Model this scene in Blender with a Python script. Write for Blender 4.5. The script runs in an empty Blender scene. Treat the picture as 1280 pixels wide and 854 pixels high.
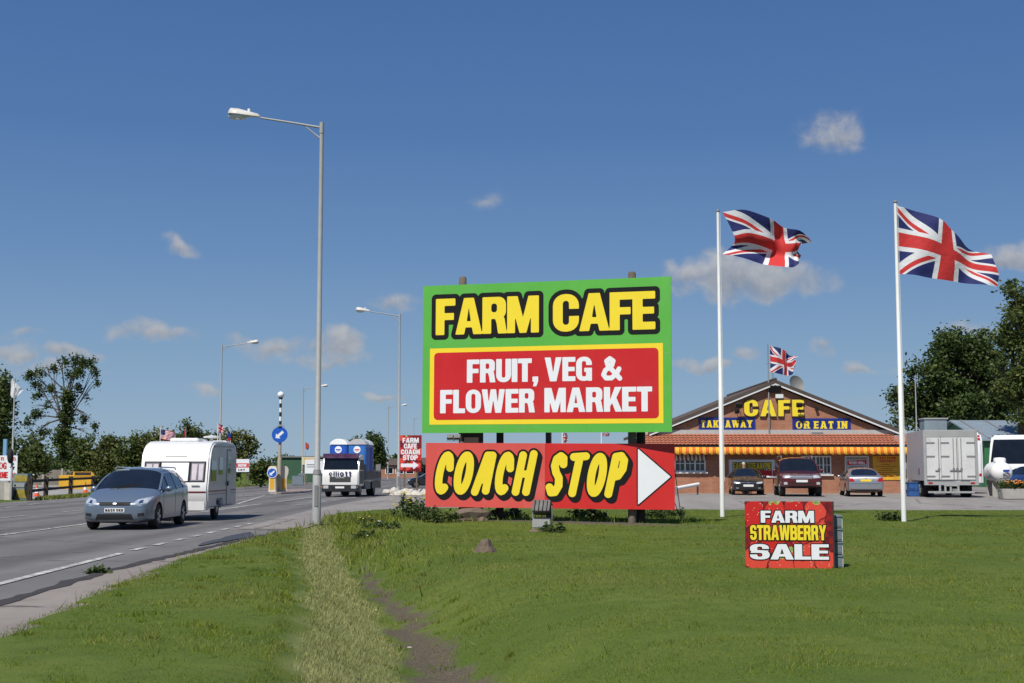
import bpy, bmesh, math, random
import numpy as np
from mathutils import Vector, Matrix, Euler
from mathutils.geometry import tessellate_polygon
from mathutils.bvhtree import BVHTree

R = math.radians
scene = bpy.context.scene
col = scene.collection

# ------------------------------------------------------------------ camera
EYE, FPX, PITCH = 1.58, 1680.0, math.atan(160 / 1680.0)
cam_d = bpy.data.cameras.new('camera')
cam = bpy.data.objects.new('camera', cam_d)
col.objects.link(cam)
cam.location = (0, 0, EYE)
cam.rotation_euler = (math.pi / 2 + PITCH, 0, 0)
cam_d.sensor_width = 36
cam_d.lens = 36 * FPX / 1280
cam_d.clip_start = 0.1
cam_d.clip_end = 9000
scene.camera = cam

# ------------------------------------------------------------------ light
SUN_AZ, SUN_EL = 27.0, 55.0        # degrees left of straight behind the camera; height
EXPOSURE = 0.12
sdir = Vector((-math.sin(R(SUN_AZ)) * math.cos(R(SUN_EL)), -math.cos(R(SUN_AZ)) * math.cos(R(SUN_EL)), math.sin(R(SUN_EL))))
sun_d = bpy.data.lights.new('sun', 'SUN')
sun_d.energy = 4.7
sun_d.angle = R(0.53)
sun_d.color = (1.0, 0.955, 0.88)
sun = bpy.data.objects.new('sun', sun_d)
col.objects.link(sun)
sun.rotation_euler = sdir.to_track_quat('Z', 'Y').to_euler()
scene.view_settings.view_transform = 'Standard'
scene.view_settings.look = 'None'
scene.view_settings.gamma = 1
scene.view_settings.use_curve_mapping = False
scene.view_settings.exposure = EXPOSURE
SKY_STRENGTH = 0.085


# ------------------------------------------------------------------ pixel (1280x854) -> metres helpers
def ray(px, py):
    x = (px - 640) / FPX
    y = (427 - py) / FPX
    c, s = math.cos(PITCH), math.sin(PITCH)
    return Vector((x, c - y * s, s + y * c))


def G(px, py, z=0.0):
    d = ray(px, py)
    t = (z - EYE) / d.z
    return Vector((d.x * t, d.y * t, z))


def P(px, py, Y):
    d = ray(px, py)
    t = Y / d.y
    return Vector((d.x * t, Y, EYE + d.z * t))


# ------------------------------------------------------------------ node expressions
class E:
    def __init__(s, nt, sock):
        s.nt, s.s = nt, sock

    def op(s, o, b=None, c=None):
        n = s.nt.nodes.new('ShaderNodeMath')
        n.operation = o
        for i, v in enumerate((s, b, c)):
            if v is None:
                continue
            if isinstance(v, E):
                s.nt.links.new(v.s, n.inputs[i])
            else:
                n.inputs[i].default_value = v
        return E(s.nt, n.outputs[0])

    def __add__(s, b): return s.op('ADD', b)
    def __radd__(s, b): return s.op('ADD', b)
    def __sub__(s, b): return s.op('SUBTRACT', b)
    def __rsub__(s, b): return s.op('MULTIPLY', -1.0).op('ADD', b)
    def __mul__(s, b): return s.op('MULTIPLY', b)
    def __rmul__(s, b): return s.op('MULTIPLY', b)
    def __truediv__(s, b): return s.op('DIVIDE', b)
    def abs(s): return s.op('ABSOLUTE')
    def lt(s, b): return s.op('LESS_THAN', b)
    def gt(s, b): return s.op('GREATER_THAN', b)
    def mx(s, b): return s.op('MAXIMUM', b)
    def mn(s, b): return s.op('MINIMUM', b)

    def smooth(s, a, b):
        n = s.nt.nodes.new('ShaderNodeMapRange')
        n.interpolation_type = 'SMOOTHSTEP'
        s.nt.links.new(s.s, n.inputs[0])
        n.inputs[1].default_value, n.inputs[2].default_value = a, b
        n.inputs[3].default_value, n.inputs[4].default_value = 0, 1
        return E(s.nt, n.outputs[0])

    def lin(s, a, b, c, d):
        n = s.nt.nodes.new('ShaderNodeMapRange')
        s.nt.links.new(s.s, n.inputs[0])
        for i, v in enumerate((a, b, c, d)):
            n.inputs[i + 1].default_value = v
        return E(s.nt, n.outputs[0])


def c4(c):
    return tuple(c) + (1,) if len(c) == 3 else tuple(c)


def mix(nt, f, a, b, blend='MIX'):
    n = nt.nodes.new('ShaderNodeMix')
    n.data_type = 'RGBA'
    n.blend_type = blend
    for sk, v in ((n.inputs[0], f), (n.inputs[6], a), (n.inputs[7], b)):
        if isinstance(v, E):
            nt.links.new(v.s, sk)
        elif isinstance(v, (int, float)):
            sk.default_value = v
        elif isinstance(v, (tuple, list)):
            sk.default_value = c4(v)
        else:
            nt.links.new(v, sk)
    return n.outputs[2]


def noise(nt, vec, scale, detail=4, rough=.55, dist=0.0, dim='3D'):
    n = nt.nodes.new('ShaderNodeTexNoise')
    n.noise_dimensions = dim
    n.inputs['Scale'].default_value = scale
    n.inputs['Detail'].default_value = detail
    n.inputs['Roughness'].default_value = rough
    n.inputs['Distortion'].default_value = dist
    if vec is not None:
        nt.links.new(vec, n.inputs['Vector'])
    return E(nt, n.outputs[0])


def voronoi(nt, vec, scale, feature='F1'):
    n = nt.nodes.new('ShaderNodeTexVoronoi')
    n.feature = feature
    n.inputs['Scale'].default_value = scale
    nt.links.new(vec, n.inputs['Vector'])
    return n


def coords(nt, kind='Object'):
    return nt.nodes.new('ShaderNodeTexCoord').outputs[kind]


def attr(nt, name):
    n = nt.nodes.new('ShaderNodeAttribute')
    n.attribute_name = name
    return E(nt, n.outputs['Fac'])


def xyz(nt, vec):
    n = nt.nodes.new('ShaderNodeSeparateXYZ')
    nt.links.new(vec, n.inputs[0])
    return [E(nt, n.outputs[i]) for i in range(3)]


def stretch(nt, vec, s):
    n = nt.nodes.new('ShaderNodeMapping')
    nt.links.new(vec, n.inputs[0])
    n.inputs['Scale'].default_value = s
    return n.outputs[0]


def newmat(name):
    m = bpy.data.materials.new(name)
    m.use_nodes = True
    nt = m.node_tree
    b = nt.nodes['Principled BSDF']
    return m, nt, b


def bump(nt, b, h, strength=.3, dist=.02):
    n = nt.nodes.new('ShaderNodeBump')
    n.inputs['Strength'].default_value = strength
    n.inputs['Distance'].default_value = dist
    nt.links.new(h.s if isinstance(h, E) else h, n.inputs['Height'])
    nt.links.new(n.outputs[0], b.inputs['Normal'])


def pbr(name, c, rough=.5, var=.18, scale=4.0, metal=0.0, coat=0.0, bmp=0.0, dirt=None, spec=.5):
    m, nt, b = newmat(name)
    co = coords(nt)
    n1 = noise(nt, co, scale, 6, .6)
    n2 = noise(nt, co, scale * 7.3, 3, .6)
    f = (n1 * .65 + n2 * .35).lin(.3, .7, 1 - var, 1 + var)
    n = nt.nodes.new('ShaderNodeVectorMath')
    n.operation = 'SCALE'
    n.inputs[0].default_value = c[:3]
    nt.links.new(f.s, n.inputs['Scale'])
    outc = n.outputs[0]
    if dirt:
        outc = mix(nt, noise(nt, co, scale * .6, 7, .7).smooth(.52, .72) * dirt[1], outc, dirt[0])
    nt.links.new(outc, b.inputs['Base Color'])
    nt.links.new(n1.lin(.3, .7, max(.02, rough - .08), min(1, rough + .08)).s, b.inputs['Roughness'])
    b.inputs['Metallic'].default_value = metal
    b.inputs['Coat Weight'].default_value = coat
    b.inputs['Specular IOR Level'].default_value = spec
    if bmp:
        bump(nt, b, n2, bmp, .02)
    return m


# ------------------------------------------------------------------ object helpers
def tag(o, label=None, cat=None, group=None, kind=None):
    if label: o['label'] = label
    if cat: o['category'] = cat
    if group: o['group'] = group
    if kind: o['kind'] = kind
    return o


def thing(name, label, cat, loc=(0, 0, 0), rz=0.0, group=None):
    o = bpy.data.objects.new(name, None)
    o.empty_display_size = .3
    col.objects.link(o)
    o.location = loc
    o.rotation_euler = (0, 0, rz)
    return tag(o, label, cat, group)


def copy_tree(o, parent=None):
    c = o.copy()
    col.objects.link(c)
    if parent is not None:
        c.parent = parent
    for ch in list(o.children):
        copy_tree(ch, c)
    return c


class MB:
    def __init__(s):
        s.v, s.f, s.m, s.uv = [], [], [], {}
        s.cur = 0

    def add(s, vs, fs):
        k = len(s.v)
        s.v += [tuple(v) for v in vs]
        for f in fs:
            s.f.append(tuple(i + k for i in f))
            s.m.append(s.cur)
        return s

    def box(s, x0, x1, y0, y1, z0, z1):
        return s.add([(x0, y0, z0), (x1, y0, z0), (x1, y1, z0), (x0, y1, z0), (x0, y0, z1), (x1, y0, z1), (x1, y1, z1), (x0, y1, z1)],
                     [(0, 3, 2, 1), (4, 5, 6, 7), (0, 1, 5, 4), (1, 2, 6, 5), (2, 3, 7, 6), (3, 0, 4, 7)])

    def bx(s, M, hx, hy, hz):
        vs = [M @ Vector((a * hx, b * hy, c * hz)) for c in (-1, 1) for a, b in ((-1, -1), (1, -1), (1, 1), (-1, 1))]
        return s.add(vs, [(0, 3, 2, 1), (4, 5, 6, 7), (0, 1, 5, 4), (1, 2, 6, 5), (2, 3, 7, 6), (3, 0, 4, 7)])

    def bar(s, p0, p1, w, h=None):
        p0, p1 = Vector(p0), Vector(p1)
        h = h or w
        d = p1 - p0
        q = d.to_track_quat('Z', 'Y').to_matrix().to_4x4()
        return s.bx(Matrix.Translation((p0 + p1) / 2) @ q, w / 2, h / 2, d.length / 2)

    def tube(s, pts, rs, n=10, caps=True):
        pts = [Vector(p) for p in pts]
        if not isinstance(rs, (list, tuple)):
            rs = [rs] * len(pts)
        vs, fs = [], []
        prev = None
        for i, p in enumerate(pts):
            d = (pts[min(i + 1, len(pts) - 1)] - pts[max(i - 1, 0)]).normalized()
            if prev is None:
                a = d.orthogonal().normalized()
            else:
                a = (prev - d * prev.dot(d))
                a = a.normalized() if a.length > 1e-6 else d.orthogonal().normalized()
            prev = a
            b = d.cross(a)
            for k in range(n):
                t = 2 * math.pi * k / n
                vs.append(p + (a * math.cos(t) + b * math.sin(t)) * rs[i])
        for i in range(len(pts) - 1):
            for k in range(n):
                fs.append((i * n + k, i * n + (k + 1) % n, (i + 1) * n + (k + 1) % n, (i + 1) * n + k))
        if caps:
            fs.append(tuple(range(n - 1, -1, -1)))
            fs.append(tuple(range((len(pts) - 1) * n, len(pts) * n)))
        return s.add(vs, fs)

    def lathe(s, prof, axis='z', c=(0, 0, 0), n=20):
        vs, fs = [], []
        for r, h in prof:
            for k in range(n):
                t = 2 * math.pi * k / n
                a, b = r * math.cos(t), r * math.sin(t)
                v = {'z': (a, b, h), 'x': (h, a, b), 'y': (b, h, a)}[axis]
                vs.append((v[0] + c[0], v[1] + c[1], v[2] + c[2]))
        m = len(prof)
        for i in range(m - 1):
            for k in range(n):
                fs.append((i * n + k, i * n + (k + 1) % n, (i + 1) * n + (k + 1) % n, (i + 1) * n + k))
        fs.append(tuple(range(n - 1, -1, -1)))
        fs.append(tuple(range((m - 1) * n, m * n)))
        return s.add(vs, fs)

    def ball(s, c, r, nu=14, nv=8, M=None):
        rx, ry, rz = r if isinstance(r, (tuple, list)) else (r, r, r)
        prof = [(max(1e-4, math.sin(math.pi * i / nv)), -math.cos(math.pi * i / nv)) for i in range(nv + 1)]
        vs, fs = [], []
        for rr, h in prof:
            for k in range(nu):
                t = 2 * math.pi * k / nu
                p = Vector((rr * math.cos(t) * rx, rr * math.sin(t) * ry, h * rz))
                if M: p = M @ p
                vs.append(p + Vector(c))
        for i in range(nv):
            for k in range(nu):
                fs.append((i * nu + k, i * nu + (k + 1) % nu, (i + 1) * nu + (k + 1) % nu, (i + 1) * nu + k))
        return s.add(vs, fs)

    def prism(s, poly, a0, a1, axis='y'):
        """poly: list of 2D points; extruded along axis ('y': poly is (x,z); 'x': (y,z); 'z': (x,y))"""
        n = len(poly)
        f = {'y': lambda p, a: (p[0], a, p[1]), 'x': lambda p, a: (a, p[0], p[1]), 'z': lambda p, a: (p[0], p[1], a)}[axis]
        vs = [f(p, a0) for p in poly] + [f(p, a1) for p in poly]
        fs = [tuple(range(n)), tuple(range(2 * n - 1, n - 1, -1))]
        for i in range(n):
            fs.append((i, i + n, (i + 1) % n + n, (i + 1) % n))
        return s.add(vs, fs)

    def build(s, name, mats, parent=None, smooth=None, bevel=0.0, loc=None, rz=None):
        me = bpy.data.meshes.new(name)
        me.from_pydata(s.v, [], s.f)
        for m in (mats if isinstance(mats, (list, tuple)) else [mats]):
            me.materials.append(m)
        me.polygons.foreach_set('material_index', s.m)
        bm = bmesh.new()
        bm.from_mesh(me)
        bmesh.ops.recalc_face_normals(bm, faces=bm.faces)
        if bevel:
            es = [e for e in bm.edges if len(e.link_faces) == 2 and e.calc_face_angle(0) > .6]
            bmesh.ops.bevel(bm, geom=es, offset=bevel, segments=2, affect='EDGES', clamp_overlap=True)
        bm.to_mesh(me)
        bm.free()
        if smooth:
            me.polygons.foreach_set('use_smooth', [True] * len(me.polygons))
            me.set_sharp_from_angle(angle=R(smooth))
        me.update()
        o = bpy.data.objects.new(name, me)
        col.objects.link(o)
        if parent is not None: o.parent = parent
        if loc is not None: o.location = loc
        if rz is not None: o.rotation_euler = (0, 0, rz)
        return o


def meshobj(name, verts, faces, mats, parent=None, smooth=False):
    me = bpy.data.meshes.new(name)
    me.from_pydata(verts, [], faces)
    for m in (mats if isinstance(mats, (list, tuple)) else [mats]):
        me.materials.append(m)
    if smooth:
        me.polygons.foreach_set('use_smooth', [True] * len(me.polygons))
    me.update()
    o = bpy.data.objects.new(name, me)
    col.objects.link(o)
    if parent is not None: o.parent = parent
    return o


# ------------------------------------------------------------------ lettering: outlines drawn as distance fields, traced to flat sheets
def rc(x0, y0, x1, y1): return ('+', [(x0, y0), (x1, y0), (x1, y1), (x0, y1)])
def pg(*p): return ('+', list(p))
def sub(q): return ('-', q[1])


def rr(x0, y0, x1, y1, r):
    pts = []
    r = min(r, (x1 - x0) / 2 - 1e-4, (y1 - y0) / 2 - 1e-4)
    for cx, cy, a in ((x1 - r, y0 + r, -90), (x1 - r, y1 - r, 0), (x0 + r, y1 - r, 90), (x0 + r, y0 + r, 180)):
        for k in range(6):
            t = R(a + 18 * k)
            pts.append((cx + r * math.cos(t), cy + r * math.sin(t)))
    return ('+', pts)


def st(r, *pts): return ('s', list(pts), r)


S_, T_ = .25, .2
GL = {
    'F': (.56, [rc(0, 0, .25, 1), rc(0, .8, .56, 1), rc(0, .41, .52, .6)]),
    'E': (.56, [rc(0, 0, .25, 1), rc(0, .8, .56, 1), rc(0, .41, .53, .59), rc(0, 0, .56, .2)]),
    'L': (.53, [rc(0, 0, .25, 1), rc(0, 0, .53, .2)]),
    'I': (.25, [rc(0, 0, .25, 1)]),
    'T': (.6, [rc(0, .8, .6, 1), rc(.175, 0, .425, 1)]),
    'H': (.66, [rc(0, 0, .25, 1), rc(.41, 0, .66, 1), rc(0, .41, .66, .6)]),
    'A': (.76, [pg((0, 0), (.24, 1), (.52, 1), (.76, 0), (.51, 0), (.47, .19), (.29, .19), (.25, 0)), sub(pg((.322, .36), (.438, .36), (.38, .74)))]),
    'V': (.74, [pg((0, 1), (.26, 1), (.37, .33), (.48, 1), (.74, 1), (.51, 0), (.23, 0))]),
    'Y': (.72, [pg((0, 1), (.27, 1), (.36, .66), (.45, 1), (.72, 1), (.485, .4), (.485, 0), (.235, 0), (.235, .4))]),
    'W': (1.02, [pg((0, 1), (.25, 1), (.31, .4), (.39, 1), (.63, 1), (.71, .4), (.77, 1), (1.02, 1), (.86, 0), (.6, 0), (.51, .58), (.42, 0), (.16, 0))]),
    'M': (.88, [rc(0, 0, .22, 1), rc(.66, 0, .88, 1), pg((0, 1), (.29, 1), (.44, .42), (.59, 1), (.88, 1), (.7, .6), (.535, 0), (.345, 0), (.18, .6))]),
    'X': (.74, [pg((0, 0), (.26, 0), (.74, 1), (.48, 1)), pg((0, 1), (.26, 1), (.74, 0), (.48, 0))]),
    'N': (.68, [rc(0, 0, .23, 1), rc(.45, 0, .68, 1), pg((0, 1), (.25, 1), (.68, 0), (.43, 0))]),
    'K': (.7, [rc(0, 0, .25, 1), pg((.24, .45), (.44, 1), (.71, 1), (.5, .57), (.73, 0), (.46, 0), (.33, .36), (.24, .2))]),
    'R': (.69, [rr(0, .4, .66, 1, .2), rc(0, 0, .25, 1), rc(0, .75, .3, 1), sub(rr(.25, .58, .41, .82, .07)), pg((.25, .42), (.5, .55), (.62, .42), (.64, .3), (.69, 0), (.44, 0), (.4, .28), (.36, .4))]),
    'P': (.65, [rr(0, .38, .65, 1, .22), rc(0, 0, .25, 1), rc(0, .75, .3, 1), sub(rr(.25, .57, .4, .81, .07))]),
    'B': (.67, [rr(0, .42, .64, 1, .2), rr(0, 0, .67, .58, .2), rc(0, 0, .25, 1), sub(rr(.25, .6, .4, .82, .07)), sub(rr(.25, .18, .42, .42, .07))]),
    'D': (.67, [rr(0, 0, .67, 1, .3), rc(0, 0, .25, 1), sub(rr(.25, .19, .42, .81, .08))]),
    'O': (.68, [rr(0, 0, .68, 1, .32), sub(rr(.25, .18, .43, .82, .09))]),
    'C': (.66, [rr(0, 0, .66, 1, .3), sub(rr(.25, .18, .41, .82, .08)), sub(rc(.4, .41, .8, .6))]),
    'G': (.68, [rr(0, 0, .68, 1, .3), sub(rr(.25, .18, .43, .82, .08)), sub(rc(.4, .54, .8, .65)), rc(.35, .37, .68, .54), rc(.5, 0, .68, .4)]),
    'U': (.66, [rr(0, 0, .66, 1.5, .3), sub(rr(.25, .19, .41, 1.6, .08)), sub(rc(-.1, 1, .8, 1.7))]),
    'S': (.64, [rr(0, .4, .62, 1, .25), sub(rr(.24, .58, .4, .83, .08)), sub(rc(.3, .58, .7, .68)), rr(0, 0, .64, .6, .25), sub(rr(.24, .17, .4, .42, .08)), sub(rc(-.1, .32, .3, .42))]),
    '&': (.8, [st(.1, (.72, .08), (.27, .62), (.22, .8), (.34, .9), (.47, .8), (.42, .62), (.17, .42), (.1, .24), (.2, .1), (.4, .1), (.6, .28), (.69, .47))]),
    ',': (.25, [rc(0, 0, .25, .22), pg((.08, .02), (.25, .02), (.17, -.2), (.02, -.2))]),
    '5': (.62, [rc(0, .5, .23, 1), rc(0, .82, .58, 1), rr(0, 0, .62, .66, .25), sub(rr(.23, .17, .39, .48, .08)), sub(rc(-.1, .24, .3, .42))]),
    '9': (.62, [rr(0, .38, .62, 1, .25), rr(0, 0, .62, .7, .25), sub(rr(.23, .55, .39, .83, .08)), sub(rc(.05, .17, .39, .38)), rc(.39, .2, .62, .7)]),
    'e': (.66, [rr(0, 0, .66, .74, .33), sub(rr(.2, .44, .48, .56, .05)), sub(rc(.2, .18, .8, .3))]),
    'l': (.22, [rc(0, 0, .22, 1)]),
    'i': (.22, [rc(0, 0, .22, .72), rc(0, .82, .22, 1)]),
    'o': (.8, [rr(0, 0, .8, .76, .37), sub(rr(.24, .2, .56, .56, .14))]),
    't': (.54, [rc(.14, 0, .38, .95), rc(0, .56, .54, .74), rc(.14, 0, .54, .17)]),
}
def sf(k, *extra):
    w, p = GL[k]
    return (w, p + list(extra))
SERIF = {}
for k, w in (('T', .6), ('A', .76), ('K', .72), ('E', .56), ('W', 1.02), ('Y', .72), ('R', .7), ('I', .25), ('N', .68)):
    ex = []
    for x0, x1, y in {'T': ((.08, .52, 0), (-.02, .1, .7), (.5, .62, .7)), 'A': ((-.08, .32, 0), (.44, .84, 0), (.15, .5, .88)), 'K': ((-.08, .33, 0), (-.08, .33, .88), (.4, .8, 0), (.4, .78, .88)),
                      'E': ((-.08, .3, 0), (-.08, .3, .88), (.44, .56, .1), (.44, .56, .76)), 'W': ((-.06, .32, .88), (.34, .68, .88), (.7, 1.08, .88)), 'Y': ((-.08, .34, .88), (.38, .8, .88), (.14, .58, 0)),
                      'R': ((-.08, .33, 0), (-.08, .33, .88), (.4, .78, 0)), 'I': ((-.1, .35, 0), (-.1, .35, .88)), 'N': ((-.08, .3, .88), (-.08, .3, 0), (.38, .76, .88))}[k]:
        ex.append(rc(x0, y, x1, y + .12))
    thin = {'A': [pg((.02, 0), (.28, 1), (.5, 1), (.74, 0), (.5, 0), (.46, .22), (.3, .22), (.2, 0)), sub(pg((.32, .36), (.44, .36), (.38, .7)))]}
    SERIF[k] = (w, GL[k][1] + ex)
SERIF['O'] = (.76, [rr(0, 0, .76, 1, .38), sub(rr(.22, .12, .54, .88, .16))])
def arc(cx, cy, rx, ry, a0, a1, n=14):
    return [(cx + rx * math.cos(R(a0 + (a1 - a0) * i / n)), cy + ry * math.sin(R(a0 + (a1 - a0) * i / n))) for i in range(n + 1)]
BR = .1
BRUSH = {
    'C': (.34, [st(BR, (.33, .62), *arc(.18, .5, .16, .42, 50, 305))]),
    'O': (.36, [st(BR, *arc(.18, .5, .18, .42, 0, 360, 26))]),
    'A': (.38, [st(BR, (0, .06), (.2, .92)), st(BR, (.2, .92), (.36, .92), (.35, .09)), st(BR * .9, (.08, .34), (.35, .34))]),
    'H': (.38, [st(BR, (.01, .07), (.03, .93)), st(BR, (.35, .07), (.37, .96)), st(BR * .9, (.02, .48), (.36, .5))]),
    'S': (.34, [st(BR, (.33, .74), (.3, .88), (.2, .93), (.08, .86), (.05, .7), (.13, .55), (.26, .42), (.3, .24), (.21, .09), (.08, .08), (.0, .2))]),
    'T': (.4, [st(BR, (.2, .9), (.16, .07)), st(BR, (0, .91), (.4, .93))]),
    'P': (.36, [st(BR, (.01, .06), (.05, .92)), st(BR, (.05, .92), (.22, .94), (.34, .84), (.34, .64), (.22, .48), (.05, .45))]),
}


BRUSH = {k: (w * .78, [('s', [(x * .78, y) for x, y in pr[1]], pr[2] * .92) for pr in ps]) for k, (w, ps) in BRUSH.items()}


def seg_dist(X, Y, a, b):
    dx, dy = b[0] - a[0], b[1] - a[1]
    L2 = dx * dx + dy * dy + 1e-12
    t = np.clip(((X - a[0]) * dx + (Y - a[1]) * dy) / L2, 0, 1)
    return np.hypot(X - a[0] - t * dx, Y - a[1] - t * dy)


def poly_sdf(X, Y, pts):
    d = np.full(X.shape, 1e9)
    ins = np.zeros(X.shape, bool)
    n = len(pts)
    for i in range(n):
        a, b = pts[i], pts[(i + 1) % n]
        d = np.minimum(d, seg_dist(X, Y, a, b))
        c = (a[1] > Y) != (b[1] > Y)
        xx = (b[0] - a[0]) * (Y - a[1]) / ((b[1] - a[1]) or 1e-12) + a[0]
        ins ^= c & (X < xx)
    return np.where(ins, -d, d)


class Field:
    """distance field on a grid in board metres"""
    def __init__(s, x0, y0, x1, y1, cell):
        s.x0, s.y0, s.c = x0, y0, cell
        nx, ny = int((x1 - x0) / cell) + 2, int((y1 - y0) / cell) + 2
        s.xs, s.ys = x0 + np.arange(nx) * cell + cell * .013, y0 + np.arange(ny) * cell + cell * .017
        s.F = np.full((ny, nx), 1e3)

    def window(s, x0, y0, x1, y1):
        i0, i1 = np.searchsorted(s.xs, [x0, x1])
        j0, j1 = np.searchsorted(s.ys, [y0, y1])
        return slice(j0, j1), slice(i0, i1)

    def text(s, string, x, y, w, h, font=GL, gap=.06, slant=0.0, pad=None, space=.3):
        pad = pad if pad is not None else h * .35
        adv, tot = [], 0
        for ch in string:
            if ch == ' ':
                adv.append(tot); tot += space; continue
            adv.append(tot)
            tot += font[ch][0] + gap
        tot -= gap
        sx = w / (tot + abs(slant))
        for ch, a in zip(string, adv):
            if ch == ' ': continue
            gw, prims = font[ch]
            tf = lambda p: (x + (a + p[0] + slant * p[1]) * sx, y + p[1] * h)
            xa, xb = x + (a - .15 + min(0, slant)) * sx, x + (a + gw + .15 + max(0, slant)) * sx
            sl = s.window(xa - pad, y - h * .25 - pad, xb + pad, y + h * 1.1 + pad)
            X, Y = np.meshgrid(s.xs[sl[1]], s.ys[sl[0]])
            if X.size == 0: continue
            g = np.full(X.shape, 1e3)
            for pr in prims:
                pts = [tf(p) for p in pr[1]]
                if pr[0] == 's':
                    d = np.full(X.shape, 1e9)
                    for i in range(len(pts) - 1):
                        d = np.minimum(d, seg_dist(X, Y, pts[i], pts[i + 1]))
                    g = np.minimum(g, d - pr[2] * h)
                elif pr[0] == '+':
                    g = np.minimum(g, poly_sdf(X, Y, pts))
                else:
                    g = np.maximum(g, -poly_sdf(X, Y, pts))
            s.F[sl] = np.minimum(s.F[sl], g)
        return s

    def shape(s, pts, op='+'):
        X, Y = np.meshgrid(s.xs, s.ys)
        d = poly_sdf(X, Y, pts)
        s.F = np.minimum(s.F, d) if op == '+' else np.maximum(s.F, -d)
        return s

    def swept(s, dx, dy, n=10):
        """the shape together with its drop shadow swept along (dx,dy)"""
        o = s.F.copy()
        for k in range(1, n + 1):
            i, j = int(round(dx * k / n / s.c)), int(round(dy * k / n / s.c))
            sh = np.full_like(s.F, 1e3)
            ny, nx = s.F.shape
            sh[max(0, j):ny + min(0, j), max(0, i):nx + min(0, i)] = s.F[max(0, -j):ny + min(0, -j), max(0, -i):nx + min(0, -i)]
            o = np.minimum(o, sh)
        return o


def trace(F, fld, level=0.0):
    F = F - level
    F = np.where(np.abs(F) < 1e-9, 1e-9, F)
    F[0, :] = F[-1, :] = 1; F[:, 0] = F[:, -1] = 1
    I = F < 0
    case = I[:-1, :-1] * 1 + I[:-1, 1:] * 2 + I[1:, 1:] * 4 + I[1:, :-1] * 8
    jj, ii = np.nonzero((case > 0) & (case < 15))
    nxt = {}
    T = {1: 'LB', 2: 'BR', 3: 'LR', 4: 'RT', 6: 'BT', 7: 'LT', 8: 'TL', 9: 'TB', 11: 'TR', 12: 'RL', 13: 'RB', 14: 'BL', 5: 'LBRT', 10: 'BRTL'}
    for j, i in zip(jj.tolist(), ii.tolist()):
        e = {'B': (0, j, i), 'T': (0, j + 1, i), 'L': (1, j, i), 'R': (1, j, i + 1)}
        t = T[int(case[j, i])]
        for k in range(0, len(t), 2):
            nxt[e[t[k]]] = e[t[k + 1]]
    def pos(k):
        h, j, i = k
        if h == 0:
            a, b = F[j, i], F[j, i + 1]
            return (fld.xs[i] + fld.c * a / (a - b), fld.ys[j])
        a, b = F[j, i], F[j + 1, i]
        return (fld.xs[i], fld.ys[j] + fld.c * a / (a - b))
    loops = []
    while nxt:
        s0 = next(iter(nxt))
        k, lp = s0, []
        while k in nxt:
            lp.append(pos(k))
            k = nxt.pop(k)
        loops.append(simplify(lp, fld.c * .06))
    return [l for l in loops if len(l) >= 3]


def simplify(p, tol):
    def dp(a, b):
        st_ = [(a, b)]
        keep = set()
        while st_:
            a, b = st_.pop()
            if b - a < 2: continue
            x0, y0 = p[a]; x1, y1 = p[b]
            L = math.hypot(x1 - x0, y1 - y0) or 1e-9
            m, mi = 0, -1
            for i in range(a + 1, b):
                d = abs((p[i][0] - x0) * (y1 - y0) - (p[i][1] - y0) * (x1 - x0)) / L
                if L < 1e-8: d = math.hypot(p[i][0] - x0, p[i][1] - y0)
                if d > m: m, mi = d, i
            if m > tol:
                keep.add(mi); st_ += [(a, mi), (mi, b)]
        return keep
    n = len(p)
    if n < 8: return p
    h = n // 2
    p = p + [p[0]]
    k = sorted({0, h} | dp(0, h) | dp(h, n))
    return [p[i] for i in k]


def sheet(name, loops, mat, parent, off, depth=0.0, T=None):
    """flat sheet (or plate of some depth) from closed loops, in the (x,z) plane, 'off' metres in front of y=0"""
    def area(l): return sum(l[i - 1][0] * l[i][1] - l[i][0] * l[i - 1][1] for i in range(len(l))) / 2
    def inside(p, l):
        c = False
        for i in range(len(l)):
            (xa, ya), (xb, yb) = l[i - 1], l[i]
            if (ya > p[1]) != (yb > p[1]) and p[0] < (xb - xa) * (p[1] - ya) / (yb - ya) + xa: c = not c
        return c
    loops = sorted(loops, key=lambda l: -abs(area(l)))
    groups = []
    for k, l in enumerate(loops):
        depth_ = sum(inside(l[0], q) for q in loops[:k])
        if depth_ % 2 == 0: groups.append([l])
        else: [g_ for g_ in groups if inside(l[0], g_[0])][-1].append(l)
    loops = [l for g_ in groups for l in g_]
    flat = [Vector((x, y, 0)) for l in loops for x, y in l]
    tris, k = [], 0
    for g_ in groups:
        tris += [tuple(i + k for i in t) for t in tessellate_polygon([[Vector((x, y, 0)) for x, y in l] for l in g_])]
        k += sum(len(l) for l in g_)
    vs = [(v.x, -off, v.y) for v in flat]
    fs = [tuple(t) for t in tris]
    good = []
    for t in fs:
        a, b, c = (flat[i] for i in t)
        cr = (b - a).cross(c - a).z
        if abs(cr) < 1e-10: continue
        good.append(t if cr > 0 else (t[0], t[2], t[1]))
    fs = good
    if depth:
        n = len(vs)
        vs += [(v.x, -off + depth, v.y) for v in flat]
        fs += [(a + n, c + n, b + n) for a, b, c in good]
        k = 0
        for l in loops:
            m = len(l)
            for i in range(m):
                a, b = k + i, k + (i + 1) % m
                fs.append((b, a, a + n, b + n))
            k += m
    if T is not None:
        vs = [T @ Vector(v) for v in vs]
    return meshobj(name, vs, fs, mat, parent)


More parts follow.
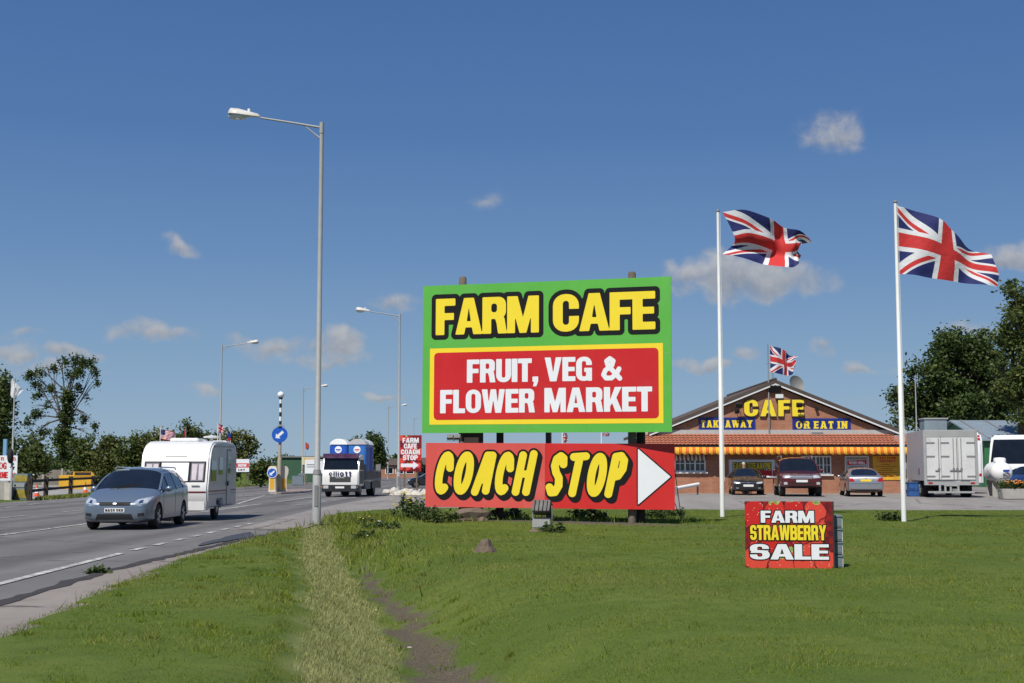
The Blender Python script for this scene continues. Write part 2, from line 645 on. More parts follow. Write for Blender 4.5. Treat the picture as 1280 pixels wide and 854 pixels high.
def words(name, parent, mat, lines, cell, off, level=0.0, depth=0.0, font=GL, T=None, slant=0.0, gap=.06):
    """lines: (string, x, y, width, height)"""
    pad = max(l[4] for l in lines) * .3
    f = Field(min(l[1] for l in lines) - pad, min(l[2] for l in lines) - pad, max(l[1] + l[3] for l in lines) + pad, max(l[2] + l[4] for l in lines) + pad, cell)
    for s_, x, y, w, h in lines:
        f.text(s_, x, y, w, h, font, gap=gap, slant=slant)
    return sheet(name, trace(f.F, f, level), mat, parent, off, depth, T), f

# ------------------------------------------------------------------ sky with small fair-weather clouds
world = bpy.data.worlds.new('World')
scene.world = world
world.use_nodes = True
nt = world.node_tree
bg = nt.nodes['Background']
sky = nt.nodes.new('ShaderNodeTexSky')
sky.sky_type = 'NISHITA'
sky.sun_disc = False
sky.sun_elevation = R(SUN_EL)
sky.sun_rotation = R(180 + SUN_AZ)
sky.altitude = 0
sky.air_density = 1.15
sky.dust_density = 0.55
sky.ozone_density = 3.0
gen = coords(nt, 'Generated')
dx, dy, dz = xyz(nt, gen)
az = dx.op('ARCTAN2', dy)
el = dz.op('ARCSINE')
CLOUDS = [(1046, 163, 34, 20, .55), (1030, 170, 20, 12, .45), (226, 309, 24, 11, .55), (608, 246, 17, 7, .16),  (915, 345, 66, 24, 1.05), (975, 354, 62, 19, .85), (868, 340, 30, 14, .7), (195, 415, 42, 10, .6), (350, 431, 44, 13, .66),
          (427, 431, 27, 18, .95), (420, 450, 45, 9, .5), (90, 441, 36, 9, .75), (20, 439, 28, 11, .6), (30, 416, 18, 6, .45), (497, 380, 22, 10, .5), (1268, 318, 34, 15, .9),
          (890, 458, 38, 10, .7), (1082, 461, 22, 7, .6), (940, 436, 17, 9, .5), (1035, 435, 16, 12, .5), (486, 498, 20, 5, .5), (252, 481, 20, 5, .35), (60, 460, 50, 8, .5), (1200, 415, 30, 8, .4)]
wn = noise(nt, gen, 26, 2, .5)
wx = wn.lin(.3, .7, -.011, .011)
azw, elw = az + wx, el + noise(nt, gen, 31, 2, .5).lin(.3, .7, -.006, .006)
mask = None
vert = None
for px, py, rx, ry, s in CLOUDS:
    d = ray(px, py).normalized()
    a0, e0 = math.atan2(d.x, d.y), math.asin(d.z)
    da = (azw - a0) * (FPX / rx)
    de = (elw - e0) * (FPX / ry)
    m = (1.12 - (da * da + de * de).op('SQRT')) * s
    vv = de * m.mx(0.0)
    mask = m if mask is None else mask.mx(m)
    vert = vv if vert is None else vert + vv
fine = noise(nt, gen, 60, 7, .62, .3)
dens = mask.mx(-.45) + fine.lin(.25, .75, -.34, .34)
alpha = dens.smooth(-.28, .66) * mask.smooth(-.30, .12) * .80
veil = noise(nt, stretch(nt, gen, (3, 3, 16)), 3.2, 5, .6).smooth(.5, .85) * el.lin(.02, .16, .5, 0.0).mx(0.0) * .35
lightness = (vert * 1.3 + fine.lin(.3, .7, -.35, .35)).lin(-.8, .6, 0, 1)
ccol = mix(nt, lightness, (2.7, 2.95, 3.45), (5.7, 5.6, 5.6))
ramp = nt.nodes.new('ShaderNodeValToRGB')
nt.links.new(el.lin(-.02, .62, 0.0, 1.0).s, ramp.inputs[0])
for k, (p_, c_) in enumerate(((0.03, (.345, .475, .600)), (.125, (.252, .402, .588)), (.27, (.145, .280, .520)), (.42, (.085, .195, .440)), (.60, (.061, .155, .392)), (1.0, (.045, .120, .330)))):
    e_ = ramp.color_ramp.elements[k] if k < 2 else ramp.color_ramp.elements.new(p_)
    e_.position, e_.color = p_, c4(c_)
boost = nt.nodes.new('ShaderNodeVectorMath')
boost.operation = 'SCALE'
nt.links.new(ramp.outputs[0], boost.inputs[0])
boost.inputs['Scale'].default_value = .86 / SKY_STRENGTH
blue = mix(nt, .93, sky.outputs[0], boost.outputs[0])
nt.links.new(mix(nt, alpha.mx(veil), blue, ccol), bg.inputs[0])
bg.inputs[1].default_value = SKY_STRENGTH

# ------------------------------------------------------------------ ground
LAWN = [(-4.3, -20), (-4.55, 6), (-4.8, 12.6), (-5.35, 18), (-5.8, 23.5), (-5.85, 33), (-5.8, 40), (-6.25, 46), (-6.0, 49.5), (-5.0, 53), (-3.2, 55), (0, 55.2), (6.5, 53.0), (20, 52), (40, 51.6), (90, 51), (90, -20)]
VERGE_LEFT = [(-24.4, 69), (-24.8, 72), (-26, 84), (-27.6, 96), (-29, 112), (-30, 130), (-30, 160), (-24.6, 160), (-24.6, 96)]


def inpoly(x, y, pts):
    ins = np.zeros(x.shape, bool)
    n = len(pts)
    for i in range(n):
        a, b = pts[i], pts[(i + 1) % n]
        c = (a[1] > y) != (b[1] > y)
        ins ^= c & (x < (b[0] - a[0]) * (y - a[1]) / ((b[1] - a[1]) or 1e-12) + a[0])
    return ins


def hashnoise(x, y, s, seed=0):
    rng = np.random.default_rng(seed)
    g = rng.random((64, 64))
    X, Y = x * s, y * s
    i, j = np.floor(X).astype(int), np.floor(Y).astype(int)
    fx, fy = X - i, Y - j
    fx, fy = fx * fx * (3 - 2 * fx), fy * fy * (3 - 2 * fy)
    q = lambda a, b: g[a % 64, b % 64]
    return (q(i, j) * (1 - fx) + q(i + 1, j) * fx) * (1 - fy) + (q(i, j + 1) * (1 - fx) + q(i + 1, j + 1) * fx) * fy


def ditch_x(y):      # line of the shallow swale that runs from the lamp post to the camera
    return np.interp(y, [0, 9, 13, 19.5, 21.5, 29, 35, 39, 60], [.5, -.1, -.62, -1.57, -2.0, -3.4, -4.5, -5.0, -5.0])


def PALE(d, y):
    w = np.interp(y, [0, 13, 20, 30, 38], [.70, .62, .50, .44, .36])
    d = d + .22 * (hashnoise(d, y, .8, 21) - .5) + .16 * (hashnoise(d, y, 3.1, 22) - .5)
    return np.clip(1.6 * (1 - np.abs((d + np.interp(y, [13, 27, 36], [.86, .72, .5])) / w) ** 4), 0, 1) * np.clip((42 - y) / 5, 0, 1)


def SOIL(d, y):
    w = np.interp(y, [0, 11, 14, 18, 21, 26], [.56, .54, .50, .34, .26, .16])
    d = d + .3 * (hashnoise(d, y, 1.3, 23) - .5) + .2 * (hashnoise(d, y, 4.7, 24) - .5)
    return np.clip(1.3 * (1 - np.abs((d - .10 - .06 * np.sin(y * 2.3) - .05 * np.sin(y * 5.1)) / w) ** 2), 0, 1) * np.clip((31 - y) / 6, 0, 1)


def BED(x, y):
    yb = y - .25 * (hashnoise(x, y, 1.1, 31) - .5)
    b_ = np.exp(-(((x - .6) / 4.9) ** 4 + ((yb - 38.7 + .30 * (x - .6)) / .62) ** 4))
    return np.maximum(b_, .75 * np.exp(-(((x + 3.9) / .9) ** 2 + ((y - 36.0) / 1.8) ** 2)))


def ground_z(x, y):
    dd = x - ditch_x(y)
    depth = np.interp(y, [0, 10, 20, 30, 40, 46], [.85, .82, .62, .34, .10, 0])
    left, right = np.interp(y, [0, 40], [1.15, .7]), np.interp(y, [0, 40], [1.35, .9])
    prof = np.where(dd < 0, np.exp(-(dd / left) ** 2), np.exp(-(dd / right) ** 2))
    z = -depth * prof
    z = z - .07 * np.interp(dd, [-1.62, -1.45], [0, 1]) * np.interp(dd, [-.9, -.2], [1, 0]) * np.interp(y, [0, 30, 36], [1, 1, 0])
    z = z + .10 * np.exp(-(((x - .3) / 5.0) ** 2 + ((y - 39.5) / 2.2) ** 2))         # low bed under the big sign
    z = z + .035 * (hashnoise(x, y, .45, 3) - .5) + .02 * (hashnoise(x, y, 1.7, 5) - .5)
    return z


axx = np.concatenate([-np.geomspace(30, 4000, 26)[::-1], np.arange(-29.5, -8, .9), np.arange(-8, 24, .22), np.arange(24, 60, 1.2), np.geomspace(62, 4000, 24)])
axy = np.concatenate([-np.geomspace(12, 800, 10)[::-1], np.arange(-10, 6, 1.0), np.arange(6, 58, .24), np.arange(58, 140, 1.6), np.geomspace(142, 6000, 30)])
XX, YY = np.meshgrid(axx, axy)
lawn = inpoly(XX, YY, LAWN)
left = (XX < -24.55)
hard = (~lawn) & (XX > -24.55) & (((XX < -6.0) & (YY < 402)) | (YY < 149))
ZZ = ground_z(XX, YY)
fade = np.clip((60 - YY) / 6, 0, 1) * lawn
ZZ = np.where(lawn, ZZ + .03, np.where(hard, -.25, .0))
ny_, nx_ = XX.shape
gv = np.stack([XX.ravel(), YY.ravel(), ZZ.ravel()], 1)
idx = np.arange(nx_ * ny_).reshape(ny_, nx_)
gf = np.stack([idx[:-1, :-1].ravel(), idx[:-1, 1:].ravel(), idx[1:, 1:].ravel(), idx[1:, :-1].ravel()], 1)
dd = XX - ditch_x(YY)
pale = PALE(dd, YY)
soil = SOIL(dd, YY)
bed = BED(XX, YY)
soil = np.clip(np.maximum(soil, bed), 0, 1)


def add_attr(me, name, arr, domain='POINT'):
    a = me.attributes.new(name, 'FLOAT', domain)
    a.data.foreach_set('value', np.ascontiguousarray(arr, dtype=np.float32).ravel())


m, nt, b = newmat('turf')
co = coords(nt)
n1, n2, n3 = noise(nt, co, .35, 5, .6), noise(nt, co, 2.6, 6, .65), noise(nt, co, 34, 4, .7)
g1 = mix(nt, n1.smooth(.35, .65), (.062, .108, .012), (.105, .145, .024))
g1 = mix(nt, n2.smooth(.42, .72) * .75, g1, (.045, .088, .010))
g1 = mix(nt, n3.smooth(.35, .7) * .6, g1, (.125, .140, .040))
g1 = mix(nt, attr(nt, 'pale') * n2.lin(.3, .7, .6, 1.0), g1, (.250, .260, .105))
soilc = mix(nt, n3.smooth(.3, .7), (.055, .042, .031), (.150, .122, .092))
sm = (attr(nt, 'soil') + n3.lin(.3, .7, -.45, .45)).smooth(.25, .95)
g1 = mix(nt, sm, g1, soilc)
nt.links.new(g1, b.inputs['Base Color'])
b.inputs['Roughness'].default_value = .9
b.inputs['Specular IOR Level'].default_value = .15
bump(nt, b, n3 * .6 + n2, .6, .05)
TURF = m
o = meshobj('ground', gv.tolist(), gf.tolist(), TURF, smooth=True)
add_attr(o.data, 'pale', pale)
add_attr(o.data, 'soil', soil)
tag(o, kind='structure')


def asphalt(name, c1, c2, wheel=None, patch=.5):
    m, nt, b = newmat(name)
    co = coords(nt)
    n1, n2, n3 = noise(nt, stretch(nt, co, (1, .16, 1)), .55, 6, .62), noise(nt, co, 1.1, 6, .65), noise(nt, co, 60, 2, .6)
    k = mix(nt, n1.smooth(.35, .66), c1, c2)
    k = mix(nt, n2.smooth(.45, .75) * patch, k, tuple(x * .72 for x in c1))
    k = mix(nt, n3.lin(.2, .8, .0, .55), k, tuple(min(.5, x * 1.35) for x in c2))
    vc = voronoi(nt, coords(nt), .16, 'DISTANCE_TO_EDGE')
    ck = (E(nt, vc.outputs['Distance']) + noise(nt, coords(nt), 1.6, 4).lin(.3, .7, -.02, .02)).lt(.006)
    k = mix(nt, ck * .6, k, (.03, .03, .03))
    k = mix(nt, noise(nt, coords(nt), 2.6, 4, .6).smooth(.66, .74) * .35, k, (.035, .033, .031))
    if wheel:
        x, y, z = xyz(nt, co)
        t = None
        for wxp in wheel:
            q = ((x - wxp) + noise(nt, co, .12, 2).lin(.3, .7, -.25, .25)).abs().lin(.1, .75, 1, 0)
            t = q if t is None else t.mx(q)
        k = mix(nt, t * .5, k, tuple(v * .62 for v in c1))
    nt.links.new(k, b.inputs['Base Color'])
    b.inputs['Roughness'].default_value = .85
    b.inputs['Specular IOR Level'].default_value = .3
    bump(nt, b, n3, .35, .01)
    return m


M_ROAD = asphalt('road_asphalt', (.100, .096, .094), (.160, .153, .148), wheel=(-8.6, -10.9, -13.2, -15.4, -19.0, -21.4))
M_FORE = asphalt('forecourt_asphalt', (.180, .164, .150), (.245, .228, .212), patch=.6)
M_APRON = asphalt('apron_asphalt', (.170, .152, .142), (.235, .212, .198), patch=.6)
M_PATH = asphalt('path_asphalt', (.155, .134, .117), (.235, .208, .185), patch=.9)
M_PARK = asphalt('car_park_asphalt', (.22, .215, .20), (.30, .29, .275))


def flat(name, pts, z, mat, kind='structure', skirt=.0, dens=None):
    vs = [(x, y, z) for x, y in pts]
    tris = tessellate_polygon([[Vector(v) for v in vs]])
    fs = []
    for t in tris:
        a, b_, c = (Vector(vs[i]) for i in t)
        fs.append(t if (b_ - a).cross(c - a).z > 0 else (t[0], t[2], t[1]))
    o = meshobj(name, vs, fs, mat)
    return tag(o, kind=kind)


def xr(y): return float(np.interp(y, [-30, 12, 15.8, 21.2, 28.5, 35, 60, 400], [-5.85, -5.95, -6.0, -6.28, -6.1, -5.9, -6.5, -6.6]))
ys_r = [-30, 0, 8, 12, 15.8, 18, 21.2, 24, 28.5, 32, 35, 45, 60, 90, 150, 260, 400]
flat('road', [(xr(y), y) for y in ys_r] + [(-24.5, y) for y in reversed(ys_r)], 0.0, M_ROAD)
# wide apron where the cafe entrance leaves the road, then the forecourt behind the lawn
flat('cafe_entrance', [(-7.3, 36), (-5.95, 36), (-5.55, 40), (-5.95, 46), (-5.6, 49.7), (-4.9, 51.7), (-7.8, 51.7)], .010, M_APRON)


def fz(x, y):
    """the forecourt climbs gently away from the lawn"""
    t_ = min(1, max(0, (y - 53) / 10))
    r = t_ * t_ * (3 - 2 * t_) * .22 + min(1, max(0, (y - 63) / 15)) * .05
    k = min(1, max(0, (x + 4.5) / 6))
    return .006 - .022 * min(1, max(0, (x + 5.5))) * min(1, max(0, (57 - y) / 2)) + r * k


fy = [50.2, 51.6, 53, 54.5, 55.5, 57, 58.5, 60, 61.5, 63, 66, 70, 78, 90, 100, 110, 130, 150]
fl = [2, -7.8, -7.82, -7.84, -7.85, -7.87, -7.88, -7.9, -7.9, -7.9, -7.8, -7.75, -7.6, -7.3, -6.0, -4.0, 20, 30]
vs, fs, nfx = [], [], 40
for y, xl in zip(fy, fl):
    for i in range(nfx):
        u = i / (nfx - 1)
        x = xl + (120 - xl) * (u ** 1.8)
        vs.append((x, y, fz(x, y)))
for j in range(len(fy) - 1):
    for i in range(nfx - 1):
        a = j * nfx + i
        fs.append((a, a + 1, a + nfx + 1, a + nfx))
tag(meshobj('forecourt', vs, fs, M_FORE, smooth=True), kind='structure')
pth = []
rngp = random.Random(4)
for y in np.arange(-20, 39.5, .45):
    pth.append((xr(y) + .02 * rngp.uniform(-1, 1), y))
flat('footpath', pth + [(float(np.interp(y, [-20, 6, 12.6, 18, 23.5, 33, 40], [-4.3, -4.55, -4.8, -5.35, -5.8, -5.85, -5.8])) + .22, y) for y in np.arange(39.4, -20, -1.2)], -.012 + .02, M_PATH)
# dark broken edge of the road surface
ed = [(xr(y) + rngp.uniform(-.03, .03), y) for y in np.arange(8, 33, .35)]
flat('road_edge', [(x - .07 - rngp.uniform(0, .12), y) for x, y in ed] + [(x + .04 + rngp.uniform(0, .09), y) for x, y in reversed(ed)], .014, pbr('road_edge_tar', (.035, .03, .028), .9, .4, 3))
wet = []
for k in range(26):
    t = 2 * math.pi * k / 26
    r = 1 + .22 * math.sin(3 * t + 1) + .1 * math.sin(7 * t)
    wet.append((-6.45 + .26 * r * math.cos(t), 31.2 + 2.6 * r * math.sin(t)))
flat('road_damp_patch', wet, .018, pbr('damp_asphalt', (.050, .047, .046), .5, .4, 2))
# car park over the road
flat('car_park', [(-25.6, 72.8), (-27.4, 88), (-29.4, 112), (-30, 139), (-110, 139), (-110, 72.8)], .006, M_PARK)
flat('side_road', [(-7, 100), (60, 132), (60, 147), (-7, 140)], .010, M_ROAD)

# worn road paint
m, nt, b = newmat('road_paint')
co = coords(nt)
wear = (noise(nt, co, 7, 6, .7) + noise(nt, co, .7, 3).lin(.3, .7, -.08, .08)).smooth(.36, .60)
nt.links.new(mix(nt, wear * .85, (.58, .57, .53), (.19, .18, .17)), b.inputs['Base Color'])
b.inputs['Roughness'].default_value = .75
M_PAINT = m
quads = []


def stripe(x0, y0, x1, y1, w=.13):
    d = Vector((x1 - x0, y1 - y0, 0)).normalized()
    n = Vector((-d.y, d.x, 0)) * w / 2
    a, b_ = Vector((x0, y0, .013)), Vector((x1, y1, .013))
    quads.append([a - n, b_ - n, b_ + n, a + n])


stripe(-6.75, 2, -7.07, 18.6, .16); stripe(-7.07, 18.6, -7.37, 25.6, .16)
for k in range(8):
    y = 26.6 + k * 1.75
    stripe(-7.42 - .028 * k, y, -7.44 - .028 * k, y + .85, .15)
for y in range(5, 46, 9):
    stripe(-12.35, y + .0 - 8.8 + 4, -12.35, y - 4.8 + 4, .13)
stripe(-12.3, 29.5, -12.3, 36.5, .13)
for y in (20, 26, 43.5, 50.0, 57, 64): stripe(-16.65, y, -16.7, y + 3.2, .13)
for y in (51, 56, 60.5, 65): stripe(-20.2 - (y - 51) * .15, y, -20.5 - (y - 51) * .15, y + 2.2, .14)
for y in range(40, 72, 4): stripe(-23.6, y, -23.6, y + 2.0, .13)
stripe(-11.5, 50, -11.5, 62, .16); stripe(-11.45, 66, -11.4, 80, .16); stripe(-11.5, 86, -11.5, 100, .16)
stripe(-12.6, 62, -15.0, 82, .16); stripe(-18.6, 66, -16.2, 82, .16)
for k in range(4): stripe(-13.4 - k * .4, 66 + k * 4.4, -16.5, 69 + k * 4.4, .2)
for y in range(60, 100, 3): stripe(-9.3 + (y - 66) * .045, y, -9.3 + (y - 64.8) * .045, y + 1.3, .14)
stripe(-23.9, 96, -23.9, 180, .14); stripe(-7.0, 118, -7.1, 200, .14)
for y in range(104, 200, 9): stripe(-15.2, y, -15.2, y + 4, .13)
qv, qf = [], []
for q in quads:
    qf.append(tuple(range(len(qv), len(qv) + 4)))
    qv += [tuple(v) for v in q]
tag(meshobj('road_markings', qv, qf, M_PAINT), kind='structure')

# ------------------------------------------------------------------ grass blades (uncountable)
m, nt, b = newmat('grass_blades')
tint, pl = attr(nt, 'tint'), attr(nt, 'pale')
co = coords(nt)
k = mix(nt, tint, (.098, .160, .008), (.255, .290, .026))
k = mix(nt, noise(nt, co, .16, 4, .6).smooth(.46, .66) * .75, k, mix(nt, tint, (.098, .120, .018), (.215, .215, .055)))
k = mix(nt, noise(nt, stretch(nt, co, (.6, 1.3, 1)), .5, 5, .6).smooth(.5, .68) * .55, k, mix(nt, tint, (.090, .110, .020), (.225, .215, .060)))
k = mix(nt, noise(nt, co, .9, 5, .65).smooth(.48, .70) * .7, k, mix(nt, tint, (.055, .112, .005), (.145, .222, .015)))
k = mix(nt, tint.gt(.94) * .7, k, (.27, .24, .11))
k = mix(nt, pl * .92, k, mix(nt, tint, (.190, .215, .062), (.430, .420, .190)))
nt.links.new(k, b.inputs['Base Color'])
b.inputs['Roughness'].default_value = .6
b.inputs['Specular IOR Level'].default_value = .25
tr = nt.nodes.new('ShaderNodeBsdfTranslucent')
nt.links.new(k, tr.inputs[0])
ms = nt.nodes.new('ShaderNodeMixShader')
ms.inputs[0].default_value = .3
nt.links.new(b.outputs[0], ms.inputs[1]); nt.links.new(tr.outputs[0], ms.inputs[2])
nt.links.new(ms.outputs[0], nt.nodes['Material Output'].inputs[0])
M_BLADE = m


def blades(name, n, dmin, dmax, power, hmin, hmax, wid, seed, clump=0, keep=None):
    rng = np.random.default_rng(seed)
    u = rng.random(n)
    d = (dmin ** (2 - power) + u * (dmax ** (2 - power) - dmin ** (2 - power))) ** (1 / (2 - power))
    a = rng.uniform(-.44, .44, n)
    x, y = d * a, d
    if clump:
        ci = rng.integers(0, clump, n)
        sz = rng.uniform(.03, .13, clump)[ci]
        x, y = x[ci] + rng.normal(0, 1, n) * sz, y[ci] + rng.normal(0, 1, n) * sz
        d = y
    ok = inpoly(x + rng.normal(0, .05, n), y, LAWN)
    dd_ = x - ditch_x(y)
    sl = SOIL(dd_, y)
    sl = np.maximum(sl, BED(x, y))
    ok &= rng.random(n) > sl * .76
    if keep is not None: ok &= keep(x, y, rng)
    x, y, d, dd_ = x[ok], y[ok], d[ok], dd_[ok]
    n = len(x)
    pa = PALE(dd_, y)
    z = ground_z(x, y) + .02
    patch = hashnoise(x, y, .9, 11)
    h = rng.uniform(hmin, hmax, n) * (.45 + .7 * patch + .7 * hashnoise(x, y, 3.7, 12) ** 2)
    th = rng.uniform(0, 2 * np.pi, n)
    w = wid * (.7 + .6 * rng.random(n)) * np.clip(d / 14, .8, 3.0)
    lean = rng.normal(0, .45, (n, 2)) * h[:, None]
    v = np.empty((n, 3, 3), np.float32)
    v[:, 0] = np.stack([x - np.cos(th) * w, y - np.sin(th) * w, z], 1)
    v[:, 1] = np.stack([x + np.cos(th) * w, y + np.sin(th) * w, z], 1)
    v[:, 2] = np.stack([x + lean[:, 0], y + lean[:, 1], z + h], 1)
    me = bpy.data.meshes.new(name)
    me.vertices.add(3 * n); me.loops.add(3 * n); me.polygons.add(n)
    me.vertices.foreach_set('co', v.ravel())
    me.loops.foreach_set('vertex_index', np.arange(3 * n, dtype=np.int32))
    me.polygons.foreach_set('loop_start', np.arange(0, 3 * n, 3, dtype=np.int32))
    me.update(calc_edges=True)
    add_attr(me, 'tint', np.repeat(np.clip(rng.random(n) * 1.0 + (patch - .5) * .7, 0, 1), 3))
    add_attr(me, 'pale', np.repeat(pa, 3))
    me.materials.append(M_BLADE)
    o = bpy.data.objects.new(name, me)
    col.objects.link(o)
    return o


tag(blades('grass', 640000, 6.5, 52, 1.2, .014, .036, .0040, 1), 'short mown green grass of the lawn and verge', 'grass', kind='stuff')
tag(blades('rough_grass', 110000, 8, 47, .6, .06, .22, .0050, 2, keep=lambda x, y, r: (r.random(len(x)) < np.exp(-((x - ditch_x(y) - .5) / .9) ** 2) * np.clip((y - 22) / 10, 0.02, 1)) | ((x < -5.1) & (y > 10) & (r.random(len(x)) < .12)) | ((np.abs(y - 39.4) < 1.2) & (x < 6) & (r.random(len(x)) < .6))),
    'longer uncut grass along the dip and under the big sign', 'grass', kind='stuff')
tag(blades('grass_tufts', 60000, 7, 45, 1.0, .03, .085, .0045, 8, clump=900, keep=lambda x, y, r: (x < ditch_x(y) + .9) | (r.random(len(x)) < .12)), 'scattered taller tufts of grass over the verge and lawn', 'grass', kind='stuff')
tag(blades('dry_grass', 500000, 8, 40, 1.2, .03, .075, .0042, 9, keep=lambda x, y, r: r.random(len(x)) < PALE(x - ditch_x(y), y) * 1.0), 'pale dry mown grass in the strip along the dip', 'grass', kind='stuff')

# ------------------------------------------------------------------ materials
def steel(name, c, rough=.5, metal=.0, v=.12): return pbr(name, c, rough, v, 1.4, metal, dirt=((.16, .14, .12), .35))
M = {
    'galv': steel('galvanised_steel', (.33, .335, .33), .55),
    'galv_dark': steel('weathered_steel', (.20, .20, .195), .6),
    'white': pbr('white_paint', (.78, .78, .76), .45, .06, 2, dirt=((.45, .42, .36), .35)),
    'white_clean': pbr('white_gloss', (.82, .82, .81), .3, .03, 2),
    'grey_white': pbr('grey_white_panel', (.44, .44, .46), .5, .08, 1, dirt=((.3, .28, .26), .5)),
    'lantern': pbr('lantern_shell', (.56, .54, .50), .5, .08, 3, dirt=((.3, .28, .24), .5)),
    'black': pbr('black_plastic', (.018, .018, .019), .5, .2),
    'rubber': pbr('tyre_rubber', (.022, .021, .021), .85, .25, 6),
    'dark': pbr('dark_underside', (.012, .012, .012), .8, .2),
    'chrome': pbr('bright_metal', (.62, .63, .64), .22, .05, 3, 1.0),
    'alloy': pbr('alloy_rim', (.42, .43, .44), .35, .1, 4, .7),
    'wood': pbr('grey_timber', (.145, .115, .085), .9, .4, 3, bmp=.4),
    'wood_dark': pbr('dark_timber', (.040, .028, .020), .9, .35, 3, bmp=.3),
    'green': pbr('sign_green', (.105, .43, .058), .42, .06, .8, dirt=((.17, .40, .13), .5)),
    'yellow': pbr('sign_yellow', (.88, .68, .030), .42, .03, .8),
    'yellow_frame': pbr('sign_frame_yellow', (.90, .66, .028), .42, .03, .8),
    'red': pbr('sign_red', (.57, .016, .018), .4, .06, .8, dirt=((.55, .04, .04), .5)),
    'red_bright': pbr('sign_bright_red', (.60, .024, .022), .42, .06, .8),
    'red_faded': pbr('sign_faded_red', (.66, .085, .070), .5, .07, .8, dirt=((.70, .15, .125), .6)),
    'ink': pbr('sign_black', (.009, .009, .010), .6, .1, spec=.2),
    'sign_white': pbr('sign_white', (.80, .81, .84), .42, .03, .8),
    'alu': pbr('sign_back_aluminium', (.35, .36, .36), .5, .1),
    'stone': pbr('rough_stone', (.150, .112, .082), .95, .35, 5, bmp=.7),
    'pale_stone': pbr('pale_stone', (.52, .48, .42), .9, .25, 5, bmp=.5),
    'concrete': pbr('concrete', (.36, .34, .31), .9, .2, 3, dirt=((.2, .18, .15), .5), bmp=.3),
    'tile': None,
    'blue': pbr('sign_blue', (.018, .045, .30), .4, .06, 1),
    'navy': pbr('navy_sign', (.012, .022, .17), .4, .06, 1),
    'skip_yellow': pbr('skip_yellow', (.72, .40, .025), .5, .12, 2, dirt=((.3, .2, .08), .4)),
    'amber': pbr('amber_lens', (.55, .16, .01), .25, .05),
    'lens_red': pbr('red_lens', (.38, .012, .012), .2, .1),
    'lens_clear': pbr('clear_lamp_lens', (.62, .65, .68), .15, .1, 9, .35),
    'plate_white': pbr('white_plate', (.76, .76, .74), .4, .03),
    'plate_yellow': pbr('yellow_plate', (.72, .52, .03), .4, .03),
    'orange': pbr('cone_orange', (.72, .10, .02), .5, .08),
    'fascia': pbr('white_fascia', (.70, .70, .68), .5, .05),
    'lead': pbr('lead_flashing', (.44, .43, .41), .7, .15, 3),
    'roof_brown': pbr('brown_roof_tile', (.085, .062, .05), .85, .3, 2, bmp=.3),
    'blue_crate': pbr('blue_plastic', (.03, .10, .30), .45, .12),
    'skin': pbr('skin', (.50, .30, .22), .55, .06),
    'hair': pbr('grey_hair', (.50, .48, .45), .8, .1),
    'shirt': pbr('dark_shirt', (.09, .09, .11), .9, .1),
    'bin_grey': pbr('grey_cabinet', (.20, .25, .28), .55, .1),
    'pink': pbr('island_kerb', (.26, .19, .165), .9, .2, 3),
}


def glass(name, c=(.007, .009, .012), rough=.03):
    m, nt, b = newmat(name)
    n = noise(nt, coords(nt), 2.2, 3)
    nt.links.new(mix(nt, n.smooth(.35, .7) * .5, c, tuple(v * 1.5 + .002 for v in c)), b.inputs['Base Color'])
    b.inputs['Roughness'].default_value = rough
    b.inputs['Specular IOR Level'].default_value = .6
    b.inputs['Coat Weight'].default_value = .3
    return m


M['glass'] = glass('dark_glass')
M['glass_pale'] = glass('curtained_glass', (.20, .19, .22), .1)


def carpaint(name, c, metal=.35, dusty=.22):
    m, nt, b = newmat(name)
    co = coords(nt)
    x, y, z = xyz(nt, co)
    dust = z.lin(.15, .7, dusty, 0.0).mx(0.0) * noise(nt, co, 3, 5, .6).lin(.3, .7, .5, 1.0)
    nt.links.new(mix(nt, dust, c, (.17, .15, .13)), b.inputs['Base Color'])
    b.inputs['Metallic'].default_value = metal
    b.inputs['Roughness'].default_value = .34
    b.inputs['Coat Weight'].default_value = .8
    b.inputs['Coat Roughness'].default_value = .06
    return m


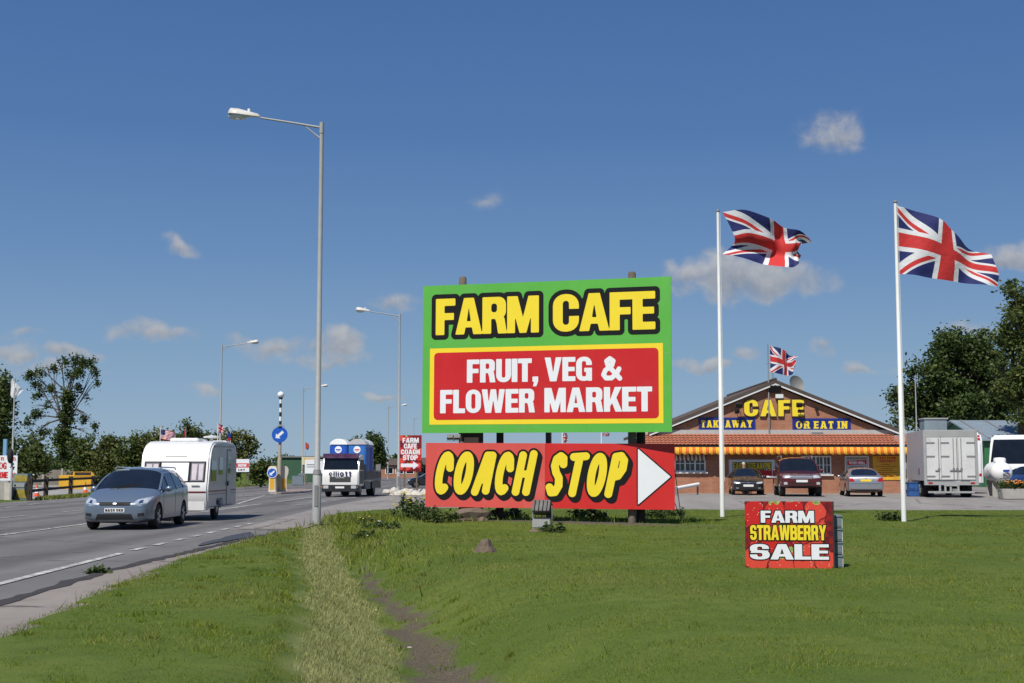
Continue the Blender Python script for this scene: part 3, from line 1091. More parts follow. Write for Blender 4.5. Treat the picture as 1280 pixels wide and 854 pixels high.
# ------------------------------------------------------------------ street lamps
def street_lamp(name, px, ytop, ybase, label, arm_px=None, H=None, armlen=2.6, side=-1, z0=0.0, head_s=1.1, loc=None, rest=None):
    g = loc
    t = thing(name, label, 'street lamp', g, 0, 'street lamps along the road')
    pole = MB().tube([(0, 0, -.3), (0, 0, 1.5), (0, 0, 1.55), (0, 0, H)], [.125, .125, .085, .058], 14).build('pole', M['galv'], t, 50)
    MB().tube([(0, 0, 1.46), (0, 0, 1.60)], [.135, .10], 14).build('collar', M['galv_dark'], pole, 50)
    MB().box(-.05, .05, -.135, -.12, .55, 1.15).build('hatch', M['galv_dark'], pole)
    b_ = MB().tube([(0, 0, H - .08), (side * armlen * .45, 0, H + .06), (side * armlen, 0, H + .22)], [.036, .032, .03], 10)
    b_.tube([(side * .02, 0, H - .42), (side * armlen * .3, 0, H + .01)], [.03, .012], 8)
    b_.tube([(0, 0, H - .25), (0, 0, H + .08)], [.07, .066], 12)
    b_.build('arm', M['galv'], t, 50)
    # lantern: shell, bowl, photocell
    hx = side * armlen
    L = 1.03
    prof = [(0, .03, .03), (.08, .075, .07), (.35, .12, .10), (.7, .17, .145), (.93, .165, .14), (1.0, .08, .07)]
    vs, fs, n = [], [], 14
    for a, w, h in prof:
        for k in range(n):
            q = 2 * math.pi * k / n
            vs.append((hx + side * a * L * .92, w * head_s * math.cos(q), H + .24 + a * .09 + max(-.03, math.sin(q)) * h * 1.25 * head_s))
    for i in range(len(prof) - 1):
        for k in range(n):
            fs.append((i * n + k, i * n + (k + 1) % n, (i + 1) * n + (k + 1) % n, (i + 1) * n + k))
    fs.append(tuple(range(n))); fs.append(tuple(range((len(prof) - 1) * n, len(prof) * n)))
    hd = MB().add(vs, fs).build('lantern', M['lantern'], t, 60)
    MB().ball((hx + side * .64 * L, 0, H + .265), (.30 * L, .13 * head_s, .10 * head_s), 16, 8).build('bowl', M['lens_clear'], hd, 80)
    MB().tube([(hx + side * .33 * L, 0, H + .36), (hx + side * .33 * L, 0, H + .49)], .045, 8).build('photocell', M['white_clean'], hd, 40)
    return t


street_lamp('street_lamp', 0, 0, 0, 'tall grey street lamp on the near grass verge, the closest and tallest one', loc=(-5.63, 39.0, -.02), H=11.75, armlen=1.82)
street_lamp('street_lamp', 0, 0, 0, 'grey street lamp rising from the white stones behind the small red coach stop board', loc=(G(498, 618).x, G(498, 618).y, 0), H=11.55, armlen=1.9)
for bx_, by_, d_, lab, sd, ht in ((276, 611, 108, 'grey street lamp behind the white caravan with its arm over the road', 1, 11.5), (379, 603, 163, 'grey street lamp beside the small blue-grey cabinet on the grassy bank', 1, 11.4),
                              (485.5, 600, 214, 'distant grey street lamp just left of the lamp by the white stones', 1, 11.5), (517.5, 598, 262, 'farthest grey street lamp, rising just behind the small red board', 1, 11.5)):
    street_lamp('street_lamp', 0, 0, 0, lab, loc=((bx_ - 640) / FPX * d_, d_, 0), H=ht, armlen=2.0, side=sd)

# ------------------------------------------------------------------ big roadside sign
def frame_of(bl, br, tl=None):
    ax = (br - bl).normalized()
    up = Vector((0, 0, 1)) if tl is None else (tl - bl)
    az_ = (up - ax * up.dot(ax)).normalized()
    ay = az_.cross(ax)
    T = Matrix((ax, ay, az_)).transposed().to_4x4()
    T.translation = bl
    return T, (br - bl).length


def berry_art(name, W, H, seed, n=14, size=.3):
    """printed strawberries"""
    m, nt, b = newmat(name)
    co = coords(nt)
    x, y, z = xyz(nt, co)
    wob = noise(nt, co, 5 / W, 2).lin(.3, .7, -.05 * W, .05 * W)
    xx, zz = x + wob, z + wob
    rng = random.Random(seed)
    c = mix(nt, noise(nt, co, 9 / W, 3).smooth(.4, .6), (.10, .008, .012), (.30, .012, .012))
    seeds = voronoi(nt, co, 26 / W).outputs['Distance']
    sd = E(nt, seeds).smooth(.22, .08)
    for k in range(n):
        cx, cz = (k % 4 + .5 + rng.uniform(-.35, .35)) / 4 * W, (k // 4 + .5 + rng.uniform(-.3, .3)) / math.ceil(n / 4) * H
        rx, rz = size * W * rng.uniform(.36, .56), size * W * rng.uniform(.40, .58)
        a, e = (xx - cx) / rx, (zz - cz) / rz
        r2 = a * a + e * e
        red = rng.choice(((.62, .030, .022), (.55, .018, .016), (.70, .065, .04)))
        c = mix(nt, r2.smooth(1.28, 1.0), c, (.09, .006, .010))
        c = mix(nt, r2.smooth(1.04, .80), c, mix(nt, sd * .9, red, (.92, .55, .34)))
        if k in (1, 6, 9, 13, 14, 15):
            gx, gz = (xx - cx) / (rx * .5), (zz - (cz + rz * .8)) / (rz * .28)
            g2 = gx * gx + gz * gz + noise(nt, co, 18 / W, 3).lin(.3, .7, -.5, .5)
            c = mix(nt, g2.smooth(1.0, .8), c, mix(nt, noise(nt, co, 30 / W, 2).smooth(.4, .6), (.20, .30, .05), (.50, .55, .20)))
    nt.links.new(c, b.inputs['Base Color'])
    b.inputs['Roughness'].default_value = .4
    return m


def place(o, root_M, T):
    o.matrix_basis = root_M.inverted() @ T
    return o


def roundrect(x0, y0, x1, y1, r): return rr(x0, y0, x1, y1, r)[1]


dl, dr = 39.7, 37.5
uBL, uBR = P(527.5, 541.5, dl), P(840, 540, dr)
uTL, uTR = P(527.5, 358.5, dl), P(837.5, 345, dr)
zb = (uBL.z + uBR.z) / 2
TU, WU = frame_of(uBL, uBR)
HU = ((uTL - uBL).length + (uTR - uBR).length) / 2
lBL, lBR = P(531.5, 633.5, 39.2), P(843.5, 637.5, 37.9)
lTL, lTR = P(531.5, 553.5, 39.2), P(843, 555, 37.9)
TL_, WL = frame_of(lBL, lBR)
HL = ((lTL - lBL).length + (lTR - lBR).length) / 2
yaw = math.atan2(uBR.y - uBL.y, uBR.x - uBL.x)
mid = (uBL + uBR) / 2
rootM = Matrix.Translation((mid.x, mid.y, 0)) @ Matrix.Rotation(yaw, 4, 'Z')
sign = thing('roadside_billboard', 'huge farm cafe billboard, green board above a red coach stop board, on timber posts', 'billboard', (mid.x, mid.y, 0), yaw)
ub = place(MB().box(0, WU, 0, .035, 0, HU).build('upper_board', [M['green']], sign), rootM, TU)
lb = place(MB().box(0, WL * .4875, 0, .035, 0, HL).build('lower_board', [M['red_faded']], sign), rootM, TL_)
lb2 = place(MB().box(WL * .488, WL, .004, .039, 0, HL).build('lower_board', [M['red_bright']], sign), rootM, TL_)
lb['label'] = 'faded pinkish red half of the lower board, COACH'
lb2['label'] = 'bright red half of the lower board, STOP and white arrow'
U = lambda u, v: (u * WU, v * HU)
fr = [(.031 * WU, .056 * HU), (.968 * WU, .056 * HU), (.968 * WU, .571 * HU), (.031 * WU, .571 * HU)]
sheet('yellow_border', [fr], M['yellow_frame'], ub, .004)
sheet('red_panel', [roundrect(.049 * WU, .088 * HU, .951 * WU, .541 * HU, .12)], M['red'], ub, .008)
cell = HU * .25 / 44
L1 = [('FARM', .0545 * WU, .661 * HU, .427 * WU, .247 * HU), ('CAFE', .538 * WU, .661 * HU, .402 * WU, .249 * HU)]
pad = .4
f = Field(.0 * WU, .58 * HU, WU, HU, cell)
for s_, x, y, w, h in L1: f.text(s_, x, y, w, h, gap=.005, pad=.3)
sheet('letter_outline', trace(f.F, f, .135), M['ink'], ub, .006)
sheet('lettering', trace(f.F, f, 0.0), M['yellow'], ub, .010)
L2 = [('FRUIT,', .187 * WU, .335 * HU, .292 * WU, .155 * HU), ('VEG', .505 * WU, .335 * HU, .188 * WU, .158 * HU), ('&', .728 * WU, .335 * HU, .082 * WU, .158 * HU),
      ('FLOWER', .076 * WU, .132 * HU, .39 * WU, .157 * HU), ('MARKET', .504 * WU, .132 * HU, .422 * WU, .16 * HU)]
words('lettering', ub, M['sign_white'], L2, HU * .156 / 34, .012, gap=.03)
# panel joints and screw heads, as on the real sheets
for uu in (.333, .667): MB().box(uu * WU - .004, uu * WU + .004, -.0135, -.001, .003, HU * .056).build('panel_joint', M['alu'], ub)
MB().box(.002, .03 * WU, -.0035, -.001, HU * .498, HU * .498 + .008).build('panel_joint', M['alu'], ub)
MB().box(.97 * WU, WU - .002, -.0035, -.001, HU * .498, HU * .498 + .008).build('panel_joint', M['alu'], ub)
# lower board lettering
cellL = HL / 110
for board, s_, x0, y0, w, h in ((lb, 'COACH', .040, .20, .405, .66), (lb2, 'STOP', .500, .19, .31, .66)):
    f = Field((.0 if board is lb else .487) * WL, 0, (.487 if board is lb else .84) * WL, HL, cellL)
    f.text(s_, x0 * WL, y0 * HL, w * WL, h * HL, BRUSH, gap=.235, slant=.2, pad=.3)
    f2 = Field(0, 0, 1, 1, 1); f2.x0, f2.y0, f2.c, f2.xs, f2.ys = f.x0, f.y0, f.c, f.xs, f.ys
    sheet('letter_outline', trace(f.swept(.085, -.105, 10), f2, .058), M['ink'], board, .005 if board is lb else .002)
    sheet('lettering', trace(f.F, f, 0), M['yellow'], board, .009 if board is lb else .006)
tri = [(.853 * WL, .935 * HL), (.853 * WL, .06 * HL), (.988 * WL, .50 * HL)]
f = Field(.83 * WL, 0, WL, HL, cellL); f.shape([(.858 * WL, .08 * HL), (.983 * WL, .50 * HL), (.858 * WL, .915 * HL)])
sheet('arrow_outline', trace(f.F, f, .045), M['ink'], lb2, .002)
sheet('arrow', trace(f.F, f, .008), M['sign_white'], lb2, .006)


def local(o_M, p): return o_M.inverted() @ p


# posts: round timber posts behind the boards, a heavy sleeper at the left, angle iron in the middle
def sign_post(name, px, ybot, ytop, d, r, mat, round_=True):
    a, b_ = P(px, ybot, d), P(px, ytop, d)
    a = local(rootM, a); b_ = local(rootM, b_)
    a.z = -.4
    mb = MB()
    if round_:
        mb.tube([a, (b_.x, b_.y, b_.z - .05), b_], [r, r * .94, r * .7], 12)
    else:
        mb.box(a.x - r, a.x + r, a.y - r, a.y + r, a.z, b_.z)
    return mb.build(name, mat, sign, 40)


sign_post('post', 578.5, 655, 346, 39.62, .12, M['wood'])
sign_post('post', 790, 650, 340, 38.36, .12, M['wood'])
sign_post('post', 592, 655, 440, 39.55, .22, M['wood_dark'], False)
sign_post('post', 686, 650, 450, 38.9, .07, M['black'], False)
sign_post('post', 801, 650, 430, 38.55, .13, M['wood_dark'])
sign_post('post', 625, 652, 450, 39.35, .11, M['wood_dark'])
# rails joining the posts behind both boards
a, b_ = local(rootM, P(545, 470, 39.62)), local(rootM, P(825, 470, 37.75))
MB().bar(a, b_, .08, .14).build('rail', M['wood_dark'], sign)
a, b_ = local(rootM, P(548, 590, 39.4)), local(rootM, P(828, 590, 38.2))
MB().bar(a, b_, .06, .14).build('rail', M['wood_dark'], sign)

# small floodlights in the gap between the boards, and the big one on the grass
def floodlight(name, p, s, label, rz, box_col, tilt=.6):
    t = thing(name, label, 'floodlight', p, rz)
    Mx = Matrix.Translation((0, 0, .17 * s)) @ Matrix.Rotation(-tilt, 4, 'X')
    mb = MB().bx(Mx, .15 * s, .09 * s, .10 * s)
    for k in range(4): mb.bx(Mx @ Matrix.Translation(((k - 1.5) * .07 * s, -.10 * s, 0)), .006 * s, .03 * s, .09 * s)
    mb.build('housing', box_col, t, bevel=.012 * s)
    MB().bx(Mx @ Matrix.Translation((0, .092 * s, 0)), .135 * s, .006 * s, .085 * s).build('front_glass', M['glass'], t)
    MB().bar((-.165 * s, 0, 0), (-.165 * s, 0, .2 * s), .02 * s).bar((.165 * s, 0, 0), (.165 * s, 0, .2 * s), .02 * s).box(-.175 * s, .175 * s, -.02 * s, .02 * s, -.02 * s, .0).build('bracket', M['galv_dark'], t)
    return t


zt = (lTL.z + lTR.z) / 2
for px, lab in ((563, 'small floodlight on top edge of the red board, left of its pair'), (572, 'small floodlight on top edge of the red board, next to the thick dark timber')):
    p = P(px, 551, 39.25)
    floodlight('floodlight', (p.x, p.y, p.z), .62, lab, yaw, M['galv_dark'])
p = G(678, 664)
t = floodlight('floodlight', (p.x, p.y, .34), 1.55, 'large dark floodlight on a grey box in the grass below the red board', yaw, M['black'], .45)
MB().box(-.24, .24, -.12, .10, -.25, -.035).build('control_box', M['galv'], t, bevel=.012)
MB().box(-.05, .05, -.05, .05, -.55, -.253).build('foot', M['galv_dark'], t)
MB().box(.13, .165, -.135, -.118, -.20, -.08).build('switch_cover', M['black'], t)


def rock(name, p, r, mat, label, seed, cat='rock', group=None, flat_=1.0):
    rng = np.random.default_rng(seed)
    bm = bmesh.new()
    bmesh.ops.create_icosphere(bm, subdivisions=2, radius=1)
    ph = rng.uniform(0, 6, 6)
    for v in bm.verts:
        q = v.co.normalized()
        k = 1 + .22 * math.sin(q.x * 3 + ph[0]) * math.cos(q.y * 2.7 + ph[1]) + .18 * math.sin(q.z * 4 + ph[2]) + rng.normal(0, .05)
        v.co = Vector((q.x * r[0] * k, q.y * r[1] * k, max(-.3 * r[2], q.z * r[2] * k * flat_)))
    me = bpy.data.meshes.new(name)
    bm.to_mesh(me); bm.free()
    me.materials.append(mat)
    o = bpy.data.objects.new(name, me)
    col.objects.link(o)
    o.location = p
    o.rotation_euler = (0, 0, rng.uniform(0, 6))
    return tag(o, label, cat, group)


g = G(607, 692)
rock('boulder', (g.x, g.y, .05 + float(ground_z(np.array(g.x), np.array(g.y)))), (.20, .16, .22), M['stone'], 'brown angular boulder lying alone on the lawn left of the floodlight', 5)
g = G(667, 667)
rock('boulder', (g.x, g.y, .05), (.15, .10, .08), M['stone'], 'small flat stone on the grass at the foot of the large floodlight', 8)
for i, px in enumerate((487, 493, 499, 506, 513, 520, 527, 533)):
    g = G(px, 617 + (i % 3) * 1.6)
    rock('kerb_stone', (g.x, g.y, .05), (.42, .33, .32), M['pale_stone'], 'whitewashed stone in the row around the small red coach stop board', 20 + i, 'stone', 'white stones round the small red board')
# the brown stone slab heap at the foot of the left post
for i, (px, py, rx, rz_, lab) in enumerate(((591, 647, .62, .26, 'wide brown stone block leaning at the left foot of the billboard, uppermost one'), (578, 656, .20, .20, 'brown stone under the wide block at the left foot of the billboard, left one'), (603, 656, .22, .22, 'brown stone under the wide block at the left foot of the billboard, right one'))):
    p = P(px, py, 38.9)
    rock('stone_block', (p.x, p.y, p.z), (rx, .2, rz_), M['stone'], lab, 40 + i, 'stone')

# ------------------------------------------------------------------ small coach stop board
g = G(513, 617)
t = thing('coach_stop_sign', 'small red strawberry board reading FARM CAFE COACH STOP with white arrow on two posts', 'sign', (g.x, g.y, 0), R(-4))
kk = g.y / FPX
W_, z0_, z1_ = 27.5 * kk, EYE + (587 - 589.5) * kk, EYE + (587 - 544.5) * kk
H_ = z1_ - z0_
bd = MB().box(0, W_, 0, .02, 0, H_).build('board', berry_art('berry_print_small', W_, H_, 3), t)
bd.location = (-W_ / 2, -.05, z0_)
ln = [('FARM', .13 * W_, .79 * H_, .74 * W_, .14 * H_), ('CAFE', .19 * W_, .63 * H_, .6 * W_, .14 * H_), ('COACH', .06 * W_, .47 * H_, .86 * W_, .14 * H_), ('STOP', .15 * W_, .31 * H_, .68 * W_, .14 * H_)]
words('lettering', bd, M['sign_white'], ln, .014, .006, gap=.05)
sheet('arrow', [[(.06 * W_, .12 * H_), (.62 * W_, .12 * H_), (.62 * W_, .06 * H_), (.88 * W_, .175 * H_), (.62 * W_, .28 * H_), (.62 * W_, .22 * H_), (.06 * W_, .22 * H_)]], M['sign_white'], bd, .006)
for x in (-.28, .28):
    MB().box(x * W_ - .045, x * W_ + .045, -.02, .06, -.3, z1_ - .1).build('post', M['wood'], t)

# ------------------------------------------------------------------ strawberry sale board with crates behind
g = G(987, 712)
kk = g.y / FPX
W_, H_ = 107 * kk, 82 * kk
t = thing('sale_board', 'strawberry printed board reading FARM STRAWBERRY SALE standing on the lawn', 'sign', (g.x, g.y, .02), R(-5))
bd = MB().box(0, W_, 0, .03, 0, H_).build('board', berry_art('berry_print', W_, H_, 11, 16), t)
bd.location = (-W_ / 2, 0, 0)
lines = [('FARM', .18 * W_, .68 * H_, .61 * W_, .18 * H_), ('SALE', .05 * W_, .13 * H_, .90 * W_, .23 * H_)]
f = Field(-.05, .05, W_ + .05, H_, .0045)
for s_, x, y, w, h in lines: f.text(s_, x, y, w, h, gap=.02, pad=.06)
sheet('letter_outline', trace(f.F, f, .016), M['ink'], bd, .004)
sheet('lettering', trace(f.F, f, 0), M['sign_white'], bd, .010)
f = Field(-.05, .35 * H_, W_ + .05, .75 * H_, .0045)
f.text('STRAWBERRY', .055 * W_, .42 * H_, .87 * W_, .225 * H_, gap=.03, pad=.06)
sheet('letter_outline', trace(f.F, f, .014), M['ink'], bd, .007)
sheet('lettering', trace(f.F, f, 0), M['yellow'], bd, .013)
MB().box(W_ / 2 - .002, W_ / 2 + .025, .0, .05, .0, H_).box(-W_ / 2, W_ / 2, .03, .055, 0, .04).box(-W_ / 2, W_ / 2, .03, .055, H_ - .05, H_).build('frame', M['wood_dark'], t)
for x in (-.35, .35): MB().bar((x * W_, .05, H_ * .8), (x * W_, .62, -.02), .04).build('strut', M['wood'], t)
M['crate'] = pbr('grey_blue_crate', (.16, .205, .235), .55, .12, 4, dirt=((.1, .09, .08), .4))
# board's right edge is at W_/2; the crates stand just behind it
first = None
ordn = ('lowest crate, on the grass', 'second crate from the grass', 'third crate from the grass', 'topmost crate')
ch_ = H_ * .80 / 4
for k in range(4):
    if first is None:
        c = thing('fruit_crate', '', 'crate', (0, 0, 0), R(-5), 'crates stacked behind the sale board')
        w2, d2, h2 = .29, .20, ch_ - .012
        MB().box(-w2, w2, -d2, d2, 0, .02).box(-w2, w2, -d2, -d2 + .02, .02, h2).box(-w2, w2, d2 - .02, d2, .02, h2).box(-w2, -w2 + .02, -d2 + .02, d2 - .02, .02, h2).box(w2 - .02, w2, -d2 + .02, d2 - .02, .02, h2).build('crate_body', M['crate'], c, bevel=.006)
        MB().box(-w2 - .012, w2 + .012, -d2 - .012, d2 + .012, h2 - .03, h2).build('rim', M['crate'], c, bevel=.005)
        MB().box(w2 + .001, w2 + .006, -.07, .07, h2 - .085, h2 - .05).build('handhold', M['dark'], c)
        MB().box(w2 + .002, w2 + .010, -.19, -.165, .0, h2 - .03).build('corner_strip', M['white'], c)
        first = c
    else:
        c = copy_tree(first)
    c['label'] = 'grey-blue crate behind the strawberry board: ' + ordn[k]
    c.location = (g.x + W_ / 2 - .085, g.y + .34, .02 + k * ch_)

# ------------------------------------------------------------------ flags
def flag_mat(name, kind):
    m, nt, b = newmat(name)
    uv = coords(nt, 'UV')
    u, v, _ = xyz(nt, uv)
    X, Y = u * 50.0 - 25.0, v * 30.0 - 15.0
    BL, RD, WH = (.012, .020, .135), (.62, .030, .030), (.78, .78, .80)
    if kind == 'uk':
        d1, d2 = (X * 30.0 - Y * 50.0) / 58.3, (X * 30.0 + Y * 50.0) / 58.3
        sal = d1.abs().mn(d2.abs()).lt(3.0)
        neg = X.lt(0.0)
        pos = 1.0 - neg
        s1 = d1 * (neg * 2.0 - 1.0)        # hoist half: red where 0<d1<2
        s2 = d2 * (1.0 - neg * 2.0)        # hoist half: red where -2<d2<0
        red = (s1.gt(0.0) * s1.lt(2.0)).mx(s2.gt(0.0) * s2.lt(2.0))
        cm = X.abs().mn(Y.abs())
        c = mix(nt, sal, BL, WH)
        c = mix(nt, red, c, RD)
        c = mix(nt, cm.lt(5.0), c, WH)
        c = mix(nt, cm.lt(3.0), c, RD)
    elif kind == 'us':
        st_ = ((Y + 15.0) * (13 / 30.0)).op('MODULO', 2.0).lt(1.0)
        c = mix(nt, st_, WH, RD)
        can = u.lt(.42) * v.gt(.46)
        stars = E(nt, voronoi(nt, stretch(nt, uv, (1, .6, 1)), 22).outputs['Distance']).lt(.22)
        c = mix(nt, can, c, mix(nt, stars, BL, WH))
    elif kind == 'white':
        a, e = (u - .5) / .10, (v - .5) / .18
        c = mix(nt, (a * a + e * e).lt(1.0) * noise(nt, uv, 16, 2).gt(.48), WH, (.10, .11, .16))
    elif kind == 'red':
        c = mix(nt, noise(nt, uv, 6, 2).smooth(.55, .6), (.72, .06, .035), (.70, .25, .18))
    else:
        c = mix(nt, v.gt(.5), (.62, .030, .030), (.02, .06, .30))
    nt.links.new(c, b.inputs['Base Color'])
    b.inputs['Roughness'].default_value = .75
    b.inputs['Sheen Weight'].default_value = .1
    tr = nt.nodes.new('ShaderNodeBsdfTranslucent')
    nt.links.new(c, tr.inputs[0])
    ms = nt.nodes.new('ShaderNodeMixShader')
    ms.inputs[0].default_value = .22
    nt.links.new(b.outputs[0], ms.inputs[1]); nt.links.new(tr.outputs[0], ms.inputs[2])
    nt.links.new(ms.outputs[0], nt.nodes['Material Output'].inputs[0])
    wv = noise(nt, coords(nt), 3.5, 3, .5)
    bump(nt, b, wv, .35, .08)
    return m


FM = {k: flag_mat(k + '_flag_cloth', k) for k in ('uk', 'us', 'white', 'red', 'other')}


def catmull(pts, n):
    P_ = np.array(pts, float)
    k = len(P_)
    P_ = np.vstack([2 * P_[0] - P_[1], P_, 2 * P_[-1] - P_[-2]])
    t = np.linspace(0, k - 1, n)
    i = np.minimum(t.astype(int), k - 2)
    f = (t - i)[:, None]
    a, b_, c, d = P_[i], P_[i + 1], P_[i + 2], P_[i + 3]
    return .5 * (2 * b_ + (c - a) * f + (2 * a - 5 * b_ + 4 * c - d) * f ** 2 + (3 * b_ - a - 3 * c + d) * f ** 3)


def flag(parent, mat, top, bot, left, right, amp, waves, ph, nu=60, nv=36, fold=None):
    """Coons surface between four edge curves given as (x, y_depth, z) in the pole's own frame"""
    Tc, Bc, Lc, Rc = catmull(top, nu), catmull(bot, nu), catmull(left, nv), catmull(right, nv)
    u, v = np.linspace(0, 1, nu), np.linspace(0, 1, nv)          # v=0 bottom, 1 top
    Ug, Vg = np.meshgrid(u, v)
    S = (1 - Vg)[..., None] * Bc[None] + Vg[..., None] * Tc[None] + (1 - Ug)[..., None] * Lc[:, None] + Ug[..., None] * Rc[:, None]
    S = S - ((1 - Ug) * (1 - Vg))[..., None] * Bc[0] - (Ug * (1 - Vg))[..., None] * Bc[-1] - ((1 - Ug) * Vg)[..., None] * Tc[0] - (Ug * Vg)[..., None] * Tc[-1]
    env = np.minimum(1, Ug * 2.2)
    S[..., 1] += amp * env * np.sin(2 * np.pi * (waves * Ug + .35 * (1 - Vg)) + ph) + amp * .35 * env * np.sin(2 * np.pi * (waves * 2.3 * Ug - .6 * Vg) + ph * 2)
    if fold: S[..., 1] += fold(Ug, Vg)
    idx = np.arange(nu * nv).reshape(nv, nu)
    fs = np.stack([idx[:-1, :-1].ravel(), idx[:-1, 1:].ravel(), idx[1:, 1:].ravel(), idx[1:, :-1].ravel()], 1)
    o = meshobj('flag', S.reshape(-1, 3).tolist(), fs.tolist(), mat, parent, True)
    uvl = o.data.uv_layers.new(name='UVMap')
    li = np.empty(len(o.data.loops), np.int32)
    o.data.loops.foreach_get('vertex_index', li)
    uvl.data.foreach_set('uv', np.stack([Ug.ravel()[li], Vg.ravel()[li]], 1).astype(np.float32).ravel())
    o.name = 'flag_cloth'
    return o


def flagpole(name, label, base, H, r, mat, group=None, cat='flagpole', top_ball=True):
    t = thing(name, label, cat, base, 0, group)
    mb = MB().tube([(0, 0, -.3), (0, 0, H * .42), (0, 0, H * .421), (0, 0, H)], [r, r * .93, r * .86, r * .62], 12)
    p = mb.build('pole', mat, t, 50)
    if top_ball:
        MB().ball((0, 0, H + .03), (r * .85, r * .85, .06), 10, 6).build('finial', M['galv_dark'], p, 80)
        MB().tube([(r * 1.15, -.01, 1.2), (r * .9, -.01, H - .05)], .006, 5).build('halyard', M['white'], p)
    return t


def pxflag(parent, base, mat, top, bot, left, right, amp, waves, ph, fold=None, tx=0.0, **k):
    """edge curves written in photo pixels at the pole's own distance, turned into metres from the pole's foot"""
    Y = base[1]
    def cv(pts): return [((q - Vector(base)).x, (p[2] if len(p) > 2 else 0.0), (q - Vector(base)).z) for p in pts for q in [P(p[0], p[1], Y)]]
    return flag(parent, mat, cv(top), cv(bot), cv(left), cv(right), amp, waves, ph, fold=fold, **k)


base2 = G(1130, 653.5)
t2 = flagpole('flagpole', 'tall white flagpole at right on the lawn with a large union flag spread wide', tuple(base2), P(1119, 254, base2.y).z, .075, M['white'], 'white flagpoles on the lawn')
bx2 = 11.5
pxflag(t2, tuple(base2), FM['uk'], [(1120, 257), (1140, 262), (1172, 274), (1192, 291), (1212, 309), (1239, 318)], [(1120, 342), (1140, 344), (1165, 348), (1200, 352), (1225, 356), (1245, 359)],
       [(1120, 342), (1120, 313), (1120, 284), (1120, 257)], [(1245, 359), (1247, 345), (1243, 332), (1239, 318)], .16, 1.35, .6)
base1 = G(903, 648)
t1 = flagpole('flagpole', 'tall white flagpole between the billboard and the cafe with a crumpled union flag', tuple(base1), P(901, 265, base1.y).z, .075, M['white'], 'white flagpoles on the lawn')
pxflag(t1, tuple(base1), FM['uk'], [(903, 265), (930, 263), (962, 273), (985, 284), (1002, 291), (1014, 304)], [(903, 318), (925, 321), (955, 329), (985, 335), (998, 330), (1004, 318)],
       [(903, 318), (914, 308), (919, 300), (913, 284), (903, 265)], [(1004, 318, .1), (1002, 309, .35), (1006, 302, .2), (1014, 304, 0)], .20, 1.6, 2.4, fold=lambda U_, V_: .38 * np.exp(-((V_ - .28) / .16) ** 2) * (1 - U_) + .18 * np.exp(-((V_ - .75) / .15) ** 2) * U_)

# ------------------------------------------------------------------ the cafe
CY = 75.0
kc = CY / FPX * 1.0
def cx(px): return P(px, 587, CY).x
def cz(py): return P(640, py, CY).z


def brick(name, c1, c2, mortar, scale):
    m, nt, b = newmat(name)
    co = coords(nt)
    x, y, z = xyz(nt, co)
    cmb = nt.nodes.new('ShaderNodeCombineXYZ')
    nt.links.new((x + y).s, cmb.inputs[0]); nt.links.new(z.s, cmb.inputs[1])
    t = nt.nodes.new('ShaderNodeTexBrick')
    nt.links.new(cmb.outputs[0], t.inputs['Vector'])
    t.inputs['Scale'].default_value = scale
    t.inputs['Color1'].default_value, t.inputs['Color2'].default_value, t.inputs['Mortar'].default_value = c4(c1), c4(c2), c4(mortar)
    t.inputs['Mortar Size'].default_value = .018
    t.inputs['Brick Width'].default_value, t.inputs['Row Height'].default_value = .45, .15
    n = noise(nt, co, .9, 6, .65)
    k = mix(nt, n.smooth(.4, .7) * .45, t.outputs[0], tuple(v * .55 for v in c1))
    nt.links.new(k, b.inputs['Base Color'])
    b.inputs['Roughness'].default_value = .9
    return m


M['brick'] = brick('red_brick', (.35, .122, .062), (.42, .160, .084), (.38, .28, .20), 2.0)
M['tile'] = pbr('terracotta_tile', (.34, .112, .062), .75, .28, 5)
cafe_x0, cafe_x1 = cx(801), cx(1131)
ax0, axm, ax1 = cx(818), cx(970), cx(1122)
apex, eave = cz(480), cz(541)
cafe = thing('cafe_building', 'red brick cafe with a wide gable, tiled canopy and yellow CAFE letters', 'cafe', (axm, CY, 0), 0)
DEP = 16.0
l = lambda x: x - axm
MB().prism([(l(cafe_x0), -.2), (l(cafe_x1), -.2), (l(cafe_x1), eave - .6), (l(ax1) - .15, eave - .6), (l(ax1) - .15, eave - .1), (0, apex - .12), (l(ax0) + .15, eave - .1), (l(ax0) + .15, eave - .6), (l(cafe_x0), eave - .6)], 0, DEP).build('wall', M['brick'], cafe)
# roof: two slopes with thickness, verge boards in white
sl = (apex - eave) / (ax1 - axm)
rf = MB()
for s in (-1, 1):
    e = (l(ax1) + .35)
    rf.prism([(0, apex + .22), (s * e, eave - .35 * sl + .22), (s * e, eave - .35 * sl + .04), (0, apex + .04)], -.32, DEP + .3)
rf = rf.build('roof', M['roof_brown'], cafe)
vb = MB()
for s in (-1, 1):
    e = (l(ax1) + .30)
    vb.prism([(0, apex + .032), (s * e, eave - .30 * sl + .032), (s * e, eave - .30 * sl - .075), (0, apex - .075)], -.30, -.27)
vb.build('verge_board', M['fascia'], cafe)
MB().tube([(0, -.34, apex + .24), (0, DEP + .3, apex + .24)], .09, 8).build('ridge', M['roof_brown'], rf, 60)
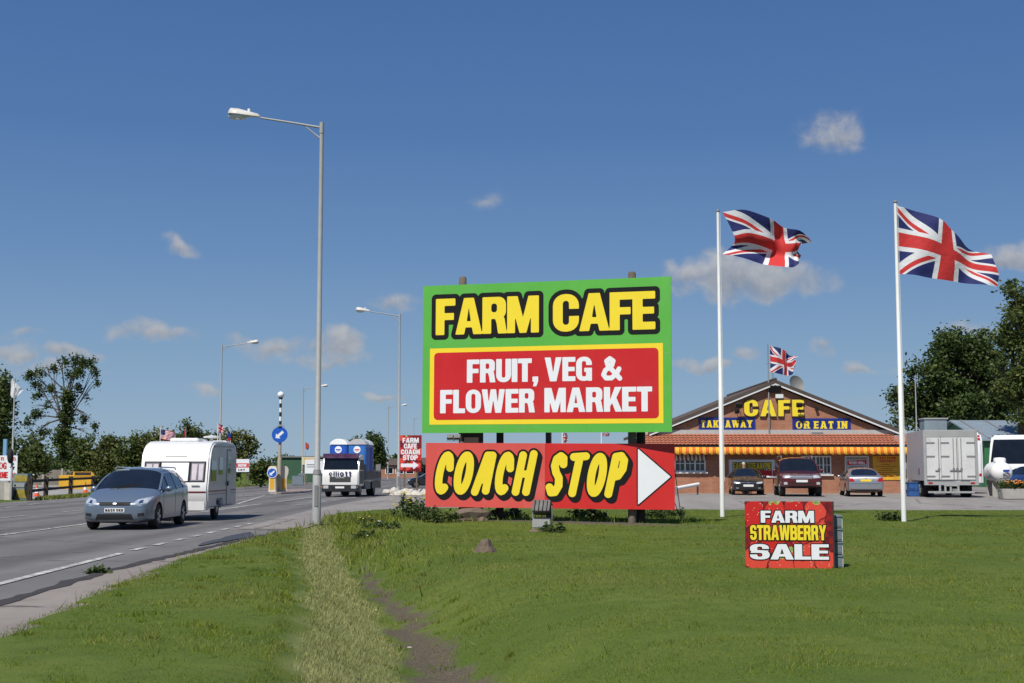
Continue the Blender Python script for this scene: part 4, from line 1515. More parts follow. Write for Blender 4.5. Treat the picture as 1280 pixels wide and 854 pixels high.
# canopy: white flashing, roll-tiled slope, dark soffit and striped awning
zc1, zc0 = cz(543), cz(557)
cxa, cxb = l(cx(803)), l(cx(1134))
MB().box(cxa, cxb, -.10, .0 - .003, zc1 - .05, cz(537.5)).build('flashing', M['lead'], cafe)
vs, fs = [], []
nt_ = int((cxb - cxa) / .055)
rows = 5
for r in range(rows):
    a, b_ = r / rows, (r + 1) / rows
    k0 = len(vs)
    for i in range(nt_ + 1):
        x = cxa + (cxb - cxa) * i / nt_
        w = .038 * abs(math.sin(math.pi * x / .22))
        for q, dz in ((a, .0), (b_, .035)):
            vs.append((x, -.08 - q * .58 - w * .6 - dz * .6, zc1 + (zc0 - zc1) * q + w + dz))
    for i in range(nt_):
        fs.append((k0 + 2 * i, k0 + 2 * i + 1, k0 + 2 * i + 3, k0 + 2 * i + 2))
cano = meshobj('canopy_roof', vs, fs, M['tile'], cafe, True)
MB().box(cxa, cxb, -.64, -.002, zc0 - .16, zc0 - .02).build('soffit', M['wood_dark'], cafe)
# awning valance: sloping cloth with scalloped lower edge and yellow/orange stripes
m, nt, b = newmat('awning_stripes')
x, y, z = xyz(nt, coords(nt))
s_ = ((x + 100.0) * (1 / .37)).op('FRACT')
t3 = s_.gt(.5)
c = mix(nt, t3, (.80, .44, .03), (.62, .125, .015))
c = mix(nt, (s_ - .25).abs().lt(.06).mx((s_ - .75).abs().lt(.06)) * .5, c, (.75, .22, .02))
nt.links.new(c, b.inputs['Base Color']); b.inputs['Roughness'].default_value = .8
M_AWN = m


def awning(name, x0, x1, y0, y1, z1, z0, scal, mat, parent, per=.37):
    vs, fs = [], []
    n = int((x1 - x0) / (per / 10))
    for i in range(n + 1):
        x = x0 + (x1 - x0) * i / n
        sc = abs(math.sin(math.pi * (x + 100.0) / per)) ** .6 * scal
        for q in (0, .5, 1):
            vs.append((x, y0 + (y1 - y0) * q + .015 * math.sin(x * 3) * q, z1 + (z0 - z1) * q - (sc if q == 1 else 0)))
    for i in range(n):
        for k in range(2): fs.append((3 * i + k, 3 * i + k + 1, 3 * i + k + 4, 3 * i + k + 3))
    o = meshobj(name, vs, fs, mat, parent, True)
    md = o.modifiers.new('thickness', 'SOLIDIFY')
    md.thickness = .015
    return o


awning('awning', l(cx(806)), l(cx(1134)), -.62, -.78, zc0 - .06, cz(566.5), .10, M_AWN, cafe)
mm, nt, b = newmat('window_awning_stripes')
x, y, z = xyz(nt, coords(nt))
nt.links.new(mix(nt, ((x + 100.0) * (1 / .22)).op('FRACT').gt(.5), (.62, .58, .52), (.22, .08, .05)), b.inputs['Base Color'])
# windows: frames of four lights
def window(px0, px1, py0, py1, n, blind=False):
    x0, x1, z0, z1 = l(cx(px0)), l(cx(px1)), cz(py1), cz(py0)
    fr = MB()
    t = .07
    fr.box(x0, x1, -.05, .05, z0, z0 + t).box(x0, x1, -.05, .05, z1 - t, z1)
    for i in range(n + 1):
        x = x0 + (x1 - x0 - t) * i / n
        fr.box(x, x + t, -.045, .045, z0 + t - .002, z1 - t + .002)
    w = fr.build('window', M['white_clean'], cafe)
    gb = MB()
    gb.box(x0 + t, x1 - t, -.012, -.002, z0 + t, z1 - t).build('pane', M['glass'], w)
    br = MB()
    for i in range(n):
        xa = x0 + (x1 - x0 - t) * i / n + t
        xb = x0 + (x1 - x0 - t) * (i + 1) / n
        br.box((xa + xb) / 2 - .015, (xa + xb) / 2 + .015, -.03, -.013, z0 + t, z1 - t)
        br.box(xa, xb, -.028, -.0135, (z0 + z1) / 2 - .015, (z0 + z1) / 2 + .015)
    br.build('glazing_bar', M['white_clean'], w)
    MB().box(x0 - .1, x1 + .1, -.14, .02, z0 - .08, z0 - .003).build('sill', M['fascia'], w)
    if blind: awning('window_awning', x0 - .02, x1 + .02, -.06, -.30, z1 + .22, z1 - .25, .06, mm, cafe, .22)


window(843, 882, 569, 590, 3, True)
window(1001, 1039, 570, 593, 4)
# notice boards on the wall
def wall_board(name, px0, px1, py0, py1, mat, frame=M['fascia']):
    x0, x1, z0, z1 = l(cx(px0)), l(cx(px1)), cz(py1), cz(py0)
    o = MB().box(0, x1 - x0, -.035, -.004, 0, z1 - z0).build(name, mat, cafe, loc=(x0, 0, z0))
    if frame:
        MB().box(0, x1 - x0, -.05, -.036, 0, .05).box(0, x1 - x0, -.05, -.036, z1 - z0 - .05, z1 - z0).box(0, .05, -.0495, -.036, .05, z1 - z0 - .05).box(x1 - x0 - .05, x1 - x0, -.0495, -.036, .05, z1 - z0 - .05).build('frame', frame, o)
    return o, x1 - x0, z1 - z0


bd, w, h = wall_board('steak_pie_board', 911, 969, 574.5, 597, M['sign_white'])
M['yel2'] = pbr('notice_yellow', (.80, .60, .03), .5, .04)
f = Field(0, 0, w, h, .02)
f.text('FARM STEAK PIE', .09 * w, .46 * h, .82 * w, .36 * h, gap=.05, pad=.1)
sheet('lettering_edge', trace(f.F, f, .035), pbr('notice_green', (.05, .06, .02), .5, .1), bd, .041)
sheet('lettering', trace(f.F, f, .0), M['yel2'], bd, .046)
sheet('pie_patch', [[(.62 * w, .10 * h), (.93 * w, .10 * h), (.93 * w, .40 * h), (.56 * w, .43 * h)]], M['red'], bd, .041)
sheet('pie_strip', [[(.08 * w, .12 * h), (.5 * w, .12 * h), (.46 * w, .3 * h), (.08 * w, .32 * h)]], pbr('notice_cream', (.62, .52, .30), .5, .3, 3), bd, .041)
bd, w, h = wall_board('grill_board', 1056, 1086, 570, 593, M['grey_white'])
sheet('red_band', [[(.10 * w, .50 * h), (.90 * w, .56 * h), (.90 * w, .78 * h), (.10 * w, .72 * h)]], M['red'], bd, .041)
words('lettering', bd, M['sign_white'], [('MIXED GRILL', .18 * w, .57 * h, .66 * w, .13 * h)], .02, .046)
MB().box(.10 * w, .62 * w, -.045, -.0365, .84 * h, .90 * h).box(.66 * w, .92 * w, -.045, -.0365, .84 * h, .90 * h).box(.2 * w, .8 * w, -.045, -.0365, .36 * h, .42 * h).build('small_print', M['galv_dark'], bd)
bd, w, h = wall_board('fast_food_board', 1091, 1126, 570, 600, M['skip_yellow'], None)
words('lettering', bd, M['red_bright'], [('FAST FOOD', .16 * w, .86 * h, .68 * w, .10 * h), ('TAKEAWAY', .18 * w, .73 * h, .64 * w, .10 * h)], .02, .039)
mb = MB()
for i, (a, b_) in enumerate(((.3, .62), (.12, .85), (.3, .7), (.2, .72), (.1, .86), (.24, .6), (.14, .8))):
    mb.box(a * w, b_ * w, -.040, -.0355, (.64 - i * .085) * h, (.66 - i * .085) * h)
mb.build('small_print', M['lens_red'], bd)
# blue boards and letters on the gable
for px0, px1, py0, py1, s_, u0, uw in ((874, 945, 522, 538, 'TAKEAWAY', .045, .90), (991.5, 1064.5, 523, 539.5, 'OR EAT IN', .06, .88)):
    bd, w, h = wall_board('blue_board', px0, px1, py0, py1, M['navy'], None)
    words('lettering', bd, M['yellow'], [(s_, u0 * w, .22 * h, uw * w, .56 * h)], .02, .039, font=SERIF, gap=.24)
    sheet('border', [[(.006 * w, .03 * h), (.994 * w, .03 * h), (.994 * w, .97 * h), (.006 * w, .97 * h)], [(.016 * w, .08 * h), (.984 * w, .08 * h), (.984 * w, .92 * h), (.016 * w, .92 * h)]], M['blue'], bd, .0375)
x0, x1, z0, z1 = l(cx(931)), l(cx(1006)), cz(520.5), cz(500)
f = Field(x0 - .2, z0 - .2, x1 + .2, z1 + .2, .025)
f.text('CAFE', x0, z0, x1 - x0, z1 - z0, gap=.10, pad=.2)
sheet('letter_edge', trace(f.F, f, .03), M['roof_brown'], cafe, .12, .1)
sheet('cafe_letters', trace(f.F, f, 0), M['yellow'], cafe, .128, .006)
# fittings on the gable
def gadget(px, py, s, lit=M['dark'], arm=.5):
    x, z = l(cx(px)), cz(py)
    mb = MB().bar((x, 0, z + .12), (x, -arm, z + .02), .03)
    mb.bx(Matrix.Translation((x, -arm, z)) @ Matrix.Rotation(.5, 4, 'X'), s, s * .6, s * .7)
    return mb.build('gable_floodlight', lit, cafe)


gadget(923, 507, .16, arm=.5); gadget(921, 515, .12, arm=.35); gadget(998, 507, .15, arm=.55)
gadget(970, 485.5, .30, arm=.12)
MB().box(l(cx(970.5)), l(cx(980)), -.2, 0, cz(498), cz(493)).build('alarm_box', M['fascia'], cafe)
MB().tube([(l(cx(1022)), -.2, cz(512)), (l(cx(1022)), 0, cz(511))], .09, 8).build('camera_dome', M['dark'], cafe, 50)
MB().box(l(cx(1015)), l(cx(1029)), -.16, -.101, cz(544), cz(540.5)).build('flashing_box', M['galv_dark'], cafe)
MB().tube([(l(cx(963)), -.06, cz(540)), (l(cx(963)), -.06, cz(500))], .035, 6).build('cable_pipe', M['galv_dark'], cafe)
# satellite dish and aerial on the roof
sd = thing('satellite_dish', 'grey mesh satellite dish standing on the brown cafe roof', 'satellite dish', (cx(1008), CY + 2.5, apex - .9))
prof = [(.02, .0), (.2, .02), (.38, .08), (.52, .17)]
Mx = Matrix.Rotation(R(70), 4, 'X') @ Matrix.Rotation(R(25), 4, 'Y')
mb = MB(); vs, fs = [], []
for r, hh in prof:
    for k in range(20): vs.append(Mx @ Vector((r * math.cos(.31416 * k), r * math.sin(.31416 * k), hh)) + Vector((0, 0, 1.0)))
for i in range(3):
    for k in range(20): fs.append((i * 20 + k, i * 20 + (k + 1) % 20, i * 20 + 20 + (k + 1) % 20, i * 20 + 20 + k))
mb.add(vs, fs).build('dish', M['galv_dark'], sd, 60)
MB().tube([(0, .1, -.6), (0, .1, 1.0)], .05, 8).build('mast', M['galv_dark'], sd)
# flagpole on the gable
bp = (cx(962), CY - .12, cz(541))
tp = P(961.5, 430, CY).z - bp[2]
rt = flagpole('flagpole', 'thin dark flagpole fixed to the cafe gable flying a ragged union flag', bp, tp, .045, M['galv_dark'], None, top_ball=False)
pxflag(rt, bp, FM['uk'], [(962.5, 432), (970, 434), (980, 438), (988, 444), (997, 446)], [(962.5, 465), (972, 467), (983, 469), (990, 468), (993, 456)],
       [(962.5, 465), (963, 454), (962.5, 443), (962.5, 432)], [(993, 456), (995, 453), (993, 449), (997, 446)], .18, 1.5, 1.0)
ae = thing('roof_aerial', 'thin television aerial on the cafe ridge beside the roof flag', 'aerial', (cx(977), CY + 2, apex + .1))
MB().tube([(0, 0, -.3), (0, 0, 1.3)], .025, 6).build('mast', M['galv_dark'], ae)
mb = MB().bar((-.4, 0, 1.2), (.5, 0, 1.2), .02)
for k in range(5): mb.bar((-.35 + k * .2, -.2, 1.2), (-.35 + k * .2, .2, 1.2), .015)
mb.build('antenna', M['galv_dark'], ae)
# white barrier pole and stays left of the cafe
b0, b1 = P(843, 611, 70), P(873, 605.5, 71.5)
bt = thing('barrier_pole', 'slanting white barrier pole beside the red board in front of the cafe', 'barrier', (b0.x, b0.y, .22))
b0.z -= .22; b1.z -= .22
MB().tube([(0, 0, b0.z), ((b1 - b0).x, (b1 - b0).y, b1.z)], .10, 10).build('boom', M['white'], bt, 50)
MB().box(-.15, .15, -.15, .15, 0, b0.z + .1).build('pedestal', M['galv_dark'], bt, bevel=.02)
MB().tube([((b1 - b0).x * .97, (b1 - b0).y, 0), ((b1 - b0).x * .97, (b1 - b0).y, b1.z - .1)], .05, 8).build('rest_post', M['galv_dark'], bt)
# guy wires behind the board's right end
gw = thing('guy_wires', 'dark slanting stay wires on the grass behind the right end of the red board', 'stay wires', (P(852, 640, 41.5).x, 41.5, 0))
for dx_, h_ in ((-.32, 2.1), (-.5, 1.2)):
    MB().tube([(0, 0, 0), (dx_, -.5, h_)], .012, 5).build('wire', M['dark'], gw)
MB().tube([(0, 0, -.2), (0, 0, .22)], .03, 6).build('stake', M['galv_dark'], gw)

# ------------------------------------------------------------------ vehicles
def decal(bvh, name, poly, side, mat, parent, off=.006, depth=.02, nu=6, nv=3):
    """a thin fitted piece laid on a body: poly = 4 corners (a,b) seen from 'front','rear','left','right'"""
    p = [Vector((q[0], q[1])) for q in poly]
    o0, dr = {'front': (lambda a, b_: Vector((a, -30, b_)), Vector((0, 1, 0))), 'rear': (lambda a, b_: Vector((a, 30, b_)), Vector((0, -1, 0))),
              'left': (lambda a, b_: Vector((-6, a, b_)), Vector((1, 0, 0))), 'right': (lambda a, b_: Vector((6, a, b_)), Vector((-1, 0, 0)))}[side]
    vs = []
    last = None
    for j in range(nv + 1):
        for i in range(nu + 1):
            u, v = i / nu, j / nv
            q = p[0] * (1 - u) * (1 - v) + p[1] * u * (1 - v) + p[2] * u * v + p[3] * (1 - u) * v
            hit, nrm, _, _ = bvh.ray_cast(o0(q.x, q.y), dr)
            if hit is None: hit = last or Vector((0, 0, .5)); nrm = -dr
            last = hit
            vs.append(hit - dr * off)
    n = nu + 1
    m_ = len(vs)
    vs += [v + dr * depth for v in vs]
    fs = []
    for j in range(nv):
        for i in range(nu):
            a = j * n + i
            fs += [(a, a + 1, a + n + 1, a + n), (a + m_, a + n + m_, a + n + 1 + m_, a + 1 + m_)]
    rim = [i for i in range(n)] + [j * n + nu for j in range(1, nv + 1)] + [nv * n + i for i in range(nu - 1, -1, -1)] + [j * n for j in range(nv - 1, 0, -1)]
    for a, b_ in zip(rim, rim[1:] + rim[:1]): fs.append((a, a + m_, b_ + m_, b_))
    mb = MB(); mb.add(vs, fs)
    return mb.build(name, mat, parent, 50)


def wheel(parent, c, r, w, spokes=5, rim=M['alloy'], side=1):
    wv = MB().lathe([(r * .62, -w / 2), (r * .93, -w / 2), (r, -w * .32), (r, w * .32), (r * .93, w / 2), (r * .62, w / 2)], 'x', c, 24).build('wheel', M['rubber'], parent, 40)
    mb = MB()
    x0 = c[0] + side * (w / 2 - .03)
    mb.lathe([(r * .60, -.02), (r * .63, .02)], 'x', (x0, c[1], c[2]), 22)
    for k in range(spokes):
        t = 2 * math.pi * k / spokes
        mb.bar((x0 + side * .022, c[1], c[2]), (x0 + side * .028, c[1] + math.cos(t) * r * .58, c[2] + math.sin(t) * r * .58), .03, r * .2)
    mb.lathe([(r * .15, -.03), (r * .15, .05)], 'x', (x0, c[1], c[2]), 10)
    mb.build('rim', rim, wv, 40)
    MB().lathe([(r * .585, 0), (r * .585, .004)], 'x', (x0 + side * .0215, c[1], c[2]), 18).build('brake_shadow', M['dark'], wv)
    return wv


def loft_car(name, label, S, L, paint, wheels, wr, loc, rz, windscreen, rear, sides, group=None, roofglass=None, ww=.2, bottom=None):
    """S: stations (y, zb, zbelt, zwin, zedge, zc, hwb, hwbelt, hwwin, hwedge)"""
    t = thing(name, label, 'car', loc, rz, group)
    vs, fs, mi = [], [], []
    n = 16
    for y, zb, zbelt, zw, ze, zc, hb, hbe, hw, he in S:
        hm = max(hb, hbe) + .008
        half = [(0, zb), (hb * .8, zb), (hb, zb + .1), (hm, zb + .1 + (zbelt - zb - .1) * .55), (hbe, zbelt), (hw, zw), (he, ze), (he * .55, ze + (zc - ze) * .75), (0, zc)]
        ring = half + [(-a, b_) for a, b_ in reversed(half[1:-1])]
        vs += [(a, y - L / 2, b_) for a, b_ in ring]
    for i in range(len(S) - 1):
        for j in range(n):
            fs.append((i * n + j, i * n + (j + 1) % n, (i + 1) * n + (j + 1) % n, (i + 1) * n + j))
            q = j if j < 8 else 15 - j
            k = 0
            if i == windscreen and q in (5, 6, 7): k = 1
            elif i == rear and q in (6, 7): k = 3
            if i in sides and q == 4: k = 2
            elif q == 4 and min(sides) < i < max(sides): k = 4
            mi.append(k)
    fs.append(tuple(range(n))); mi.append(0)
    fs.append(tuple(range((len(S) - 1) * n, len(S) * n))); mi.append(0)
    me = bpy.data.meshes.new('car_shell')
    me.from_pydata(vs, [], fs)
    mats = [paint, M['glass'], M['glass'], M['glass'], M['dark']]
    for m_ in mats: me.materials.append(m_)
    me.polygons.foreach_set('material_index', mi)
    bm = bmesh.new(); bm.from_mesh(me)
    bmesh.ops.recalc_face_normals(bm, faces=bm.faces)
    cl = bm.edges.layers.float.new('crease_edge')
    bm.verts.ensure_lookup_table()
    for e in bm.edges:
        a, b_ = e.verts[0].index, e.verts[1].index
        ja, jb = a % n, b_ % n
        if ja == jb and ja in (4, 12, 2, 14): e[cl] = .55
        ms_ = {f.material_index for f in e.link_faces}
        if len(ms_) > 1: e[cl] = .75
    bm.to_mesh(me); bm.free()
    tmp = bpy.data.objects.new('car_shell', me)
    col.objects.link(tmp)
    sdv = tmp.modifiers.new('s', 'SUBSURF'); sdv.levels = 2; sdv.render_levels = 2
    cut = MB()
    for wy in wheels:
        for s in (-1, 1):
            x0 = max(S[k][7] for k in range(len(S)))
            cut.lathe([(wr * 1.16, min(s * (x0 - .30), s * (x0 + .3))), (wr * 1.16, max(s * (x0 - .30), s * (x0 + .3)))], 'x', (0, wy - L / 2, wr), 28)
    co_ = cut.build('cutter', M['dark'])
    for k in range(4): co_.data.materials.append(M['dark'])
    co_.data.polygons.foreach_set('material_index', [4] * len(co_.data.polygons))
    bo = tmp.modifiers.new('b', 'BOOLEAN'); bo.object = co_; bo.operation = 'DIFFERENCE'; bo.solver = 'EXACT'
    dg = bpy.context.evaluated_depsgraph_get()
    full = bpy.data.meshes.new_from_object(tmp.evaluated_get(dg))
    bpy.data.objects.remove(tmp); bpy.data.objects.remove(co_)
    bm = bmesh.new(); bm.from_mesh(full)
    bvh = BVHTree.FromBMesh(bm)

    def split(keep, nm, mlist, remap):
        b2 = bm.copy()
        bmesh.ops.delete(b2, geom=[f for f in b2.faces if not keep(f)], context='FACES')
        for f in b2.faces: f.material_index = remap.get(f.material_index, 0); f.smooth = True
        me2 = bpy.data.meshes.new(nm); b2.to_mesh(me2); b2.free()
        for m_ in mlist: me2.materials.append(m_)
        me2.set_sharp_from_angle(angle=R(38))
        o = bpy.data.objects.new(nm, me2); col.objects.link(o); o.parent = t
        return o

    split(lambda f: f.material_index in (0, 4), 'body', [paint, M['dark']], {4: 1})
    split(lambda f: f.material_index == 1, 'windscreen', [M['glass']], {})
    if rear is not None: split(lambda f: f.material_index == 3, 'rear_window', [M['glass']], {})
    for i in sides:
        y0, y1 = S[i][0] - L / 2, S[i + 1][0] - L / 2
        for s in (-1, 1):
            split(lambda f: f.material_index == 2 and s * f.calc_center_median().x > 0 and y0 - .06 <= f.calc_center_median().y <= y1 + .06, 'side_window', [M['glass']], {})
    bm.free(); bpy.data.meshes.remove(full)
    xo = max(s[7] for s in S)
    A, B_ = S[windscreen], S[windscreen + 1]
    for s in (-1, 1):
        pa, pb = Vector((s * A[8], A[0] - L / 2, A[3])), Vector((s * B_[8], B_[0] - L / 2, B_[3]))
        MB().tube([pa.lerp(pb, k / 6) + Vector((s * .012 * math.sin(math.pi * k / 6), 0, .035 * math.sin(math.pi * k / 6))) for k in range(7)], .032, 8).build('pillar', paint, t, 50)
    for wy in wheels:
        for s in (-1, 1): wheel(t, (s * (xo - ww / 2 - .015), wy - L / 2, wr), wr, ww, 5, side=s)
    return t, bvh


def mirrors(t, y, x, z, paint):
    for s in (-1, 1):
        MB().ball((s * (x + .09), y, z), (.10, .07, .075), 12, 8).bar((s * (x - .05), y + .02, z - .03), (s * (x + .05), y, z - .02), .05, .03).build('wing_mirror', paint, t, 70)


def plate(bvh, t, x, z, side, mat, text=None, w=.52, h=.112):
    o = decal(bvh, 'number_plate', [(x - w / 2, z - h / 2), (x + w / 2, z - h / 2), (x + w / 2, z + h / 2), (x - w / 2, z + h / 2)], side, mat, t, .012, .02, 2, 1)
    if text:
        vsr = [v.co for v in o.data.vertices]
        yy = min(v.y for v in vsr) if side == 'front' else max(v.y for v in vsr)
        T = Matrix.Translation((x - w / 2 if side == 'front' else x + w / 2, yy, z - h / 2)) @ (Matrix.Identity(4) if side == 'front' else Matrix.Rotation(math.pi, 4, 'Z'))
        words('lettering', o, M['ink'], [(text, .05 * w, .17 * h, .9 * w, .66 * h)], .006, .004, T=T, gap=.16)
    return o


# nearest car: blue-grey people carrier
PB = carpaint('blue_grey_paint', (.170, .220, .285), .45)
SM = [(0.00, .30, .62, .66, .68, .69, .66, .66, .56, .44), (.07, .20, .66, .71, .74, .75, .80, .79, .68, .54), (.40, .17, .78, .83, .87, .89, .90, .89, .78, .64), (.85, .16, .89, .95, .99, 1.015, .93, .925, .84, .72),
      (1.15, .16, .95, 1.00, 1.05, 1.08, .935, .935, .87, .76), (2.05, .16, 1.00, 1.45, 1.54, 1.60, .94, .935, .73, .63), (2.12, .16, 1.00, 1.47, 1.56, 1.62, .94, .935, .73, .63), (2.85, .16, 1.03, 1.51, 1.60, 1.665, .94, .935, .72, .63),
      (2.93, .16, 1.03, 1.51, 1.60, 1.665, .94, .935, .72, .63), (3.70, .16, 1.06, 1.49, 1.58, 1.65, .94, .93, .71, .61), (3.78, .16, 1.06, 1.49, 1.58, 1.65, .94, .93, .71, .61), (4.35, .18, 1.10, 1.42, 1.52, 1.60, .92, .91, .68, .58),
      (4.45, .2, 1.1, 1.38, 1.49, 1.57, .91, .90, .67, .57), (4.68, .24, 1.04, 1.08, 1.12, 1.15, .87, .86, .76, .6), (4.77, .32, .92, .95, .97, .98, .80, .78, .68, .5)]
cg = (-10.42, 37.75)
car, bv = loft_car('people_carrier', 'blue-grey people carrier towing the white caravan along the road', SM, 4.77, PB, (.95, 3.80), .335, (cg[0], cg[1], 0), R(.8), 4, 12, (4, 6, 8, 10), ww=.215)
hl = [(.42, .655), (.80, .70), (.865, .87), (.56, .80)]
for s in (-1, 1):
    q = [(s * a, b_) for a, b_ in hl]
    o = decal(bv, 'headlight', q, 'front', M['lens_clear'], car, .008)
    decal(bv, 'lamp_reflector', [(s * .60, .70), (s * .70, .715), (s * .70, .79), (s * .62, .775)], 'front', M['chrome'], o, .014)
    decal(bv, 'fog_lamp', [(s * .60, .36), (s * .76, .37), (s * .76, .45), (s * .60, .44)], 'front', M['dark'], car, .006)
decal(bv, 'upper_grille', [(-.38, .64), (.38, .64), (.43, .73), (-.43, .73)], 'front', M['dark'], car, .006)
decal(bv, 'badge', [(-.04, .668), (.04, .668), (.04, .705), (-.04, .705)], 'front', M['alloy'], car, .016)
decal(bv, 'lower_grille', [(-.50, .275), (.50, .275), (.44, .42), (-.44, .42)], 'front', M['dark'], car, .006)
decal(bv, 'bumper_lip', [(-.62, .225), (.62, .225), (.62, .25), (-.62, .25)], 'front', M['galv'], car, .012, nu=10)
plate(bv, car, 0, .52, 'front', M['plate_white'], 'NA59 VKK')
mirrors(car, 1.62 - 4.77 / 2, .93, 1.06, PB)
for yy in (2.05, 2.95): decal(bv, 'door_handle', [(yy - .1, .90), (yy + .08, .90), (yy + .08, .93), (yy - .1, .93)], 'right', M['chrome'], car, .02)
for yy in (-.98, .35, 1.28): decal(bv, 'door_seam', [(yy, .35), (yy + .012, .35), (yy + .012, .98), (yy, .98)], 'right', M['dark'], car, .003, nu=1, nv=8)
for s in (-1, 1): MB().tube([(s * .62, -.2, 1.59), (s * .63, .0, 1.645), (s * .63, 1.5, 1.635), (s * .6, 1.75, 1.58)], .018, 6).build('roof_rail', M['alloy'], car)
for s in (-1, 1): MB().bar((s * .1 - .35, -1.28, 1.085), (s * .1 + .28, -1.02, 1.19), .025).build('wiper', M['dark'], car)
MB().bx(Matrix.Translation((-.35, -.37, 1.545)) @ Matrix.Rotation(.5, 4, 'X'), .18, .01, .03).build('visor_strip', M['lens_clear'], car)

# black hatchback by the cafe
PK = carpaint('black_paint', (.008, .009, .013), .0, .04)
HB = [(0.00, .32, .58, .62, .64, .65, .60, .60, .5, .4), (.07, .22, .62, .67, .70, .71, .76, .75, .64, .5), (.45, .18, .74, .79, .83, .85, .83, .83, .72, .58), (1.0, .17, .84, .88, .92, .945, .85, .85, .77, .66),
      (1.15, .17, .88, .92, .95, .98, .855, .855, .79, .68), (1.85, .17, .92, 1.27, 1.34, 1.39, .86, .855, .66, .56), (1.92, .17, .92, 1.28, 1.355, 1.405, .86, .855, .66, .56), (2.5, .17, .94, 1.31, 1.38, 1.425, .86, .855, .65, .56),
      (2.57, .17, .94, 1.31, 1.38, 1.425, .86, .855, .65, .56), (3.2, .18, .97, 1.27, 1.35, 1.40, .855, .85, .63, .54), (3.35, .19, .98, 1.22, 1.31, 1.365, .85, .845, .62, .53), (3.75, .24, .96, 1.0, 1.03, 1.05, .80, .79, .68, .5), (3.82, .32, .85, .88, .9, .91, .72, .70, .6, .4)]
g = P(933, 617, 70.5)
hcar, bv = loft_car('hatchback', 'small black hatchback parked nose out before the cafe wall', HB, 3.82, PK, (.72, 3.15), .29, (g.x + .28, 72.2, fz(13, 72.2)), R(-6), 4, 10, (4, 6, 8), ww=.18)
for s in (-1, 1):
    decal(bv, 'headlight', [(s * .40, .58), (s * .74, .60), (s * .74, .70), (s * .44, .67)], 'front', M['lens_clear'], hcar, .008)
    decal(bv, 'fog_lamp', [(s * .5, .33), (s * .64, .33), (s * .64, .39), (s * .5, .39)], 'front', M['galv'], hcar, .006)
decal(bv, 'grille', [(-.3, .36), (.3, .36), (.3, .44), (-.3, .44)], 'front', M['dark'], hcar, .006)
decal(bv, 'badge', [(-.04, .60), (.04, .60), (.04, .65), (-.04, .65)], 'front', M['chrome'], hcar, .012)
plate(bv, hcar, 0, .49, 'front', M['plate_white'])
mirrors(hcar, 1.4 - 1.91, .86, .95, PK)
# dark car mostly behind the billboard, on the side road
hc2 = copy_tree(hcar)
hc2['label'] = 'dark car nosing out on the side road, mostly hidden behind the red board'
hc2.location = (P(536, 604, 118).x, 118, 0.01); hc2.rotation_euler = (0, 0, R(-80))

# dark red off-roader
PR = carpaint('dark_red_paint', (.11, .010, .016))
SU = [(0.00, .50, .82, .88, .92, .94, .80, .80, .70, .5), (.06, .42, .86, .95, 1.0, 1.02, .90, .90, .80, .64), (.4, .38, .95, 1.05, 1.10, 1.12, .96, .955, .86, .7), (1.2, .36, 1.05, 1.10, 1.15, 1.17, .975, .97, .90, .78),
      (1.4, .36, 1.08, 1.13, 1.17, 1.20, .98, .975, .91, .80), (2.1, .36, 1.12, 1.66, 1.76, 1.82, .985, .975, .80, .70), (2.17, .36, 1.12, 1.68, 1.78, 1.84, .985, .975, .80, .70), (2.95, .36, 1.13, 1.70, 1.80, 1.87, .985, .975, .80, .70),
      (3.05, .36, 1.13, 1.70, 1.80, 1.87, .985, .975, .80, .70), (3.85, .36, 1.14, 1.69, 1.79, 1.86, .985, .97, .79, .69), (3.95, .36, 1.14, 1.69, 1.79, 1.86, .985, .97, .79, .69), (4.6, .40, 1.15, 1.62, 1.73, 1.81, .965, .955, .77, .67), (4.75, .42, 1.14, 1.52, 1.64, 1.72, .95, .94, .75, .65), (4.92, .45, 1.08, 1.12, 1.16, 1.18, .93, .92, .85, .7), (4.97, .55, 1.0, 1.02, 1.04, 1.05, .88, .86, .75, .6)]
g = P(998, 620, 66.5)
scar, bv = loft_car('off_road_car', 'large dark red off-roader parked nose out in front of the cafe', SU, 4.97, PR, (.95, 3.80), .39, (g.x + .50, 69.2, fz(13, 69.2)), R(-6), 4, 12, (4, 6, 8, 10), ww=.26)
for s in (-1, 1):
    decal(bv, 'headlight', [(s * .52, .86), (s * .86, .88), (s * .86, 1.02), (s * .50, 1.02)], 'front', M['lens_clear'], scar, .01)
    decal(bv, 'fog_lamp', [(s * .66, .56), (s * .82, .56), (s * .82, .68), (s * .66, .68)], 'front', M['lens_clear'], scar, .008)
    MB().tube([(s * .72, .0 - .2, 1.80), (s * .72, .2 - .2, 1.92), (s * .72, 2.0, 1.91), (s * .72, 2.2, 1.80)], .025, 6).build('roof_rail', M['alloy'], scar)
gr = decal(bv, 'grille', [(-.47, .84), (.47, .84), (.49, 1.02), (-.49, 1.02)], 'front', M['galv'], scar, .01)
for k in range(3): decal(bv, 'grille_bar', [(-.46, .87 + k * .05), (.46, .87 + k * .05), (.46, .89 + k * .05), (-.46, .89 + k * .05)], 'front', M['chrome'], gr, .022)
decal(bv, 'lower_grille', [(-.5, .58), (.5, .58), (.55, .66), (-.55, .66)], 'front', M['dark'], scar, .006)
decal(bv, 'skid_plate', [(-.62, .44), (.62, .44), (.62, .50), (-.62, .50)], 'front', M['dark'], scar, .01)
plate(bv, scar, 0, .73, 'front', M['plate_white'])
mirrors(scar, 1.75 - 2.48, 1.0, 1.22, PR)
scar.scale = (1.07, 1.0, 1.05)
for s in (-1, 1): MB().ball((s * .3, -.15, 1.845), (.06, .04, .02), 8, 4).build('roof_marker', M['amber'], scar)

